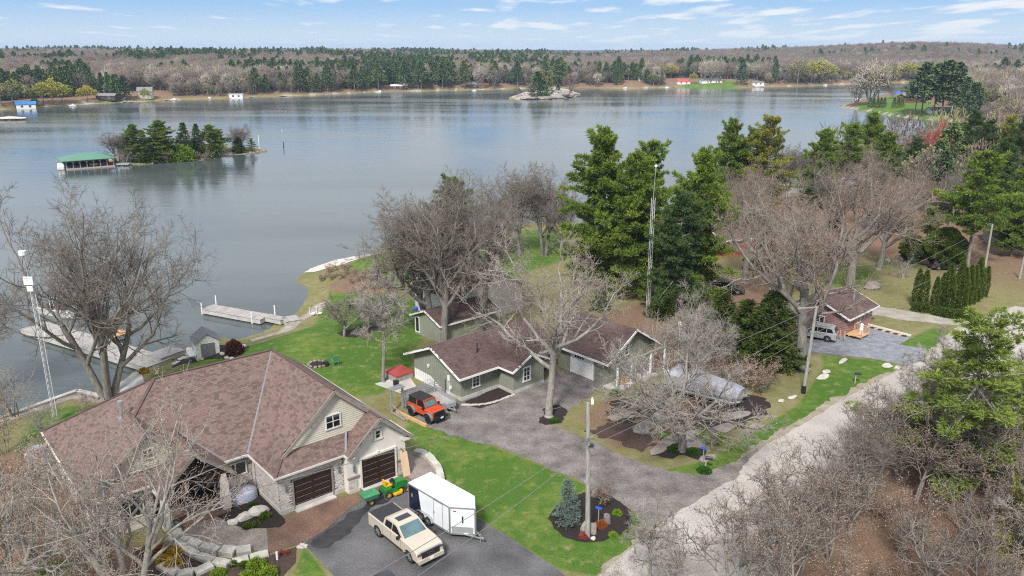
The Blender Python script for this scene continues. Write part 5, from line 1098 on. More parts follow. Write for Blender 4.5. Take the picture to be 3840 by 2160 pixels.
# boulders ----------------------------------------------------------------
def boulder(label, px, py, sx, sy, sz, mt='boulder', seed=0, rz=0, group=None, name='boulder', cat='rock'):
    p = T(px, py); o = MB().blob((0, 0, 0), (sx, sy, sz), seed, 2, .35).obj(name, MT[mt]); o.location = (p.x, p.y, p.z + sz * .35); o.rotation_euler = (0, 0, rz); return tag(o, label, cat, group)
boulder('tall brown boulder leaning right of the near utility pole base', 2222, 2000, .35, .3, .75, 'granite', 3)
boulder('brown boulder leaning left of the near utility pole base', 2192, 1995, .32, .3, .65, 'granite', 4)
boulder('tall pale-topped brown boulder in the middle of the round bed', 2277, 1960, .35, .3, .7, 'granite', 5)
boulder('grey boulder at the back of the round bed near the gravel', 2233, 1862, .4, .35, .55, 'granite', 6)
boulder('small white rock at the front of the round bed', 2225, 2024, .2, .18, .2, 'boulder', 7)
boulder('large flat tan boulder near the garage corner', 977, 1925, .95, .55, .5, 'boulder', 8, .5)
boulder('long pale flat boulder left of the tan one in the garage corner bed', 915, 1945, .8, .45, .35, 'boulder', 9, .5)
boulder('low pale stone at the left end of the garage corner bed', 873, 1962, .5, .35, .25, 'boulder', 10, .3)
# armour stone arcs in front of the patio
def stones(pts, w0, h0, label, group, z0=0.0, seed=0):
    W2 = [Vector((*G(*p, z0)[:2], z0)) for p in pts]; rr = random.Random(seed); k_ = 0
    for i in range(len(W2) - 1):
        a_, b_ = W2[i], W2[i + 1]; d = b_ - a_; L = d.length
        q = MB(); hw_ = w0 / 2; e_ = .04; n_ = 4
        cs = [(e_, -hw_ * rr.uniform(.85, 1.05)), (L - e_, -hw_ * rr.uniform(.8, 1.1)), (L - e_, hw_ * rr.uniform(.85, 1.1)), (L * .5, hw_ * rr.uniform(.95, 1.15)), (e_, hw_ * rr.uniform(.8, 1.0))]
        zt = [h0 * rr.uniform(.85, 1.1) for _ in cs]
        q.add([(x, y, -.3) for x, y in cs] + [(x, y, z_ - .05) for (x, y), z_ in zip(cs, zt)] + [(x * .94 + L * .03, y * .9, z_) for (x, y), z_ in zip(cs, zt)], [(i_, (i_ + 1) % 5, 5 + (i_ + 1) % 5, 5 + i_) for i_ in range(5)] + [(5 + i_, 5 + (i_ + 1) % 5, 10 + (i_ + 1) % 5, 10 + i_) for i_ in range(5)] + [(10, 11, 12, 13, 14)])
        o = q.obj('armour_stone', MT['boulder']); o.location = a_; o.rotation_euler = (0, 0, math.atan2(d.y, d.x)); tag(o, label.format(('first', 'second', 'third', 'fourth', 'fifth', 'sixth', 'seventh', 'eighth', 'ninth', 'tenth')[k_]), 'rock', group); k_ += 1
stones([(655, 2005), (680, 2025), (710, 2042), (755, 2060), (822, 2078), (830, 2080)][:5], .55, .45, '{} block from the left of the upper pale stone arc edging the patio', 'upper arc of armour stones')
stones([(640, 2015), (690, 2062), (740, 2090), (800, 2112), (860, 2125)], .6, .3, '{} block from the left of the lower pale stone arc below the patio', 'lower arc of armour stones', seed=4)
stones([(828, 2075), (885, 2080), (945, 2068)], .75, .4, '{} large pale block from the left at the right end of the patio edge', 'large blocks at the patio edge', seed=5)
stones([(870, 2112), (935, 2095), (1010, 2078)], .6, .2, '{} low flat slab from the left below the patio edge', 'low slabs below the patio edge', seed=6)
stones([(600, 2125), (665, 2160), (730, 2155), (800, 2125)], .7, .3, '{} rough slab from the left along the bottom of the flower bed', 'front slabs of the flower bed', seed=7)
stones([(1555, 1700), (1600, 1712), (1628, 1742), (1648, 1775), (1652, 1805)], .6, .4, '{} grey block from the house around the right side patio', 'blocks round the side patio', seed=8)
boulder('large pale grey boulder at the left end of the patio stones', 658, 2005, .5, .45, .45, 'boulder', 21)
# shrubs -------------------------------------------------------------------
def leafball(name, label, p, r, h_, mt, n=1400, seed=0, size=.09, cat='shrub', group=None, flat=.75, tip=None):
    rg = np.random.default_rng(seed + 99); d = rg.normal(size=(n, 3)); d /= np.linalg.norm(d, axis=1)[:, None]; d[:, 2] = np.abs(d[:, 2]) * 1.0
    lump = 1 + .13 * np.sin(d[:, :1] * 7 + seed) * np.cos(d[:, 1:2] * 6 + seed * 2)
    P = d * rg.uniform(.55, 1, (n, 1)) ** .5 * lump * np.array([r, r, h_]); A_ = rg.normal(size=(n, 3)) + d * 1.2; A_ /= np.linalg.norm(A_, axis=1)[:, None]; S_ = np.cross(A_, rg.normal(size=(n, 3))); S_ /= np.linalg.norm(S_, axis=1)[:, None]
    V = np.stack([P - S_ * size * .5, P + S_ * size * .5, P + A_ * size * 1.6], 1).reshape(-1, 3); F_ = np.arange(3 * n).reshape(-1, 3)
    me = fastmesh(name, V, [F_], [MT[mt]], attr=rg.random(n)); o = link(name, me, None, tuple(p), label=label, cat=cat, group=group); return o
for i, (x, y, r_, h_, mt, lb) in enumerate(((602, 2080, .55, .75, 'orangeleaf', 'round shrub with rusty orange leaves beside the patio stones'), (612, 2110, .38, .5, 'yellowleaf', 'small yellow-orange shrub just below the rusty orange one'),
        (655, 2082, .5, .5, 'yellowleaf', 'yellow shrub right of the rusty orange one'), (652, 2125, .6, .62, 'yellowleaf', 'largest bright yellow shrub below the patio stones'),
        (962, 2132, .62, .65, 'limegreen', 'round lime green shrub topmost in the right mulch bed'), (1007, 2162, .62, .62, 'limegreen', 'round lime green shrub nearest the driveway'), (930, 2180, .62, .6, 'limegreen', 'round lime green shrub cut by the bottom edge'), (820, 2158, .45, .4, 'limegreen', 'smaller green shrub left of the lime green ones'),
        (995, 1940, .4, .35, 'cedar', 'low green plant in the garage corner bed'), (960, 1970, .3, .25, 'cedar', 'small pale green plant at the front of the garage corner bed'), (930, 1978, .3, .25, 'cedar', 'small green tuft left of the pale green plant'), (948, 1900, .28, .28, 'shrubgreen', 'small green plant near the covered table'),
        (875, 2120, .3, .2, 'cedar', 'low grey green plant in the middle of the mulch bed'), (915, 2122, .28, .2, 'cedar', 'second low grey green plant right of the middle one'),
        (878, 1305, 0.01, .01, 'burgundy', ''), (2190, 2015, .3, .3, 'redleaf', 'small red-orange shrub at the base of the near utility pole'), (2255, 1975, .35, .4, 'orangeleaf', 'rusty brown shrub left of the pale-topped boulder'), (2315, 1930, .28, .32, 'limegreen', 'small bright yellow-green plant in the round bed'), (2300, 2010, .28, .2, 'limegreen', 'low yellow-green plant at the front right of the round bed'),
        (2640, 1768, .55, .35, 'shrubgreen', 'dark green plant ring around the wooden mailbox post'), (2525, 1690, .5, .35, 'shrubgreen', 'green plants left of the rock garden tree base'), (2600, 1698, .5, .35, 'shrubgreen', 'green plants right of the rock garden tree base'), (2310, 1480, .6, .5, 'shrubgreen', 'bright green plants below the garage porch'), (2380, 1500, .5, .35, 'limegreen', 'second clump of green plants right of the garage porch plants'),
        (2080, 1580, .4, .2, 'shrubgreen', 'low green plants at the foot of the central oak'), (540, 1398, .5, .55, 'yellowleaf', 'small yellow shrub beside the dock landing'), (210, 2155, 1.0, .8, 'limegreen', 'bright green shrub at the bottom left corner'), (290, 2165, .6, .5, 'limegreen', 'smaller yellow-green shrub in the bottom left corner'))):
    if not lb: continue
    leafball('shrub', lb, T(x, y), r_, h_, mt, 900, i)
p = T(880, 1325); leafball('burgundy_bush', 'round burgundy bush right of the small white shed', p, .95, 1.5, 'burgundy', 2600, 40, .1)
def dummy(): pass
# stones scattered
rk = random.Random(5)
for i, (x, y) in enumerate(((835, 1330), (850, 1345), (900, 1322), (915, 1300), (870, 1350), (700, 1345), (720, 1338), (740, 1345), (755, 1350))):
    boulder('small pale stone in the dark bed around the white shed', x, y, .35, .3, .25, 'boulder', 60 + i, 0, 'small stones around the white shed')
for i in range(7): boulder('pale stepping stone between the dock and the shed', 655 + i * 12, 1365 - i * 9 + (i % 2) * 3, .45, .35, .12, 'boulder', 80 + i, 0, 'stepping stones by the dock', name='stepping_stone')
for i in range(26):
    t_ = i / 25; a_ = Vector((1735, 1520)).lerp(Vector((1925, 1482)), t_); a_.y += 14 * math.sin(t_ * math.pi)
    boulder('small edging stone round the black mulch bed of the cottage', a_.x, a_.y, .2, .16, .13, 'cobble', 120 + i, 0, 'edging stones of the cottage bed', name='edging_stone')
for i, (x, y, sx, sy, sz, mt) in enumerate(((2330, 1560, 1.7, .7, .3, 'granite'), (2420, 1600, 1.8, .8, .3, 'granite'), (2480, 1560, 1.5, .9, .35, 'granite'), (2560, 1640, 2.2, .9, .3, 'granite'), (2620, 1655, 1.6, 1.0, .25, 'granite'), (2700, 1610, 2.2, .8, .3, 'granite'), (2480, 1680, 1.6, .6, .25, 'granite'), (2760, 1560, 1.5, .6, .3, 'granite'), (2650, 1720, .9, .6, .2, 'granite'), (2390, 1530, 1.2, .5, .3, 'granite'), (2840, 1600, 1.0, .5, .2, 'granite'),
        (2930, 1505, .5, .3, .12, 'boulder'), (2970, 1490, .7, .3, .12, 'boulder'), (3085, 1415, 1.0, .5, .2, 'boulder'), (3100, 1395, .7, .4, .15, 'boulder'), (3160, 1355, 1.3, .3, .08, 'boulder'), (3330, 1372, .9, .5, .15, 'boulder'), (3365, 1380, .7, .4, .15, 'boulder'), (3270, 1080, 1.6, 1.1, .8, 'granite'), (3330, 980, .8, .5, .3, 'granite'))):
    lb = 'flat grey ledge rock in the rock garden' if i < 11 else ('low pale rock in the grass along the road' if i < 18 else ('grey boulder on the lawn behind the pink cottage', 'small grey rock on the far lawn')[i - 18])
    if i < 11: sz *= .55; sx *= 1.15; lb = ('first', 'second', 'third', 'fourth', 'fifth', 'sixth', 'seventh', 'eighth', 'ninth', 'tenth', 'last')[sorted([2330, 2420, 2480, 2560, 2620, 2700, 2480.5, 2760, 2650, 2390, 2840]).index(x if i != 6 else 2480.5)] + ' flat grey ledge rock from the left in the rock garden'
    boulder(lb, x, y, sx, sy, sz, mt, 160 + i, rnd.uniform(.4, .9), 'rock garden ledges' if i < 11 else ('roadside rocks' if i < 18 else None))
lm = leafball('moss_patch', 'bright yellow-green moss on the rock garden ledge right of the tree', T(2660, 1640), 1.6, .18, 'limegreen', 1500, 77, .08, 'moss'); lm = leafball('moss_patch', 'yellow-green moss on the ledge left of the rock garden tree', T(2510, 1640), .9, .15, 'limegreen', 900, 78, .08, 'moss')
# pots, covered table, chairs, fire pit, hot tub, pergola
def pot(label, lx, ly, flower, z=.23):
    o = thing('flower_pot', label, 'plant pot', tuple(house.matrix_basis @ Vector((lx, ly, z)))); MB().tube([(0, 0, 0), (0, 0, .32)], [.13, .2], 12).obj('pot', MT['blueglaze'], o)
    l_ = leafball('foliage', None, (0, 0, .3), .28, .3, flower, 260, int(abs(lx) * 10), .08, None); l_.parent = o
pot('blue glazed pot with pale green plant left of the porch steps', -6.3, 3.0, 'bluespruce', .02); pot('blue glazed pot with green plant beside the right porch post', -3.2, 3.5, 'shrubgreen'); pot('blue pot with yellow flowers behind the left porch post', -6.4, 5.6, 'yellowleaf')
hp = thing('hanging_arrangement', 'orange and green flower arrangement beside the front door', 'plant', tuple(house.matrix_basis @ Vector((-3.45, 6.2, .22)))); MB().tube([(0, 0, 0), (0, 0, .7)], .16, 10).obj('urn', MT['black'], hp)
for mt, z in (('shrubgreen', .7), ('orangeleaf', 1.1)): l_ = leafball('foliage', None, (0, 0, z), .35, .4, mt, 300, 5, .1, None); l_.parent = hp
q = MB(); rngs = [(.95, 0), (.9, .55), (.82, .72), (.4, .8)]
for r_, z in rngs:
    for k_ in range(20):
        a_ = 2 * math.pi * k_ / 20; q.v.append((r_ * 1.15 * math.cos(a_) * (1 + (.03 * math.sin(a_ * 7) if z < .3 else 0)), r_ * .8 * math.sin(a_), z))
for i in range(3):
    for k_ in range(20): q.f.append((i * 20 + k_, i * 20 + (k_ + 1) % 20, (i + 1) * 20 + (k_ + 1) % 20, (i + 1) * 20 + k_)); q.a.append(.5)
q.f.append(tuple(range(60, 80))); q.a.append(.5)
misc('covered_table', 'patio table under a pale blue-grey cover in front of the windows', 'table', q, 'bluegreyc', house.matrix_basis @ Vector((-1.25, 4.05, .02)), AZ(HA), smooth=True)
for lb, x, y in (('pink flower pot in the right mulch bed, left one', 1055, 2078), ('pink flower pot in the right mulch bed, right one', 1078, 2076)): leafball('pink_flowers', lb, T(x, y), .16, .25, 'redleaf', 160, int(x), .07, 'flowers')
misc('bed_marker', 'white upright marker in the mulch bed by the walk', 'marker', B((0, 0, .3), (.12, .08, .6)), 'white', T(1040, 2100))
misc('cobble_pile', 'small pile of white cobbles at the corner of the asphalt', 'rocks', MB().blob((0, 0, 0), (.3, .3, .16), 1, 2, .3).blob((.3, .1, 0), (.2, .2, .14), 2, 2, .3).blob((.05, .3, 0), (.22, .2, .15), 3, 2, .3), 'cobble', T(1128, 2052))
fpit = T(1190, 1368); o = thing('fire_pit', 'stone fire pit circle on the lawn behind the large house roof', 'fire pit', tuple(fpit))
for i in range(12): MB().blob((.9 * math.cos(i * .5236), .9 * math.sin(i * .5236), .1), (.24, .2, .18), i, 1, .3).obj('stone', MT['granite'], o)
MB().tube([(0, 0, 0), (0, 0, .05)], .8, 14).obj('ash_bed', MT['mulch'], o)
misc('log_basket', 'black square stool beside the fire pit', 'stool', B((0, 0, .25), (.5, .5, .5)), 'black', T(1222, 1372))
def chair(label, p, rz, mt):
    o = thing('lawn_chair', label, 'chair', tuple(p), rz); MB().box((0, 0, .4), (.6, .6, .05)).obj('seat', MT[mt], o); MB().box((-.32, 0, .75), (.05, .6, .75), ry=R(-12)).obj('backrest', MT[mt], o)
    for x in (-.27, .27):
        for y in (-.27, .27): MB().box((x, y, .19), (.05, .05, .38)).obj('leg', MT[mt], o)
    for y in (-.33, .33): MB().box((0, y, .6), (.6, .08, .03)).obj('armrest', MT[mt], o)
chair('green slatted lawn chair beside the fire pit', T(1258, 1368), R(120), 'cartgreen')
misc('blue_kayak', 'blue plastic kayak lying on the grass by the tree trunks', 'kayak', MB().tube([(-1.3, 0, .1), (-.7, 0, .2), (0, 0, .22), (.7, 0, .2), (1.3, 0, .1)], [.05, .3, .38, .3, .05], 10), 'bluepl', T(1583, 1160), R(20)); misc('green_canoe', 'pale green canoe behind the blue kayak', 'canoe', MB().tube([(-1.5, 0, .1), (-.7, 0, .25), (0, 0, .28), (.7, 0, .25), (1.5, 0, .1)], [.05, .32, .38, .32, .05], 10), 'cartgreen', T(1590, 1135), R(40))
misc('white_chairs', 'pair of white lawn chairs at the shore beside the landing deck', 'chairs', MB().box((0, 0, .4), (.6, .6, .06)).box((-.3, 0, .8), (.06, .6, .8)).box((.9, .2, .4), (.6, .6, .06)).box((.6, .2, .8), (.06, .6, .8)), 'white', T(1172, 1186))
ht = thing('hot_tub', 'square hot tub with red cover beside the cottage wall', 'hot tub', tuple(cot.matrix_basis @ Vector((-1.1, 8.6, -.35))), AZ(48)); MB().box((0, 0, .45), (2.1, 2.1, .9)).obj('cabinet', MT['woodgrey'], ht)
MB().box((-.53, 0, .97), (1.06, 2.2, .14)).obj('cover', MT['red'], ht); MB().box((.55, 0, .97), (1.06, 2.2, .14)).obj('cover', MT['red'], ht)
pg = thing('gate_arbor', 'grey wooden arbor gate with lattice fence behind the off-roader', 'arbor', tuple(cot.matrix_basis @ Vector((-4.6, 2.2, 0))), AZ(48))
for x, y in ((-1.6, 0), (-.4, 0)): MB().box((x, y, 1.1), (.16, .16, 2.2)).obj('post', MT['galv'], pg)
for i in range(8): MB().box((-1.65 + i * .18, 0, 2.28), (.05, .9, .08)).obj('rafter', MT['galv'], pg)
MB().box((-1, -.1, 2.2), (1.5, .06, .12)).box((-1, .1, 2.2), (1.5, .06, .12)).obj('beam', MT['galv'], pg)
for i in range(6): MB().box((2.0, 0, .5 + i * .22), (4.6, .03, .05)).obj('fence_slat', MT['galv'], pg)
for i in range(5): MB().box((-.1 + i * 1.1, 0, .9), (.1, .08, 1.7)).obj('fence_post', MT['galv'], pg)
MB().bar((-1.7, -2.6, .25), (-1.6, 0, .8), .06).bar((-1.7, 0, .1), (-1.7, -2.2, .1), .1).obj('brace', MT['galv'], pg)
tb = thing('timber_edge', 'low tan timber retaining edge below the orange off-roader', 'retaining edge', (0, 0, 0))
a_, b_ = Vector(G(1488, 1548)), Vector(G(1600, 1602))
for i in range(4): MB().bar(a_.lerp(b_, i / 4) + Vector((0, 0, .12)), a_.lerp(b_, (i + .97) / 4) + Vector((0, 0, .12)), .2, .26).obj('timber', MT['newwood'], tb)
misc('trash_bin', 'black round bin beside the hot tub', 'bin', MB().tube([(0, 0, 0), (0, 0, .9)], [.25, .3], 12), 'black', cot.matrix_basis @ Vector((-2.9, 6.4, -.1)))
for i in range(10):
    tq = Vector(G(3258, 1228)).lerp(Vector(G(3390, 1262)), i / 9)
    misc('parking_curb', 'short black and yellow curb segment at the edge of the grey gravel', 'curb', B((0, 0, .08), (.55, .16, .16)), 'blackmetal' if i % 2 else 'newwood', tq, AZ(112), 'parking curb segments')
sb = thing('parking_border', 'pale timber border round the grey gravel parking', 'border', (0, 0, 0))
L4 = [G(3205, 1252), G(3248, 1217), G(3417, 1262)]
for i in range(2):
    a_, b_ = Vector(L4[i]), Vector(L4[i + 1])
    for j in range(4): MB().bar(a_.lerp(b_, j / 4) + Vector((0, 0, .1)), a_.lerp(b_, (j + .98) / 4) + Vector((0, 0, .1)), .16, .2).obj('timber', MT['cream'], sb)
misc('silver_debris', 'shiny white and dark object half hidden in roadside bushes', 'vehicle', MB().side([(-1, .3), (-.9, .8), (-.2, 1.1), (.5, 1.0), (1, .6), (1, .3)], -.5, .5, inset=.05, bev=.1), 'silver_car', T(2940, 2010), R(30))
misc('propane_tank', 'white propane cylinder on the cottage deck', 'tank', MB().tube([(0, 0, 0), (0, 0, 1.0), (0, 0, 1.15)], [.2, .2, .08], 12), 'white', pk.matrix_basis @ Vector((1.4, -1.1, .4)), 0)
gt = T(335, 2105); misc('white_tank', 'white covered cylinder at the left corner of the large house', 'tank', MB().tube([(0, 0, 0), (0, 0, 1.5), (0, 0, 1.7)], [.55, .5, .2], 12), 'whitetub', gt)
misc('utility_box', 'pale square utility box in the brush left of the large house', 'utility box', B((0, 0, .35), (.9, .8, .7)), 'concrete', T(205, 2000), .4)
misc('covered_grill', 'grey covered grill on the terrace behind the left end of the house', 'grill', MB().side([(-1, 0), (-1, 1), (-.6, 1.4), (.6, 1.4), (1, 1), (1, 0)], -.5, .5, inset=.05, bev=.1), 'cover', T(155, 1735), .5)
# ---------------------------------------------------------------- tree generators
def nrm(a): return a / np.maximum(np.linalg.norm(a, axis=-1, keepdims=True), 1e-9)
def grow(rg, P, D, L, K, wander, trop):
    n = len(P); pts = np.zeros((n, K + 1, 3)); pts[:, 0] = P; d = nrm(D)
    for k in range(K):
        d = nrm(d + rg.normal(0, wander, (n, 3)) + np.array([0, 0, trop]))
        pts[:, k + 1] = pts[:, k] + d * (L / K)[:, None]
    return pts
def tubes(pts, R0, R1, sides, pw=1.0):
    n, K1, _ = pts.shape; tg = nrm(np.gradient(pts, axis=1)); ref = np.where(np.abs(tg[..., 2:3]) > .9, np.array([1., 0, 0]), np.array([0, 0, 1.]))
    u = nrm(np.cross(tg, ref)); v = np.cross(tg, u); t = np.linspace(0, 1, K1) ** pw
    r = R0[:, None] * (1 - t) + R1[:, None] * t; a = np.arange(sides) * 2 * np.pi / sides
    V = pts[:, :, None] + r[:, :, None, None] * (u[:, :, None] * np.cos(a)[None, None, :, None] + v[:, :, None] * np.sin(a)[None, None, :, None])
    i = np.arange(n * K1 * sides).reshape(n, K1, sides); j = np.roll(i, -1, axis=2)
    F = np.stack([i[:, :-1], j[:, :-1], j[:, 1:], i[:, 1:]], -1).reshape(-1, 4)
    return V.reshape(-1, 3), F
def spikes(P, D, L, R, rg):
    """thin three-sided spikes, one per twig"""
    n = len(P); D = nrm(D); ref = np.where(np.abs(D[:, 2:3]) > .9, np.array([1., 0, 0]), np.array([0, 0, 1.])); u = nrm(np.cross(D, ref)); v = np.cross(D, u)
    R = np.broadcast_to(R, (n,))[:, None]
    V = np.stack([P + u * R, P - u * R * .5 + v * R * .87, P - u * R * .5 - v * R * .87, P + D * np.broadcast_to(L, (n,))[:, None]], 1).reshape(-1, 3)
    b = np.arange(n)[:, None] * 4; F = np.concatenate([b + np.array([[0, 1, 3]]), b + np.array([[1, 2, 3]]), b + np.array([[2, 0, 3]])])
    return V, F
def kids(rg, pts, R0, R1, Lp, m, t0, t1, ang, ratio, taper=.45, tw=.62, rmin=.008):
    n, K1, _ = pts.shape; K = K1 - 1
    t = t0 + (t1 - t0) * (np.arange(m)[None] + rg.uniform(0, 1, (n, m))) / m; t[:, -1] = t1
    f = np.clip(t * K, 0, K - 1e-6); k = f.astype(int); fr = (f - k)[..., None]; rows = np.arange(n)[:, None]
    A = pts[rows, k]; Bp = pts[rows, k + 1]; P = A * (1 - fr) + Bp * fr; T_ = nrm(Bp - A)
    az = rg.uniform(0, 2 * np.pi, (n, 1)) + np.arange(m)[None] * 2.4 + rg.normal(0, .4, (n, m)); an = rg.uniform(ang[0], ang[1], (n, m)); an[:, -1] *= .45
    ref = np.where(np.abs(T_[..., 2:3]) > .9, np.array([1., 0, 0]), np.array([0, 0, 1.])); u = nrm(np.cross(T_, ref)); v = np.cross(T_, u)
    D = T_ * np.cos(an)[..., None] + (u * np.cos(az)[..., None] + v * np.sin(az)[..., None]) * np.sin(an)[..., None]
    L = Lp[:, None] * ratio * (1 - taper * t) * rg.uniform(.75, 1.25, (n, m)); r = (R0[:, None] * (1 - t) + R1[:, None] * t) * tw
    r = np.maximum(r, rmin); return P.reshape(-1, 3), D.reshape(-1, 3), L.reshape(-1), r.reshape(-1)
class Acc:
    def __init__(s): s.V = []; s.F = []; s.n = 0; s.M = []; s.A = []
    def add(s, V, F, mi=0, a=None):
        s.V.append(V); s.F.append(F + s.n); s.n += len(V); s.M.append(np.full(len(F), mi)); s.A.append(np.full(len(F), .5) if a is None else a)
    def mesh(s, name, mats, smooth=False):
        # keep face arrays grouped by arity in order
        return fastmesh(name, np.vstack(s.V), s.F, mats, attr=np.concatenate(s.A), smooth=smooth, matidx=np.concatenate(s.M))
def bare_tree(seed, H=18., stems=1, trunk=.33, spread=.5, lean=.0, upward=.10, m=(8, 7, 6, 5, 6), r0=None, ang1=(R(28), R(62)), bark='bark', twig='twig', bud=None, wander=.13, twr=.011, drop=0.0):
    rg = np.random.default_rng(seed); r0 = r0 or H * .021
    P = np.zeros((stems, 3)); D = np.zeros((stems, 3)); D[:, 2] = 1
    if stems > 1:
        a = np.arange(stems) * 2 * np.pi / stems + rg.uniform(0, 1); D[:, 0] = np.cos(a) * lean; D[:, 1] = np.sin(a) * lean; P[:, 0] = np.cos(a) * r0 * .6; P[:, 1] = np.sin(a) * r0 * .6
    L = np.full(stems, H * trunk) * rg.uniform(.85, 1.15, stems); tr_ = Acc(); cr = Acc()
    R0 = np.full(stems, r0 / max(1, stems) ** .35); R1 = R0 * .62; K = 6
    p0 = grow(rg, P, D, L, K, .05, .02); V, F = tubes(p0, R0 * 1.0, R1, 10); tr_.add(V, F)
    fl = tubes(p0[:, :2] * np.array([1, 1, .35]) + np.array([0, 0, -.2]), R0 * 1.7, R0 * 1.0, 10); tr_.add(*fl)
    Pc, Dc, Lc, Rc = kids(rg, p0, R0, R1, np.full(stems, H * spread), m[0], .42, 1.0, ang1, 1.05, .25, .72)
    p1 = grow(rg, Pc, Dc, Lc, 7, wander, upward); V, F = tubes(p1, Rc, Rc * .32, 7); tr_.add(V, F); Ra, Rb, Lp = Rc, Rc * .32, Lc
    Pc, Dc, Lc, Rc = kids(rg, p1, Ra, Rb, Lp, m[1], .22, 1.0, (R(28), R(65)), .58, .45, .62, .03)
    p2 = grow(rg, Pc, Dc, Lc, 6, wander * 1.15, upward * .6 - drop); V, F = tubes(p2, Rc, Rc * .35, 5); tr_.add(V, F); Ra, Rb, Lp = Rc, Rc * .35, Lc
    Pc, Dc, Lc, Rc = kids(rg, p2, Ra, Rb, Lp, m[2], .2, 1.0, (R(30), R(70)), .55, .4, .6, .018)
    p3 = grow(rg, Pc, Dc, Lc, 4, wander * 1.4, .05 - drop); V, F = tubes(p3, Rc, Rc * .45, 4); cr.add(V, F); Ra, Rb, Lp = Rc, Rc * .45, Lc
    Pc, Dc, Lc, Rc = kids(rg, p3, Ra, Rb, Lp, m[3], .15, 1.0, (R(30), R(70)), .58, .35, .65, .012)
    p4 = grow(rg, Pc, Dc, Lc, 2, wander * 1.6, .05 - drop); V, F = tubes(p4, np.maximum(Rc, .012), np.full(len(Rc), .009), 3); cr.add(V, F); Lp = Lc
    if m[4]:
        Pc, Dc, Lc, _ = kids(rg, p4, Rc, Rc, Lp, m[4], .1, 1.0, (R(25), R(70)), .7, .3, .6)
        Lc = np.clip(Lc, .25, 1.1); V, F = spikes(Pc, Dc + np.array([0, 0, .12]), Lc, twr, rg)
        if bud:
            cr.add(V, F, 0); s_ = rg.random(len(Pc)) < .6; T_ = (Pc + nrm(Dc) * Lc[:, None] * .9)[s_]; V2, F2 = spikes(T_, rg.normal(size=T_.shape), .07, .03, rg); cr.F_extra = None
            cr.add(V2, F2, 1)
        else: cr.add(V, F, 0)
    tri = [f for f in cr.F]
    return tr_.mesh('trunk', [MT[bark]], True), cr.mesh('crown', [MT[twig], MT[bud or 'bud']]), H
def tufts(P, D, size, k, rg, width=.16, up=.5, cone=.75):
    """needle tufts: k slender blades fanning from each point"""
    n = len(P); d = nrm(D[:, None] + rg.normal(0, cone, (n, k, 3)) + np.array([0, 0, up])); L = size[:, None] * rg.uniform(.7, 1.2, (n, k))
    s = nrm(np.cross(d, rg.normal(size=(n, k, 3)))) * (L * width)[..., None]; B0 = P[:, None] + d * (L * .1)[..., None]; mid = P[:, None] + d * (L * .55)[..., None]
    V = np.stack([B0, mid - s * .5, P[:, None] + d * L[..., None], mid + s * .5], 2).reshape(-1, 3); F = np.arange(n * k * 4).reshape(-1, 4)
    return V, F
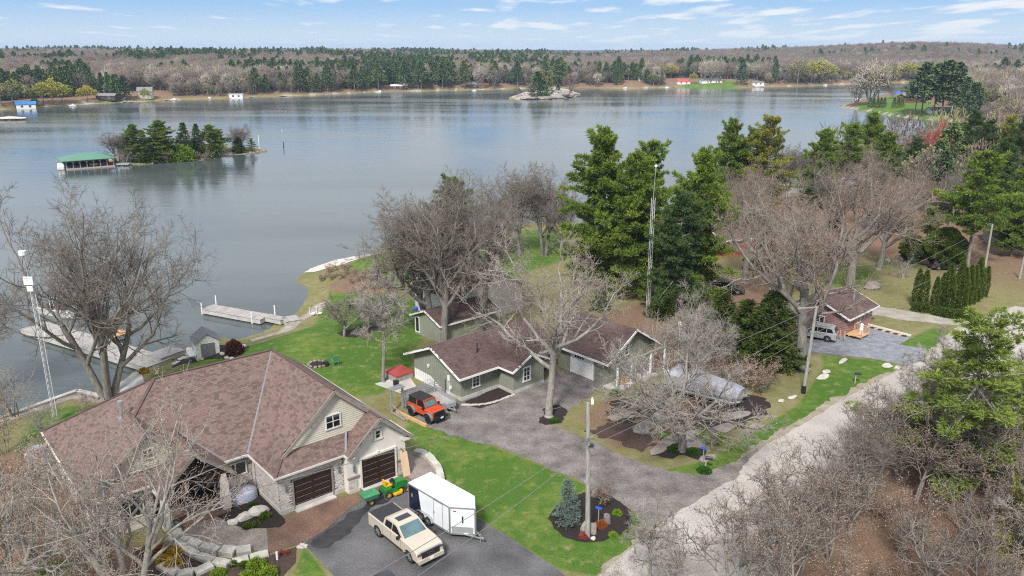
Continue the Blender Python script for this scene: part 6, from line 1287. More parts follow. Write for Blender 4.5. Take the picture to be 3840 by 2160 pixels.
def pine_tree(seed, H=22., base=.22, rmax=.24, leaf='pine', whorl=.62, per=5, k=12, size=.42, irr=.3, flat=.0, topr=.28, leaf2=None, step=.42):
    rg = np.random.default_rng(seed); r0 = H * .0145; tr_ = Acc(); cr = Acc()
    p0 = grow(rg, np.zeros((1, 3)), np.array([[0, 0, 1.]]), np.array([H]), 14, .012, .05); p0[:, :, 2] *= H / p0[0, -1, 2]
    V, F = tubes(p0, np.array([r0]), np.array([.03]), 9); tr_.add(V, F)
    zs = np.arange(base * H, H * .985, whorl); Z = []; A = []; Ls = []
    for z in zs:
        t = (z / H - base) / (1 - base); m = max(3, int(per * rg.uniform(.7, 1.3))); a0 = rg.uniform(0, 6.28)
        prof = (1 - t) ** .5 * (.62 + .38 * min(1, t / .22)) * (1 - topr) + topr * (1 - t) ** .5
        gap = rg.uniform(.4, 1.2)
        for i in range(m): Z.append(z + rg.uniform(-.2, .2)); A.append(a0 + i * 6.283 / m + rg.normal(0, .25)); Ls.append(max(.35, H * rmax * prof * gap * (1 + irr * rg.normal())))
    Z, A, Ls = np.array(Z), np.array(A), np.clip(np.array(Ls), .3, H * rmax * 1.5); n = len(Z); t = np.clip(Z / H, 0, 1)
    P = np.column_stack([np.interp(Z, p0[0, :, 2], p0[0, :, 0]), np.interp(Z, p0[0, :, 2], p0[0, :, 1]), Z]); sl = -.12 + .75 * np.clip((t - .45) / .55, 0, 1) ** 1.5 + rg.normal(0, .12, n) + flat
    D = np.column_stack([np.cos(A), np.sin(A), sl]); b = grow(rg, P, D, Ls, 5, .08, .05); V, F = tubes(b, Ls * .017 + .02, np.full(n, .012), 4); tr_.add(V, F)
    # laterals in the horizontal plane carry the needle tufts
    nt = np.maximum(2, (Ls / step * 2.3).astype(int)); idx = np.repeat(np.arange(n), nt); u = np.concatenate([np.linspace(.22, 1, q) for q in nt]) + rg.normal(0, .03, len(idx)); u = np.clip(u, .15, 1)
    f = np.clip(u * 5, 0, 4.999); kk = f.astype(int); fr = (f - kk)[:, None]; Pt = b[idx, kk] * (1 - fr) + b[idx, kk + 1] * fr; Tn = nrm(b[idx, kk + 1] - b[idx, kk])
    side = nrm(np.cross(Tn, np.array([0, 0, 1.]))) * rg.choice([-1, 1], len(idx))[:, None]; wd = Ls[idx] * .34 * (1.08 - u) * rg.uniform(.0, 1, len(idx)) + .05
    Q = Pt + (side * .8 + Tn * .6) * wd[:, None] + np.array([0, 0, .05]) * rg.normal(0, 1, (len(idx), 1)); Dn = nrm(Tn * .7 + side * .5)
    sz = size * rg.uniform(.75, 1.2, len(idx)); V, F = tufts(Q, Dn, sz, k, rg, width=.20, up=.42)
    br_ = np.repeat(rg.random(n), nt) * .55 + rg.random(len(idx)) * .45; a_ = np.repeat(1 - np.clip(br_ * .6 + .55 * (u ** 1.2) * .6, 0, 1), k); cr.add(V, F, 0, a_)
    return tr_.mesh('trunk', [MT['bark']], True), cr.mesh('crown', [MT[leaf]]), H
def spruce_tree(seed, H=9., rb=.26, leaf='spruce', base=.02, whorl=.3, per=9, size=.30, k=9, droop=-.18, power=.9, step=.3):
    return _cone(seed, H, rb, leaf, base, whorl, per, size, k, droop, power, step)
def _cone(seed, H, rb, leaf, base, whorl, per, size, k, droop, power, step):
    rg = np.random.default_rng(seed); tr_ = Acc(); cr = Acc(); p0 = np.linspace([0, 0, -.1], [0, 0, H * .97], 6)[None]; V, F = tubes(p0, np.array([H * .016 + .03]), np.array([.015]), 8); tr_.add(V, F)
    zs = np.arange(base * H + .1, H * .97, whorl); Z = np.repeat(zs, per) + rg.normal(0, whorl * .3, len(zs) * per); n = len(Z); Z = np.clip(Z, .05, H); t = Z / H; A = rg.uniform(0, 6.283, n)
    Ls = H * rb * (1 - t) ** power * rg.uniform(.7, 1.12, n) * (.85 + .2 * np.sin(A * 3 + seed) * np.sin(t * 9)) + .08
    D = np.column_stack([np.cos(A), np.sin(A), droop + .5 * t ** 2 + 0 * t]); P = np.column_stack([0 * Z, 0 * Z, Z]); b = grow(rg, P, D, Ls, 3, .05, .06)
    V, F = tubes(b, np.full(n, .02), np.full(n, .008), 3); tr_.add(V, F)
    nt = np.maximum(2, (Ls / step).astype(int)); idx = np.repeat(np.arange(n), nt); u = np.clip(np.concatenate([np.linspace(.35, 1, q) for q in nt]) + rg.normal(0, .04, len(idx)), .2, 1)
    f = np.clip(u * 3, 0, 2.999); kk = f.astype(int); fr = (f - kk)[:, None]; Pt = b[idx, kk] * (1 - fr) + b[idx, kk + 1] * fr; Tn = nrm(b[idx, kk + 1] - b[idx, kk])
    side = nrm(np.cross(Tn, np.array([0, 0, 1.]))) * rg.choice([-1, 1], len(idx))[:, None]; Q = Pt + side * (Ls[idx] * .22 * (1.05 - u) * rg.random(len(idx)))[:, None]
    V, F = tufts(Q, nrm(Tn + side * .4), size * rg.uniform(.75, 1.2, len(idx)), k, rg, width=.30, up=.12, cone=.6)
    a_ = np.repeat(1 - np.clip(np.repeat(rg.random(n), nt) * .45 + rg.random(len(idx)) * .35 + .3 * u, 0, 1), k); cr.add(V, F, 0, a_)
    return tr_.mesh('trunk', [MT['bark']], True), cr.mesh('crown', [MT[leaf]]), H
def column_shrub(seed, H=5., r=.55, leaf='cedar', n=2600, size=.17, bare=0.0, rnd_top=False):
    rg = np.random.default_rng(seed); t = rg.random(n) ** .8; z = H * (bare + (1 - bare) * t); a = rg.uniform(0, 6.283, n)
    prof = (np.sin(np.pi * np.clip(t * .92 + .06, 0, 1)) ** .6) if rnd_top else np.clip((1 - t) * 2.2, 0, 1) ** .55 * (.82 + .18 * np.clip(t * 5, 0, 1))
    rad = r * prof * (1 + .16 * np.sin(a * 4 + z * 2.1 + seed) + .12 * np.sin(a * 9 - z * 3)) * rg.uniform(.6, 1, n) ** .4
    P = np.column_stack([np.cos(a) * rad, np.sin(a) * rad, z]); D = nrm(np.column_stack([np.cos(a) * .7, np.sin(a) * .7, np.full(n, .8)])); cr = Acc(); V, F = tufts(P, D, np.full(n, size) * rg.uniform(.7, 1.3, n), 4, rg, width=.45, up=.2, cone=.45)
    lv = (.5 + .5 * np.sin(a * 4 + z * 2.1 + seed)); cr.add(V, F, 0, np.repeat(1 - np.clip(.5 * lv + .5 * rg.random(n), 0, 1), 4))
    tr_ = Acc(); V, F = tubes(np.linspace([0, 0, -.1], [0, 0, H * .8], 4)[None], np.array([.08]), np.array([.03]), 6); tr_.add(V, F)
    return tr_.mesh('trunk', [MT['bark']], True), cr.mesh('crown', [MT[leaf]]), H
def thicket(seed, H=6., stems=7, twig='twig_pale', bark='bark_pale', bud=None, m=(5, 5, 4, 4), lean=.35):
    rg = np.random.default_rng(seed); a = rg.uniform(0, 6.283, stems); P = np.column_stack([np.cos(a) * .25, np.sin(a) * .25, a * 0]); D = np.column_stack([np.cos(a) * lean, np.sin(a) * lean, a * 0 + 1]); L = H * .8 * rg.uniform(.6, 1.05, stems)
    tr_ = Acc(); cr = Acc(); R0 = np.full(stems, .055) * rg.uniform(.7, 1.3, stems); p0 = grow(rg, P, D, L, 7, .09, .02); V, F = tubes(p0, R0, R0 * .3, 5); tr_.add(V, F)
    Pc, Dc, Lc, Rc = kids(rg, p0, R0, R0 * .3, L, m[0] + 1, .2, 1, (R(25), R(60)), .42, .45, .6, .015); p1 = grow(rg, Pc, Dc, Lc, 4, .14, .06); V, F = tubes(p1, Rc, Rc * .5, 4); tr_.add(V, F)
    Pd, Dd_, Ld, Rd = kids(rg, p1, Rc, Rc * .5, Lc, m[1], .1, 1, (R(25), R(70)), .55, .35, .6, .011); p2 = grow(rg, Pd, Dd_, Ld, 3, .18, .05); V, F = tubes(p2, Rd, np.full(len(Rd), .009), 3); cr.add(V, F)
    Pe, De, Le, _ = kids(rg, p2, Rd, Rd, Ld, m[2], .1, 1, (R(25), R(70)), .65, .3); V, F = spikes(Pe, De, np.clip(Le, .2, .8), .011, rg); cr.add(V, F)
    Pf, Df, Lf, _ = kids(rg, np.stack([Pe, Pe + nrm(De) * Le[:, None]], 1), Le * 0 + .01, Le * 0 + .01, Le, 2, .3, 1, (R(25), R(70)), .6, .3); V, F = spikes(Pf, Df, np.clip(Lf, .12, .45), .009, rg); cr.add(V, F)
    if bud: s_ = rg.random(len(Pf)) < .3; V2, F2 = spikes(Pf[s_], rg.normal(size=(s_.sum(), 3)), .14, .06, rg); cr.add(V2, F2, 1)
    return tr_.mesh('trunk', [MT[bark]], True), cr.mesh('crown', [MT[twig], MT[bud or 'bud']]), H
KIND = {}
def K_(n, t): KIND[n] = (t[0], t[1], max(v.co.z for v in t[1].vertices) * (.93 if n[:2] in ('oa', 'as', 'ma', 'ga', 'sl', 'sm', 're') else .985))
K_('oakL', bare_tree(11, 20.5, 4, .34, .46, .34, .085, m=(5, 7, 6, 5, 5), r0=.50, bud=None, twig='twig', wander=.13))
K_('oakA', bare_tree(12, 18, 1, .42, .42, 0, .05, m=(8, 7, 6, 5, 4), r0=.33, twig='twig_pale', bark='bark_pale', bud='bud', wander=.17, ang1=(R(40), R(80))))
K_('oakB', bare_tree(13, 19, 1, .34, .44, 0, .09, m=(8, 7, 7, 5, 4), r0=.48, twig='twig_pink', bud='bud', wander=.14, ang1=(R(30), R(68))))
K_('ashA', bare_tree(14, 16, 2, .34, .42, .18, .14, m=(6, 8, 6, 5, 5), r0=.33, twig='twig', ang1=(R(20), R(48))))
K_('ashB', bare_tree(15, 17, 1, .40, .42, 0, .12, m=(9, 7, 7, 5, 5), r0=.34, twig='twig', bark='bark', ang1=(R(22), R(52))))
K_('maple', bare_tree(16, 13, 5, .42, .46, .34, .06, m=(4, 5, 4, 4, 4), r0=.34, twig='twig_pale', bark='bark_pale', bud='bud', wander=.11))
K_('garden', bare_tree(17, 11, 1, .26, .52, 0, .05, m=(8, 8, 7, 5, 4), r0=.26, twig='twig_pale', bark='bark', ang1=(R(35), R(75)), wander=.18))
K_('small', bare_tree(18, 6, 1, .25, .5, 0, .12, m=(7, 7, 5, 5, 0), r0=.12, twig='twig', ang1=(R(25), R(55)), wander=.12))
K_('slim', bare_tree(19, 12, 1, .55, .22, 0, .02, m=(12, 6, 5, 4, 4), r0=.14, twig='twig_pale', bark='bark', ang1=(R(40), R(85)), wander=.16))
K_('redmaple', bare_tree(20, 14, 2, .30, .42, .2, .16, m=(6, 7, 6, 5, 6), r0=.26, twig='twig_red', ang1=(R(18), R(45)), twr=.02))
K_('sap', bare_tree(27, 9, 2, .5, .34, .16, .10, m=(7, 5, 4, 3, 2), r0=.10, twig='twig', ang1=(R(25), R(55)), bark='bark', bud='bud', wander=.15)); K_('thickA', thicket(21, 6, 6)); K_('thickB', thicket(22, 7, 4, 'twig', 'bark', 'bud', lean=.25)); K_('thickC', thicket(23, 5, 7, 'twig_pink', 'bark', 'bud', lean=.5))
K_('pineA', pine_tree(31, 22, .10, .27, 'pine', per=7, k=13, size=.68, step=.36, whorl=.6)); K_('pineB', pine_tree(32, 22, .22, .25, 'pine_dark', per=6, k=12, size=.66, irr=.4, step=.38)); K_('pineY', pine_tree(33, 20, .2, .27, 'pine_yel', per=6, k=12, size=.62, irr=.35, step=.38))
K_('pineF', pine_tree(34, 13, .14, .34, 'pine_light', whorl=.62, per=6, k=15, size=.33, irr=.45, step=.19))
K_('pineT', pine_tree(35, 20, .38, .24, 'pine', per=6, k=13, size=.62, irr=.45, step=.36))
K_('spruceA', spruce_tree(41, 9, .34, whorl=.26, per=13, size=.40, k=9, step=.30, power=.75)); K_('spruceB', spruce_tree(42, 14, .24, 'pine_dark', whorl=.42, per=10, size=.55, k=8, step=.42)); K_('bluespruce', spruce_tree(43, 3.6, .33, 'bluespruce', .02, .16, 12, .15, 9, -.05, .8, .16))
K_('cedarR', column_shrub(44, 7, 3.4, 'cedar', 5200, .42, .05, True)); K_('arbor', column_shrub(45, 5.2, .62, 'cedar', 1800, .2)); K_('arbor2', column_shrub(46, 5.2, .5, 'shrubgreen', 1500, .2, .22))
def tree(name, kind, label, base, top=None, H=None, sx=1.0, rot=None, cat='tree', group=None, p=None):
    tm, cm, H0 = KIND[kind]
    if p is None: p = T(*base)
    if top is not None: H = zat(p, top) - p.z
    s = H / H0; o = thing(name, label, cat, (p[0], p[1], p[2] - .05), rnd.uniform(0, 6.28) if rot is None else rot, group); o.scale = (s * sx, s * sx, s)
    link('trunk', tm, o); link('crown', cm, o); return o

# ---------------------------------------------------------------- trees one by one
tree('oak_tree', 'oakL', 'huge bare many-stemmed oak on the shore behind the large house', (408, 1492), 668, rot=R(200), sx=.95)
tree('oak_tree', 'oakA', 'large bare pale-barked oak standing in the gravel driveway of the green cottage', (2058, 1562), 870, rot=R(40), sx=.92)
tree('bare_tree', 'garden', 'low spreading bare tree with pale branches in the rock garden', (2556, 1692), 1185, rot=R(10), sx=1.15)
tree('bare_tree', 'maple', 'pale-barked many-stemmed bare tree at the lower left before the large house', (500, 2290), 1500, rot=R(100), sx=1.0)
tree('bare_tree', 'maple', 'bare tree at the left bottom corner reaching over the brush', (20, 2330), 1660, rot=R(10), sx=1.0)
tree('bare_tree', 'ashB', 'thick-trunked bare tree beside the white cabin door', (1665, 1290), 665, rot=R(0), sx=1.05)
tree('bare_tree', 'ashA', 'bare tree with brown base beside the thick-trunked one', (1612, 1240), 700, rot=R(70), sx=1.2)
tree('bare_tree', 'ashB', 'bare tree rising behind the ridge of the green cottage', (1806, 1235), 670, rot=R(90), sx=1.0)
tree('bare_tree', 'oakB', 'bare tree standing among branches left of the trunk cluster', (1560, 1110), 830, rot=R(120), sx=.8)
tree('bare_tree', 'ashA', 'bare vase-shaped tree at the water behind the bright lawn, left one', (1950, 960), 615, rot=R(20), sx=1.1)
tree('bare_tree', 'ashA', 'bare vase-shaped tree at the water behind the bright lawn, right one', (2040, 960), 630, rot=R(140), sx=1.1)
tree('bare_tree', 'ashB', 'thin bare tree between the lawn trees and the tall pines', (2110, 980), 700, rot=R(200), sx=.8)
tree('slim_tree', 'slim', 'slender young bare tree alone on the green lawn', (1437, 1432), 985, rot=R(30))
tree('small_tree', 'small', 'small dark bare tree at the left end of the mulch bed', (1292, 1262), 1090, sx=1.25, rot=R(0))
tree('small_tree', 'small', 'small bare ornamental tree in the middle of the lawn bed', (1385, 1228), 1075, sx=1.2, rot=R(80))
tree('small_tree', 'small', 'low bare shrub tree at the right end of the lawn bed', (1455, 1190), 1080, sx=1.2, rot=R(160))
tree('shore_bush', 'thickA', 'pale leafless bush alone on the rocky point', (1350, 968), 905, sx=.8, cat='bush')
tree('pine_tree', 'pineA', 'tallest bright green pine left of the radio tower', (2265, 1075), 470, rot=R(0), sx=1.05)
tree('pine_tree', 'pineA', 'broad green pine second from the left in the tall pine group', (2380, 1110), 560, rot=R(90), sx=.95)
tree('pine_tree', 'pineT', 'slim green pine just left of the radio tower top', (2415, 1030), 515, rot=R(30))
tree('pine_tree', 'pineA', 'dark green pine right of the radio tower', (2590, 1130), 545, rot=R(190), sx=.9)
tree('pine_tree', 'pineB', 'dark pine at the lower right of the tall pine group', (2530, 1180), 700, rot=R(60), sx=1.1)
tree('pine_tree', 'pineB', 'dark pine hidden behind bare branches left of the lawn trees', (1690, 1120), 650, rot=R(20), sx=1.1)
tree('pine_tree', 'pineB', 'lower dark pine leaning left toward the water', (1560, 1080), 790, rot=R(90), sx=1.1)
tree('spruce_tree', 'spruceA', 'full dark green cedar left of the leaning utility pole', (2880, 1372), 1085, sx=1.5, rot=R(0))
tree('spruce_tree', 'spruceA', 'dark green cedar behind the covered pontoon boat', (2700, 1300), 1090, sx=1.6, rot=R(50))
tree('spruce_tree', 'spruceA', 'smaller dark cedar between the two cedars behind the boat', (2790, 1330), 1120, sx=1.7, rot=R(150))
tree('spruce_tree', 'spruceA', 'olive cedar behind the green garage', (2600, 1260), 1100, sx=1.4, rot=R(190))
tree('spruce_tree', 'spruceA', 'dark understory cedar beneath the tall pines', (2480, 1190), 1050, sx=1.4, rot=R(80))
tree('spruce_tree', 'spruceB', 'dark evergreen behind the green garage roof', (2250, 1160), 1000, sx=1.3, rot=R(10))
tree('spruce_tree', 'spruceA', 'dark low evergreen behind the little garden shed', (1780, 1170), 1060, sx=1.4, rot=R(110))
tree('oak_tree', 'oakB', 'tall bare oak whose trunk stands right of the full dark cedar', (3010, 1385), 660, rot=R(0), sx=1.0)
tree('oak_tree', 'oakB', 'thick-trunked bare oak on the lawn behind the pink cottage', (3185, 1088), 560, rot=R(90), sx=1.15)
tree('oak_tree', 'oakB', 'bare tree with a dark leaning trunk left of the round cedar', (3295, 1010), 590, rot=R(200), sx=.9)
tree('oak_tree', 'oakB', 'bare oak behind the black car beneath the pines', (2790, 1060), 640, rot=R(260), sx=.95)
tree('oak_tree', 'oakA', 'bare oak standing right of the black car', (2900, 1150), 700, rot=R(30), sx=.8)
tree('bare_tree', 'garden', 'bare multi-limbed tree above the covered boat', (2620, 1395), 1060, rot=R(70), sx=.9)
tree('cedar_tree', 'cedarR', 'large round clipped cedar on the right lawn', (3535, 1005), 850, rot=R(0), sx=.9, cat='tree')
tree('cedar_tree', 'cedarR', 'darker cedar behind the left side of the round clipped cedar', (3420, 985), 880, rot=R(90), sx=.9, cat='tree')
tree('tall_pine', 'pineT', 'tall light green pine standing alone at the right', (3625, 1015), 555, rot=R(0), sx=1.15)
tree('foreground_pine', 'pineF', 'big bright green pine at the right edge over the road', (3590, 1840), 1125, rot=R(20), sx=1.5, cat='tree')
tree('foreground_pine', 'pineF', 'second bright green pine cut by the right edge', (3890, 1740), 1200, rot=R(160), sx=1.4, cat='tree')
tree('pine_tree', 'pineY', 'yellowish pine in the woods at the bottom right', (3780, 2150), 1750, rot=R(60), sx=1.0)
tree('blue_spruce', 'bluespruce', 'small blue spruce in the round mulch bed', (2127, 1962), 1793, rot=R(0))
tree('redbud_tree', 'redmaple', 'red budding maple at the edge of the cove', (3470, 690), 455, rot=R(0), sx=1.1)
tree('bush', 'thickA', 'pale leafless lilac bush on the lawn left of the narrow cedars', (3385, 1045), 945, sx=1.3, cat='bush')
tree('bush', 'thickC', 'brown leafless bush behind the round bed pole', (2265, 1890), 1800, sx=1.1, cat='bush')
# narrow cedars in a row
ar = [(3432, 1150, 1005), (3458, 1155, 1007), (3500, 1160, 1035), (3524, 1158, 1020), (3545, 1162, 988), (3556, 1170, 1030), (3585, 1162, 975), (3600, 1172, 1000), (3622, 1150, 990), (3640, 1140, 990), (3655, 1130, 962), (3672, 1120, 1000), (3690, 1112, 995)]
ordn = ('leftmost', 'second', 'third', 'fourth', 'fifth', 'sixth', 'seventh', 'eighth', 'ninth', 'tenth', 'eleventh', 'twelfth', 'rightmost')
for i, (x, y, t_) in enumerate(ar): tree('narrow_cedar', 'arbor', ordn[i] + ' narrow cone cedar from the left in the row above the dirt lane', (x, y), t_, sx=.82, cat='tree', group='row of narrow cedars')
for i, (x, y) in enumerate([(3440, 1165), (3470, 1168), (3515, 1180), (3540, 1185), (3565, 1190), (3590, 1192), (3610, 1196)]): leafball('hedge_bush', 'low brownish clipped bush under the row of narrow cedars', T(x, y), .75, 1.05, 'spruce', 700, 300 + i, .14, 'hedge', 'clipped bushes under the narrow cedars')
# more trees on the right, between the yard and the cove
def scat(items, name, label, group, cat='tree', sx=1.0):
    if len(items) <= 13:
        ks = sorted(items, key=lambda q: q[1]); w_o = ordn[:len(ks) - 1] + ('rightmost',)
        for (k_, x, y, t_), wd in zip(ks, w_o): tree(name, k_, (label + ', ' + wd + (' from the left' if wd not in ('leftmost', 'rightmost') else '')), (x, y), t_, sx=sx * rnd.uniform(.85, 1.1), cat=cat, group=group)
        return
    for i, (k_, x, y, t_) in enumerate(items): tree(name, k_, label, (x, y), t_, sx=sx * rnd.uniform(.85, 1.1), cat=cat, group=group)
ptop = [('pineA', 2735, 820, 440, 'dark green pine top at the cove, first from the left'), ('pineY', 2865, 830, 428, 'yellow-green pine rising over the bare oaks'), ('pineB', 2800, 800, 470, 'dark pine between the two tallest cove pines'), ('pineA', 3060, 780, 480, 'green pine lower between bare crowns'), ('pineA', 3250, 720, 415, 'broad round-topped pine against the cove'), ('pineA', 3310, 740, 490, 'green pine just right of the round-topped pine'), ('pineT', 3165, 740, 455, 'small crooked pine left of the round-topped pine'),
        ('pineB', 3400, 760, 505, 'dull green pine left of the red maple'), ('pineB', 3620, 690, 405, 'dark pine right of the red maple'), ('pineB', 3680, 720, 440, 'dark pine second right of the red maple'), ('pineY', 3740, 700, 430, 'yellow-green tree beyond the dark pines'), ('pineB', 3800, 740, 420, 'dark pine at the right edge'), ('pineB', 3730, 860, 500, 'ragged dark pine in the right pine group'), ('pineB', 3830, 900, 520, 'ragged dark pine cut by the right edge'), ('pineA', 3790, 960, 620, 'green pine above the right poles'), ('spruceB', 3540, 800, 570, 'small dark spire spruce below the red maple'), ('spruceB', 3580, 640, 480, 'dark spruce at the cove corner')]
for k_, x, y, t_, lb in ptop: tree('pine_tree', k_, lb, (x, y), t_, sx=rnd.uniform(.9, 1.15))
scat([('ashB', 2700, 930, 640), ('oakB', 2840, 900, 580), ('ashB', 3070, 900, 590), ('ashB', 3260, 860, 560), ('oakB', 3400, 880, 590), ('ashB', 3560, 850, 630), ('oakB', 3750, 820, 560)], 'bare_tree', 'bare oak in the nearer row before the cove', 'nearer bare oaks before the cove')
scat([('ashA', 2930, 760, 530), ('ashA', 3020, 750, 545), ('oakB', 3120, 740, 520), ('ashA', 3230, 730, 530), ('ashB', 3360, 730, 535), ('ashA', 3540, 740, 560), ('ashB', 3650, 790, 590), ('ashB', 2640, 830, 650)], 'bare_tree', 'bare tree in the farther row before the cove', 'farther bare trees before the cove')
for x, y, t_, k_, lb in ((3010, 930, 700, 'spruceB', 'dark evergreen between the bare oaks of the right lawn'), (3330, 860, 640, 'spruceB', 'dark evergreen behind the round cedar'), (3120, 960, 780, 'spruceA', 'low dark evergreen among the bare oak trunks'), (2860, 1010, 840, 'spruceA', 'low dark evergreen right of the tall pines'), (3470, 930, 770, 'pineT', 'thin green pine left of the tall light green pine')): tree('evergreen_tree', k_, lb, (x, y), t_, sx=1.3)
scat([('thickB', 2360, 1350, 1180), ('thickA', 2470, 1330, 1150), ('thickA', 2520, 1400, 1180), ('thickB', 2600, 1420, 1200), ('thickC', 2860, 1470, 1330), ('thickC', 2790, 1450, 1320), ('thickC', 2720, 1420, 1300), ('thickB', 2560, 1340, 1120), ('thickC', 2440, 1400, 1300)], 'bush', 'leafless brush around the covered boat', 'brush round the covered boat', 'bush', 1.2)
# left lower brush
scat([('thickA', 60, 1560, 1290), ('thickB', 20, 1700, 1450), ('thickA', 190, 1650, 1440), ('thickB', 330, 1620, 1420), ('thickC', 90, 1850, 1620), ('thickA', 250, 1850, 1640), ('thickC', 30, 2050, 1800), ('thickA', 160, 2100, 1830), ('thickB', 330, 2180, 1900), ('thickC', 420, 2250, 2000), ('thickA', 250, 2250, 1980), ('thickB', 560, 1560, 1460)], 'bush', 'leafless sapling brush below the lake', 'sapling brush at the left', 'bush', 1.15)
tree('bare_tree', 'ashB', 'bare tree whose crown enters at the left edge over the lake', (-60, 1480), 1000, rot=R(10), sx=1.0)
# woods at the bottom right
ws = []
wr = random.Random(12)
WP = gp([(2760, 2520), (3010, 2210), (3190, 2000), (3370, 1800), (3420, 1640), (3600, 1530), (3900, 1420), (4200, 1500), (4200, 2500)])
cnt = 0
pts_ = []
while cnt < 46:
    x = wr.uniform(2300, 4000); y = wr.uniform(1480, 2420); g_ = G(x, y)[:2]
    if segdist(np.array([g_]), WP)[0] < .5: continue
    if any((g_[0] - a_[0]) ** 2 + (g_[1] - a_[1]) ** 2 < 5 for a_ in pts_): continue
    pts_.append(g_); k_ = wr.choice(['thickA', 'thickB', 'thickB', 'thickC', 'sap', 'sap', 'sap', 'slim', 'small']); H_ = {'thickA': wr.uniform(3, 4.8), 'thickB': wr.uniform(4, 6.5), 'thickC': wr.uniform(2.2, 3.6), 'sap': wr.uniform(6, 9.5), 'garden': wr.uniform(6, 8), 'ashB': wr.uniform(7.5, 10), 'slim': wr.uniform(7, 10), 'small': wr.uniform(5, 7)}[k_]
    tree('bush' if k_[:2] == 'th' else 'bare_tree', k_, 'leafless grey brush in the woods at the bottom right' if k_[:2] == 'th' else 'slender bare tree in the woods at the bottom right', None, H=H_, sx=1.1, cat='bush' if k_[:2] == 'th' else 'tree', group='brush in the bottom right woods' if k_[:2] == 'th' else 'bare trees in the bottom right woods', p=Vector((g_[0], g_[1], 0))); cnt += 1
scat([('thickB', 2500, 2230, 1960), ('thickB', 2290, 2230, 2080), ('slim', 2440, 2250, 1850), ('sap', 2940, 2150, 1680), ('sap', 2760, 2330, 1840), ('sap', 3080, 2020, 1620), ('thickB', 3190, 1900, 1580), ('thickB', 3400, 1690, 1520)], 'bush', 'leafless grey brush beside the pale road', 'brush along the near road edge', 'bush', 1.1)
tree('bare_tree', 'ashB', 'leafless tree with dark stems in front of the road bend', (3190, 1930), 1540, rot=R(50), sx=.9)
# brown brush heap and reeds at the small point
for i, (x, y) in enumerate([(1235, 1020), (1270, 1010), (1300, 1015), (1330, 1030), (1360, 1045), (1400, 1060), (1440, 1075), (1290, 1040), (1330, 1060), (1380, 1085), (1250, 1045), (1210, 1050)]): tree('bush', 'thickC', 'low russet brush heap on the point beyond the lawn', (x, y), None, H=1.5, sx=1.6, cat='bush', group='russet brush heap on the point')
# ---------------------------------------------------------------- the far shore
def far_bare(seed, H=14, cols='bare', n=420, rx=.34, trunkn=1):
    rg = np.random.default_rng(seed); cr = Acc(); u = nrm(rg.normal(size=(n, 3))); rr_ = rg.uniform(.35, 1, (n, 1)) ** .6
    lump = 1 + .18 * np.sin(u[:, :1] * 5 + seed) * np.cos(u[:, 1:2] * 4 + seed)
    P = u * rr_ * lump * np.array([H * rx, H * rx, H * .36]) + np.array([0, 0, H * .62]); D = nrm(u * .7 + rg.normal(0, .45, (n, 3)) + np.array([0, 0, .6])); L = rg.uniform(.8, 1.9, n)
    V, F = spikes(P - D * .3, D, L, .13, rg); cr.add(V, F, 0, np.tile(rg.random(n), 3))
    st_ = 5; a = rg.uniform(0, 6.28, st_); b = grow(rg, np.zeros((st_, 3)), np.column_stack([np.cos(a) * .3, np.sin(a) * .3, np.ones(st_)]), np.full(st_, H * .8), 4, .08, .05); V, F = tubes(b, np.full(st_, .22), np.full(st_, .05), 4); cr.add(V, F, 1)
    return cr
def far_puff(seed, H=13, n=520, rx=.42, sz=.75):
    rg = np.random.default_rng(seed); cr = Acc(); u = nrm(rg.normal(size=(n, 3))); u[:, 2] = np.abs(u[:, 2]) * 1.1 - .35; lump = 1 + .28 * np.sin(u[:, :1] * 6 + seed) * np.cos(u[:, 1:2] * 5 + seed * 2) + .12 * np.sin(u[:, 2:3] * 9)
    P = u * rg.uniform(.5, 1, (n, 1)) ** .5 * lump * np.array([H * rx, H * rx, H * .45]) + np.array([0, 0, H * .52]); V, F = tufts(P, nrm(u + np.array([0, 0, .3])), np.full(n, sz), 3, rg, width=.6, up=.1, cone=.6)
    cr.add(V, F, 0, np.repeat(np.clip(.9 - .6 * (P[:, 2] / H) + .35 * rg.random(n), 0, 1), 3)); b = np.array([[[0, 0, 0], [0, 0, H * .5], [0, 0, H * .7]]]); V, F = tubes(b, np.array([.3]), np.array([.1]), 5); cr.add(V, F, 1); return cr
def far_conifer(seed, H=17, rb=.17, base=.18, n=420, sz=.85, irr=.35):
    rg = np.random.default_rng(seed); cr = Acc(); t = rg.random(n) ** .85; lay = np.round(t * 11) / 11; t = t * .4 + lay * .6; t = np.clip(t, 0, .99); z = H * (base + (1 - base) * t); a = rg.uniform(0, 6.28, n); L = H * rb * (1 - t) ** .75 * (1 + irr * np.sin(a * 2 + lay * 23 + seed)) + .25; f = rg.uniform(.3, 1, n) ** .6
    P = np.column_stack([np.cos(a) * L * f, np.sin(a) * L * f, z]); V, F = tufts(P, np.column_stack([np.cos(a), np.sin(a), .1 + 0 * a]), np.full(n, sz), 4, rg, width=.5, up=.15, cone=.6)
    cr.add(V, F, 0, np.repeat(1 - np.clip(.25 * rg.random(n) + .35 * f + .3 * rg.random(n), 0, 1), 4)); b = np.array([[[0, 0, 0], [0, 0, H * .5], [0, 0, H * .96]]]); V, F = tubes(b, np.array([.24]), np.array([.05]), 5); cr.add(V, F, 1); return cr
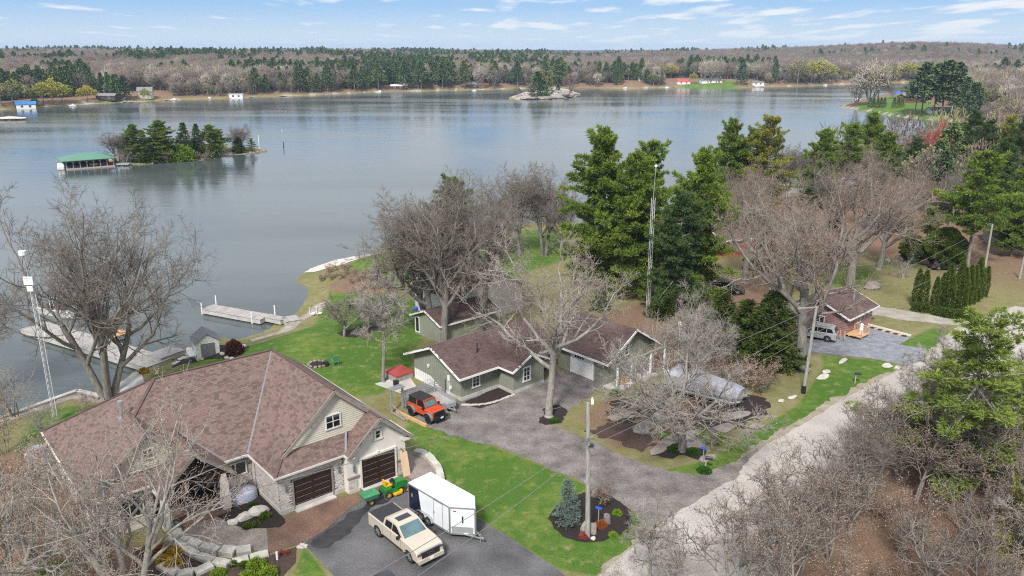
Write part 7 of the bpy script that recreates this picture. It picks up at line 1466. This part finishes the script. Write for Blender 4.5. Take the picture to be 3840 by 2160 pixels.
def farmat(n, stops, rough=.95):
    """leaf colour: each tree takes its own hue from the ramp, each tuft its own shade"""
    m = bpy.data.materials.new(n); m.use_nodes = True; t = m.node_tree; p = t.nodes['Principled BSDF']; p.inputs['Roughness'].default_value = rough; p.inputs['Specular IOR Level'].default_value = .1
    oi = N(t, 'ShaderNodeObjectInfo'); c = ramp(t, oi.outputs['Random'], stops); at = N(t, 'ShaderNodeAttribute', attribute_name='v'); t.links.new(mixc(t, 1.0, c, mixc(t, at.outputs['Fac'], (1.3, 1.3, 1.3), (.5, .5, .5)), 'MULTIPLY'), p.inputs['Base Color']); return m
FM = {'bare': farmat('far_bare_twigs', [(0, (.17, .13, .12)), (.25, (.215, .17, .148)), (.5, (.15, .12, .115)), (.66, (.245, .20, .165)), (.78, (.20, .125, .11)), (.88, (.22, .23, .11)), (1, (.14, .125, .12))]),
      'con': farmat('far_conifer_needles', [(0, (.085, .14, .06)), (.3, (.12, .19, .065)), (.6, (.09, .14, .07)), (.8, (.16, .21, .07)), (1, (.08, .12, .065))]),
      'willow': farmat('willow_leaves', [(0, (.50, .42, .05)), (.5, (.42, .40, .08)), (1, (.32, .34, .10))]), 'bud': farmat('budding_leaves', [(0, (.30, .31, .12)), (.5, (.36, .33, .17)), (1, (.26, .26, .15))]),
      'pale': farmat('pale_twigs_far', [(0, (.36, .32, .26)), (.5, (.30, .27, .23)), (1, (.40, .36, .28))])}
FB = {}
def fm(n, cr, m_): FB[n] = cr.mesh(n, [FM[m_], MT['bark']])
for i in range(4): fm('bare%d' % i, far_bare(60 + i, 13 + i % 2, rx=.30 + .04 * i), 'bare')
for i in range(3): fm('con%d' % i, far_conifer(70 + i, 17, .20 + .035 * i, .10 + .12 * i, n=520, sz=1.0), 'con')
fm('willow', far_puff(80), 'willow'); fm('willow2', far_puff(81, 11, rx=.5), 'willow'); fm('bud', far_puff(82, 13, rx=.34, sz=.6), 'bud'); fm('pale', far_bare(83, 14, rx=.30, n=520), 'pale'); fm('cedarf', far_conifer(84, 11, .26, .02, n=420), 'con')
def ftree(k, px_, py_, H, label=None, group=None, sx=1.0, p=None, name=None):
    p = p or T(px_, py_); H0 = {'b': 13.5, 'c': 18, 'w': 12.5, 'p': 14}[k[0]]
    if k == 'bud': H0 = 13
    if k == 'cedarf': H0 = 11
    nm = name or ('conifer' if k[:3] == 'con' else 'cedar_tree' if k == 'cedarf' else 'willow_tree' if k[:2] == 'wi' else 'bare_tree'); o = link(nm, FB[k], None, (p[0], p[1], p[2] - .1), rnd.uniform(0, 6.28), label, 'tree', group); s = H / H0; o.scale = (s * sx, s * sx, s); return o
# woodland: one object, tree models set out on points of the terrain
rg = np.random.default_rng(5)
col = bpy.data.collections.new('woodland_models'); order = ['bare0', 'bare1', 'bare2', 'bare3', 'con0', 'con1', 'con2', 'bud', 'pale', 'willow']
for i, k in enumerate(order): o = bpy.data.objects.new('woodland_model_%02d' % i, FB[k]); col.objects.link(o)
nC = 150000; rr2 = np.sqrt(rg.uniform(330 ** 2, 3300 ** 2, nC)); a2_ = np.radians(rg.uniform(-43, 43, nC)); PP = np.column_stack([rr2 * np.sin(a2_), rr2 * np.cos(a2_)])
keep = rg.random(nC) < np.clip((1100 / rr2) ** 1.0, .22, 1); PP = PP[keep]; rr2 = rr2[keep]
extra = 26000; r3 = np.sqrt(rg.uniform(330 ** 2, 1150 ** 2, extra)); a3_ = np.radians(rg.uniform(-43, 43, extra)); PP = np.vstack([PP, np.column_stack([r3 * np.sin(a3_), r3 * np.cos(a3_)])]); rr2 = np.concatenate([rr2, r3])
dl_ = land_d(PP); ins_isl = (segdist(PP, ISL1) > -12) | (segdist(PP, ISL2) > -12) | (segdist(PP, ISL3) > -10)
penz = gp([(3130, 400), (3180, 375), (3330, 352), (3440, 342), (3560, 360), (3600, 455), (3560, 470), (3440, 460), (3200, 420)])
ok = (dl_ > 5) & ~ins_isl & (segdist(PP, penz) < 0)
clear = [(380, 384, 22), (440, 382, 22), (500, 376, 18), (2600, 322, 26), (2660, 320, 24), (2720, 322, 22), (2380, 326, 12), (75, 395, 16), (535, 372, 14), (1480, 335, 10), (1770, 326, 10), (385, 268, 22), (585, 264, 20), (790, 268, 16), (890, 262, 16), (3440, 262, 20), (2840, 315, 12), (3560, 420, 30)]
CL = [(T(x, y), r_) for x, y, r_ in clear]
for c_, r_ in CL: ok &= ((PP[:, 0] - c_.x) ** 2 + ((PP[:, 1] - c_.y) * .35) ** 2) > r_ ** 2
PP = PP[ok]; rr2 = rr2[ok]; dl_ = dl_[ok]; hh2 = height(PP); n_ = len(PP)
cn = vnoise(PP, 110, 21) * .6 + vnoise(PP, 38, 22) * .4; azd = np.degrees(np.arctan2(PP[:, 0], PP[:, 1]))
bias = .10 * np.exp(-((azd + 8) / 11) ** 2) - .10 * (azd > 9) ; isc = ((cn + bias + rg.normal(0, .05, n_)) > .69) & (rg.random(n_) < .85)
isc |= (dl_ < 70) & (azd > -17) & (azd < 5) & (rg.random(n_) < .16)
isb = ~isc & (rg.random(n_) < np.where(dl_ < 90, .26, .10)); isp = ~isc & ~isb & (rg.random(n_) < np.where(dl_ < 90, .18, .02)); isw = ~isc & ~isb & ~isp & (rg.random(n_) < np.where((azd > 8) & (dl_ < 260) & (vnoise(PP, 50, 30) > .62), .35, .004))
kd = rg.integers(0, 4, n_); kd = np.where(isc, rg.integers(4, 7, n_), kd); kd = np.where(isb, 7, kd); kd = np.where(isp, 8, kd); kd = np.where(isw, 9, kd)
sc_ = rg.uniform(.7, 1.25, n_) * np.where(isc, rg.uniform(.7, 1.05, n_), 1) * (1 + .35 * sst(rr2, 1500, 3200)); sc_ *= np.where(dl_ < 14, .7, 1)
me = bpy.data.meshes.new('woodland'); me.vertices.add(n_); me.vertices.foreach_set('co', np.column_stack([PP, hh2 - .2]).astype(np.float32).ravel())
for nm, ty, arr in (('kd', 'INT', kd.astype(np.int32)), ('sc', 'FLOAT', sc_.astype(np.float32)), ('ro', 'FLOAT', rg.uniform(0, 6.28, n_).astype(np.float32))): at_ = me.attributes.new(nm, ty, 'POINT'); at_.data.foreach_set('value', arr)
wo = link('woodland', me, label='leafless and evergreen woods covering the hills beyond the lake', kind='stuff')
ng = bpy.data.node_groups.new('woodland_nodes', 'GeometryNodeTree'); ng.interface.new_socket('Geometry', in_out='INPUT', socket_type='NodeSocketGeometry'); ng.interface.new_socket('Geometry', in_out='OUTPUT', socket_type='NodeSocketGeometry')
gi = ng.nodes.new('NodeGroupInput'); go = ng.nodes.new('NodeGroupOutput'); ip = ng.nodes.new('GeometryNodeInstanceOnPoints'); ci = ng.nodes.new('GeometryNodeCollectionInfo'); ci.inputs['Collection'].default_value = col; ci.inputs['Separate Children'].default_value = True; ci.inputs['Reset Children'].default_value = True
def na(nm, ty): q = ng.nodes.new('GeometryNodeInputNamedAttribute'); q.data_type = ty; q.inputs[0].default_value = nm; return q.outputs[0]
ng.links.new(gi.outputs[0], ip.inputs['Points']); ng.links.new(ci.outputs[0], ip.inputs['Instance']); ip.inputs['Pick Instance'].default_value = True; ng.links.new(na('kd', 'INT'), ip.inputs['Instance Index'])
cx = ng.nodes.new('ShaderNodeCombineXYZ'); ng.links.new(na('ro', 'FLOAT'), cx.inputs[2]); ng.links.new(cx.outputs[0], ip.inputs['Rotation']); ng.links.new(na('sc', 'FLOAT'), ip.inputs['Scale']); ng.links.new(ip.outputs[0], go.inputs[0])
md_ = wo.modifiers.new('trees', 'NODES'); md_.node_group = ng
# woods nearer by on the right, behind the yards
sel = []
# trees one can tell apart along the far shore
for k, x, y, H, sx, lb in (('willow', 200, 393, 17, 1.25, 'largest bright yellow willow at the far left shore'), ('willow', 165, 395, 15, 1.1, 'bright yellow willow joined to the left of the largest one'), ('willow', 235, 388, 13, 1.0, 'yellow-green willow right of the largest one'), ('willow2', 330, 385, 14, .95, 'yellow willow before the grey lakeside bungalow'), ('bud', 50, 395, 17, 1.5, 'broad grey-green budding tree left of the yellow willows'), ('bud', 5, 398, 15, 1.4, 'grey-green budding tree cut by the left edge'),
        ('willow', 545, 376, 9, .8, 'small yellow-green willow before the cream house'), ('cedarf', 133, 398, 9, 1, 'small dark cedar beside the blue-roofed boathouse'), ('cedarf', 470, 372, 15, 1.2, 'dark olive cedar left of the cream house'), ('cedarf', 440, 372, 16, 1.2, 'olive cedar second left of the cream house'), ('cedarf', 415, 366, 15, 1.2, 'olive cedar third left of the cream house'), ('pale', 780, 352, 15, 1, 'pale budding poplar above the boathouse shore'), ('pale', 860, 350, 16, 1, 'pale tall poplar on the far shore'), ('bud', 820, 362, 8, 1, 'light green shrub tree at the far waterline'),
        ('con2', 960, 352, 20, 1.1, 'tall dark pine on the far left shore'), ('con1', 1120, 348, 21, 1.1, 'tall pine standing on the far shore bank'), ('con2', 1230, 345, 22, 1.1, 'pine at the far shore above small boats'), ('con1', 1330, 342, 22, 1.2, 'tall pine above the far left of centre cottages'), ('con2', 1420, 340, 23, 1.1, 'pine right of the small white-roofed cottage'), ('con1', 1520, 338, 25, 1.2, 'broad dark pine in the middle far shore'), ('con2', 1580, 337, 25, 1.2, 'dark pine next to the broad one'), ('con2', 1660, 335, 24, 1.1, 'pine with bare lower trunk on the far shore'), ('con1', 1740, 333, 25, 1.1, 'tall pine left of the green-roofed cottage'), ('pale', 1800, 334, 20, 1.1, 'pale bare tree right of the green-roofed cottage'), ('bare2', 1850, 333, 18, 1.1, 'pinkish bare tree on the far rocky shore'),
        ('con2', 1940, 328, 24, 1, 'single tall pine right of the pinkish tree'), ('con1', 2090, 326, 26, 1.2, 'tall dark pine behind the rocky islet'), ('con2', 2110, 326, 22, 1.0, 'second pine behind the rocky islet'), ('pale', 2240, 328, 14, 1, 'pale twisted tree at the water right of the islet'), ('bud', 2450, 322, 14, 1.2, 'green budding tree behind the right lawn'), ('willow', 2600, 314, 11, .8, 'small round yellow willow before the long cottage'),
        ('pale', 2640, 312, 22, .9, 'row of pale poplars, left tree'), ('pale', 2665, 311, 23, .9, 'row of pale poplars, middle tree'), ('pale', 2695, 311, 23, .9, 'row of pale poplars, right tree'), ('cedarf', 2780, 316, 22, 1, 'dark spruce at the waterside right of the cottages'), ('con1', 2905, 314, 24, .8, 'narrow dark spruce on the right far shore'), ('bud', 2990, 318, 26, 1.2, 'large budding grey-green tree at the right far shore'), ('willow', 3075, 312, 24, 1.3, 'large yellow-green willow left of the peninsula'), ('willow', 3040, 312, 22, 1.1, 'yellow-green willow just left of the large one'), ('willow2', 3410, 300, 22, 1.6, 'wide yellow-green willow across the channel'), ('willow2', 3320, 305, 20, 1.2, 'yellow-green willow across the channel, left one'), ('willow2', 3500, 298, 18, 1.2, 'yellow-green willow across the channel, right one'),
        ('con0', 3300, 300, 0, 1, '')):
    if lb: ftree(k, x, y, H, lb, sx=sx)
# peninsula trees
for k, x, y, H, sx, lb in (('pale', 3262, 395, 26, 1.3, 'large pale budding tree at the peninsula dock'), ('pale', 3210, 398, 19, 1.1, 'pale bare tree left of the large one on the peninsula'), ('bud', 3290, 390, 22, 1.0, 'pale green budding tree right of the large one'), ('con2', 3455, 428, 27, 1.3, 'tall dark pine on the peninsula lawn, left one'), ('con2', 3430, 430, 22, 1.1, 'dark pine leaning left on the peninsula lawn'), ('con1', 3530, 432, 28, 1.5, 'widest dark pine on the peninsula'), ('con2', 3500, 428, 26, 1.3, 'dark pine between the two largest peninsula pines'), ('con1', 3570, 425, 26, 1.4, 'dark pine at the peninsula neck'), ('bare1', 3345, 372, 9, .8, 'small bare tree behind the peninsula lawn'), ('con0', 3610, 440, 20, 1.2, 'dark conifer where the peninsula joins the land'), ('con1', 3640, 470, 20, 1.3, 'second dark conifer where the peninsula joins')):
    ftree(k, x, y, H, lb, sx=sx)
for i, x in enumerate((3262, 3275, 3290, 3302, 3315, 3352, 3368, 3382)): ftree('cedarf', x, 402 + i * .2, 5.5, 'small dark cedar in the hedge across the peninsula lawn', 'cedars across the peninsula lawn', .9, name='cedar_tree')
# near woods on the right side up to the cove and beyond (told apart only as a group)
wr2 = np.random.default_rng(77); cnt = 0
for _ in range(900):
    if cnt >= 80: break
    r_ = math.sqrt(wr2.uniform(170 ** 2, 430 ** 2)); a_ = math.radians(wr2.uniform(20, 42)); q = np.array([[r_ * math.sin(a_), r_ * math.cos(a_)]])
    if land_d(q)[0] < 6 or segdist(q, penz)[0] > -2: continue
    k = ['bare0', 'bare1', 'bare2', 'bare3', 'con1', 'con2', 'bud', 'cedarf'][wr2.integers(0, 8)]; ftree(k, 0, 0, wr2.uniform(11, 17), 'mixed bare and evergreen tree in the woods right of the cove', 'woods right of the cove', 1.0, p=Vector((q[0][0], q[0][1], hz(*q[0])))); cnt += 1
# island with boathouse
for k, x, y, tp, sx, lb in (('pineA', 505, 600, 462, 1.0, 'tall green pine at the left of the island'), ('pineA', 612, 598, 447, 1.15, 'tallest dark green pine on the island'), ('spruceB', 697, 592, 458, 1.1, 'dark spire spruce in the middle of the island'), ('spruceB', 745, 585, 462, .9, 'dark spruce right of the middle one'), ('pineA', 800, 585, 465, 1.0, 'green pine at the right of the island trees'), ('pineT', 825, 575, 480, 1.1, 'leaning pine at the right end of the island trees'), ('spruceB', 545, 590, 487, .8, 'thin dark spruce top behind the yellow tree'), ('spruceA', 895, 572, 508, 1.0, 'small dark spruce near the island tip'), ('pineF', 945, 568, 515, .9, 'small round pine at the island tip'),
        ('ashA', 440, 612, 492, 1.2, 'bare tree leaning over the boathouse'), ('ashA', 910, 568, 466, 1.0, 'bare pale tree near the island tip'), ('maple', 470, 615, 545, 1.0, 'white-stemmed bare tree beside the small boat shed'), ('thickC', 610, 606, 545, 1.0, 'bare brown shrub below the tallest pine'), ('spruceA', 565, 606, 515, 1.3, 'yellow-green cedar left of the tallest pine'), ('thickC', 760, 598, 560, 1.3, 'brown leafless shrub at the island shore')):
    tree('island_tree', k, lb, (x, y), tp, sx=sx * 1.5)
for i, (x, y, h_) in enumerate(((540, 610, 4.0), (645, 606, 4.2), (680, 603, 5.0), (705, 602, 4.5), (800, 590, 4.5), (590, 608, 3.5))): leafball('shrub', 'green cedar bush on the island shore, ' + ('beside the small shed', 'bright, left of the pair', 'bright, middle', 'bright, right of the pair', 'below the right pine', 'below the tallest pine')[i], T(x, y), h_ * .55, h_, 'limegreen' if i in (1, 2, 3) else 'cedar', 900, 500 + i, .45)
for i in range(26):
    a_ = ISL1[i % len(ISL1)]; b_ = ISL1[(i + 1) % len(ISL1)]; q = a_ + (b_ - a_) * rnd.random(); o = MB().blob((0, 0, 0), (rnd.uniform(.8, 2), rnd.uniform(.6, 1.2), rnd.uniform(.3, .7)), i, 1, .3).obj('shore_rock', MT['granite']); o.location = (q[0], q[1], -2.9); o.rotation_euler.z = rnd.uniform(0, 3); tag(o, 'grey rock at the waterline of the wooded island', 'rock', 'rocks round the wooded island')
ISO = Vector(G(250, 638, -3)); d_ = Vector(G(432, 624, -3)) - ISO; ia = math.atan2(d_.y, d_.x); Lb = d_.length
bh = thing('open_boathouse', 'long open boathouse with green hipped roof at the left end of the island', 'boathouse', (ISO.x, ISO.y, -3), ia)
MB().slab([(-1.2, -1, 2.7), (Lb + .5, -1, 2.7), (Lb - 4, 4, 4.3), (4, 4, 4.3)], .2).slab([(Lb + .5, -1, 2.7), (Lb + .5, 9, 2.7), (Lb - 4, 4, 4.3)], .2).slab([(Lb + .5, 9, 2.7), (-1.2, 9, 2.7), (4, 4, 4.3), (Lb - 4, 4, 4.3)], .2).slab([(-1.2, 9, 2.7), (-1.2, -1, 2.7), (4, 4, 4.3)], .2).obj('roof', mat('green_metal_roof', (.11, .24, .17), (.085, .20, .14), rough=.6), bh)
MB().box((Lb / 2, 4, .15), (Lb, 8.5, .4)).obj('dock', MT['plank'], bh); MB().box((Lb / 2, 7.9, 1.4), (Lb - .4, .2, 2.4)).obj('back_wall', MT['brown_door'], bh)
for i in range(8):
    x = i * (Lb - .4) / 7 + .1; MB().box((x, 0, 1.3), (.22, .22, 2.6)).bar((x, 0, 1.9), (x + .7, 0, 2.5), .12).bar((x, 0, 1.9), (x - .7, 0, 2.5), .12).obj('post', MT['galv'], bh)
for i, (x, mt) in enumerate(((Lb * .62, 'newwood'), (Lb * .78, 'red'), (Lb * .9, 'red'))): misc('canoe', ('brown canoe in the open boathouse', 'red boat in the open boathouse', 'red boat at the right end of the open boathouse')[i], 'boat', MB().side([(-1.5, .5), (-1.8, 1.1), (1.8, 1.1), (1.5, .5)], -.5, .5, inset=.05, bev=.15), mt, bh.matrix_basis @ Vector((x, 2.2, .1)), ia)
misc('cabin_cruiser', 'white and blue boat tied at the left end of the open boathouse', 'boat', MB().side([(-2.4, .2), (-2.4, 1.0), (-.8, 1.1), (-.6, 1.8), (.8, 1.8), (1.1, 1.1), (2.6, 1.0), (2.1, .2)], -.9, .9, inset=.1, bev=.3), 'white', bh.matrix_basis @ Vector((-.9, 3.4, -.1)), ia + R(80))
gable_house('island_shed', 'small grey boat shed with green roof beside the open boathouse', 'shed', tuple(Vector(G(492, 612, -3)) + Vector((0, 0, .8))), 92, 6.2, 4.5, 2.6, 3.7, 'woodgrey', 'roofgrey', trim=None).children[1].data.materials[0] = bpy.data.materials['green_metal_roof']
misc('rowing_boat', 'grey rowing boat pulled up beside the small island shed', 'boat', MB().side([(-1.8, .3), (-2.2, .9), (2.2, .9), (1.8, .3)], -.6, .6, inset=.05, bev=.15), 'galv', G(462, 622, -3) + np.array([0, 0, .0]), .1)
p = T(690, 578); gable_house('island_cottage', 'grey shingled cottage with brick chimney hidden among the island trees', 'house', (p.x, p.y, p.z), 75, 8.5, 6.5, 3.4, 6.4, 'woodgrey', 'roofgrey', trim=None, chimney=(2, 3.2), gaps=[('right', 3.2, 4.2, .8, .8), ('right', 3, 1.6, 1, 1.2)])
misc('landing_slab', 'sloping pale plank landing at the right shore of the island', 'ramp', B((0, 0, 0), (4.5, 4, .25), rx=R(8)), 'plank_w', T(848, 577), 0)
for lb, x, y, h_ in (('thin white light post at the island tip', 973, 560, 5.0), ('dark marker post in the water right of the island', 1064, 556, 2.4), ('small white buoy in the lake', 1058, 492, .8)): misc('marker_post', lb, 'post', MB().tube([(0, 0, -.5), (0, 0, h_)], .14, 8), 'white' if 'white' in lb else 'black', T(x, y))
MT['islerock'] = mat('weathered_bedrock', (.36, .31, .275), (.17, .145, .13), scale=.5, rough=.9, bump=.1)
# rocky islet
for i, (x, y, sx, sz) in enumerate(((2040, 370, 7, 1.6), (2080, 366, 9, 2.2), (2120, 362, 8, 1.8), (2150, 358, 7, 1.4), (2000, 370, 6, 1.0), (2100, 358, 9, 2.6), (1970, 370, 5, .8))): boulder('pale rounded bedrock hump of the rocky islet, ' + ordn[i] + ' one', x, y, sx, sx * .6, sz, 'islerock', 400 + i, .2, 'bedrock humps of the rocky islet', 'bedrock')
for k, x, y, H, sx, lb in (('cedarf', 2015, 362, 17, 1.5, 'large dark evergreen on the rocky islet'), ('cedarf', 2035, 360, 13, 1.3, 'second dark evergreen on the rocky islet'), ('con1', 2060, 358, 13, 1.0, 'evergreen at the middle of the rocky islet'), ('bud', 1940, 366, 9, 1.0, 'grey-green shrub tree at the left tip of the rocky islet'), ('bare1', 2140, 352, 15, 1.3, 'bare tree at the right end of the rocky islet'), ('bare2', 1995, 366, 11, 1.0, 'small bare tree left on the rocky islet'), ('cedarf', 2092, 356, 8, 1.2, 'small round evergreen right of the islet hut')): ftree(k, x, y, H, lb, sx=sx)
p = T(2072, 356); gable_house('islet_hut', 'tiny hut with pale green roof on the rocky islet', 'hut', (p.x, p.y, p.z), 90, 6, 4, 2.2, 3.4, 'white', 'roofgrey', trim=None)
boulder('low bare rock rising from the lake at the far left', 38, 446, 9, 3.5, 1.1, 'palerock', 410, 0, None, 'bedrock')
# houses far off
MT['redroof'] = mat('red_metal_roof', (.50, .07, .06), (.42, .06, .05), rough=.5); MT['blueroof'] = mat('blue_metal_roof', (.03, .20, .58), (.03, .17, .5), rough=.5); MT['creamw'] = mat('cream_wall', (.62, .58, .46), rough=.8); MT['darkw'] = mat('dark_wood_wall', (.07, .05, .045), rough=.9)
for nm, lb, x, y, a_, L, Wd, e_, t_, wm_, rm_ in (('boathouse', 'white boathouse with bright blue roof at the far left shore', 62, 409, 60, 15, 9, 3.6, 5.8, 'white', 'blueroof'), ('bungalow', 'grey lakeside bungalow behind the yellow willow', 360, 372, 88, 18, 9, 3, 5, 'darkw', 'roofgrey'), ('cream_house', 'cream two-storey house with grey roof at the far left', 515, 366, 80, 14, 10, 5.5, 9.5, 'creamw', 'roofgrey'),
        ('barn', 'small house with bright red roof in the far left clearing', 368, 267, 80, 20, 14, 5, 9, 'white', 'redroof'), ('farmhouse', 'white house with grey roof on the far left hillside', 575, 266, 85, 20, 14, 5, 9, 'white', 'roofgrey'), ('farmhouse', 'pale green-roofed house on the far hillside', 780, 270, 88, 20, 12, 4, 7, 'white', 'roofgrey'), ('farmhouse', 'grey-roofed house on the far hillside right of the pale green one', 885, 262, 85, 22, 14, 5, 9, 'white', 'roofgrey'),
        ('houseboat', 'white two-deck houseboat at the far shore', 860, 368, 86, 14, 5, 3.5, 4, 'white', 'white'), ('cottage', 'white-roofed cottage among the far pines', 1465, 333, 88, 17, 9, 3, 4.6, 'darkw', 'white'), ('cottage', 'dark cottage with green roof on the middle far shore', 1752, 328, 80, 14, 9, 3.4, 6, 'darkw', 'roofgrey'), ('cottage', 'grey steep-roofed cottage in the far trees', 1955, 303, 70, 12, 9, 3, 9, 'woodgrey', 'roofgrey'), ('cottage', 'dark cottage in the trees left of the pine row', 1000, 332, 85, 15, 9, 3, 5.5, 'darkw', 'roofgrey'), ('cottage', 'grey cottage near the far shore docks', 1150, 335, 85, 14, 9, 3, 5.5, 'woodgrey', 'roofgrey'),
        ('cottage', 'cottage with bright red roof on the right far lawn', 2540, 316, 88, 18, 9, 3.2, 6, 'white', 'redroof'), ('long_cottage', 'long grey-roofed white cottage on the right far lawn', 2632, 313, 80, 30, 10, 3.4, 6.5, 'white', 'roofgrey'), ('cabin', 'small white cabin at the right far shore', 2822, 320, 88, 16, 8, 3.4, 4.6, 'white', 'roofgrey'), ('cottage', 'yellow-walled dark-roofed cottage left of the right far lawn', 2395, 304, 85, 14, 8, 3, 5.5, 'creamw', 'roofgrey'), ('house', 'white-roofed house on the hill beyond the channel', 3418, 272, 100, 34, 18, 5, 9, 'white', 'white'),
        ('red_lodge', 'red-brown lodge with many windows on the peninsula', 3395, 385, 70, 20, 10, 4.5, 7, 'lodge', 'roofgrey'), ('grey_bungalow', 'grey-roofed bungalow behind the peninsula pines', 3490, 428, 95, 18, 9, 2.8, 4.6, 'white', 'roofgrey'), ('cottage', 'grey house at the right edge behind the poles', 3850, 930, 20, 9, 8, 3, 5, 'woodgrey', 'roofgrey'), ('brown_house', 'brown-roofed house in the woods at the upper right edge', 3800, 400, 60, 16, 12, 5, 9, 'creamw', 'shingle2')):
    p = T(x, y); gable_house(nm, lb, 'house' if 'boat' not in nm else 'boathouse', (p.x, p.y, p.z), a_, L * .68, Wd * .68, e_ * .75, t_ * .72, wm_, rm_, trim=None, ov=.4, gaps=[('front', L * .2, e_ * .4, 1.4, 1.3), ('front', L * .48, e_ * .4, 1.4, 1.3)])
o = bpy.data.objects['boathouse']; MB().box((-.1, 3.0, .9), (.3, 3.2, 2.6)).obj('boat_door', MT['black'], o)
for i, (x, y, L, rz) in enumerate(((290, 396, 14, .1), (340, 392, 12, 0), (480, 383, 16, -.3), (505, 384, 16, .1), (640, 377, 18, -.2), (800, 370, 16, .1), (900, 366, 26, .05), (1085, 361, 16, .1), (1210, 356, 14, 0), (1240, 355, 16, .1), (2440, 329, 8, 0), (2510, 329, 10, .2), (3210, 378, 22, 0), (3200, 371, 20, .05), (3230, 385, 14, .1), (3100, 320, 14, 0))):
    p = G(x, y, -3); th = thing('far_dock', 'small plank dock on the far shore', 'dock', (p[0], p[1], -3), rz, 'docks on the far shore'); MB().box((0, 0, .45), (L, 2.2, .2)).obj('deck', MT['plank'], th)
for i, (x, y) in enumerate(((272, 398), (652, 376), (785, 371), (1330, 349), (1420, 347), (2345, 332), (2500, 330), (3215, 376), (3095, 321), (1425, 345), (1778, 341))):
    p = G(x, y, -3); misc('small_boat', 'small white boat moored on the far shore', 'boat', MB().side([(-2.0, .1), (-2.2, .7), (-.5, .8), (-.2, 1.4), (.6, 1.4), (.9, .8), (2.3, .8), (1.8, .1)], -.7, .7, inset=.1, bev=.2), 'white', p, rnd.uniform(-.6, .6), 'boats moored on the far shore')
misc('blue_canopy', 'small bright blue canopy on the peninsula', 'canopy', MB().add([(-4, -3, 3), (4, -3, 3), (4, 3, 3), (-4, 3, 3), (0, 0, 4.6)], [(0, 1, 4), (1, 2, 4), (2, 3, 4), (3, 0, 4), (3, 2, 1, 0)]).tube([(-3.8, -2.8, 0), (-3.8, -2.8, 3)], .1, 6).tube([(3.8, -2.8, 0), (3.8, -2.8, 3)], .1, 6), 'bluepl', T(3362, 368))
# haze
HAZE = 0.0001
if HAZE:
    hm = bpy.data.materials.new('haze_air'); hm.use_nodes = True; t = hm.node_tree; t.nodes.clear(); pv = N(t, 'ShaderNodeVolumePrincipled'); pv.inputs['Color'].default_value = (.55, .72, 1.0, 1); pv.inputs['Density'].default_value = HAZE; pv.inputs['Anisotropy'].default_value = .0
    ou = N(t, 'ShaderNodeOutputMaterial'); t.links.new(pv.outputs[0], ou.inputs['Volume'])
    hb = MB().box((0, 4700, 34), (16800, 10400, 92)).obj('haze', hm); tag(hb, kind='stuff')
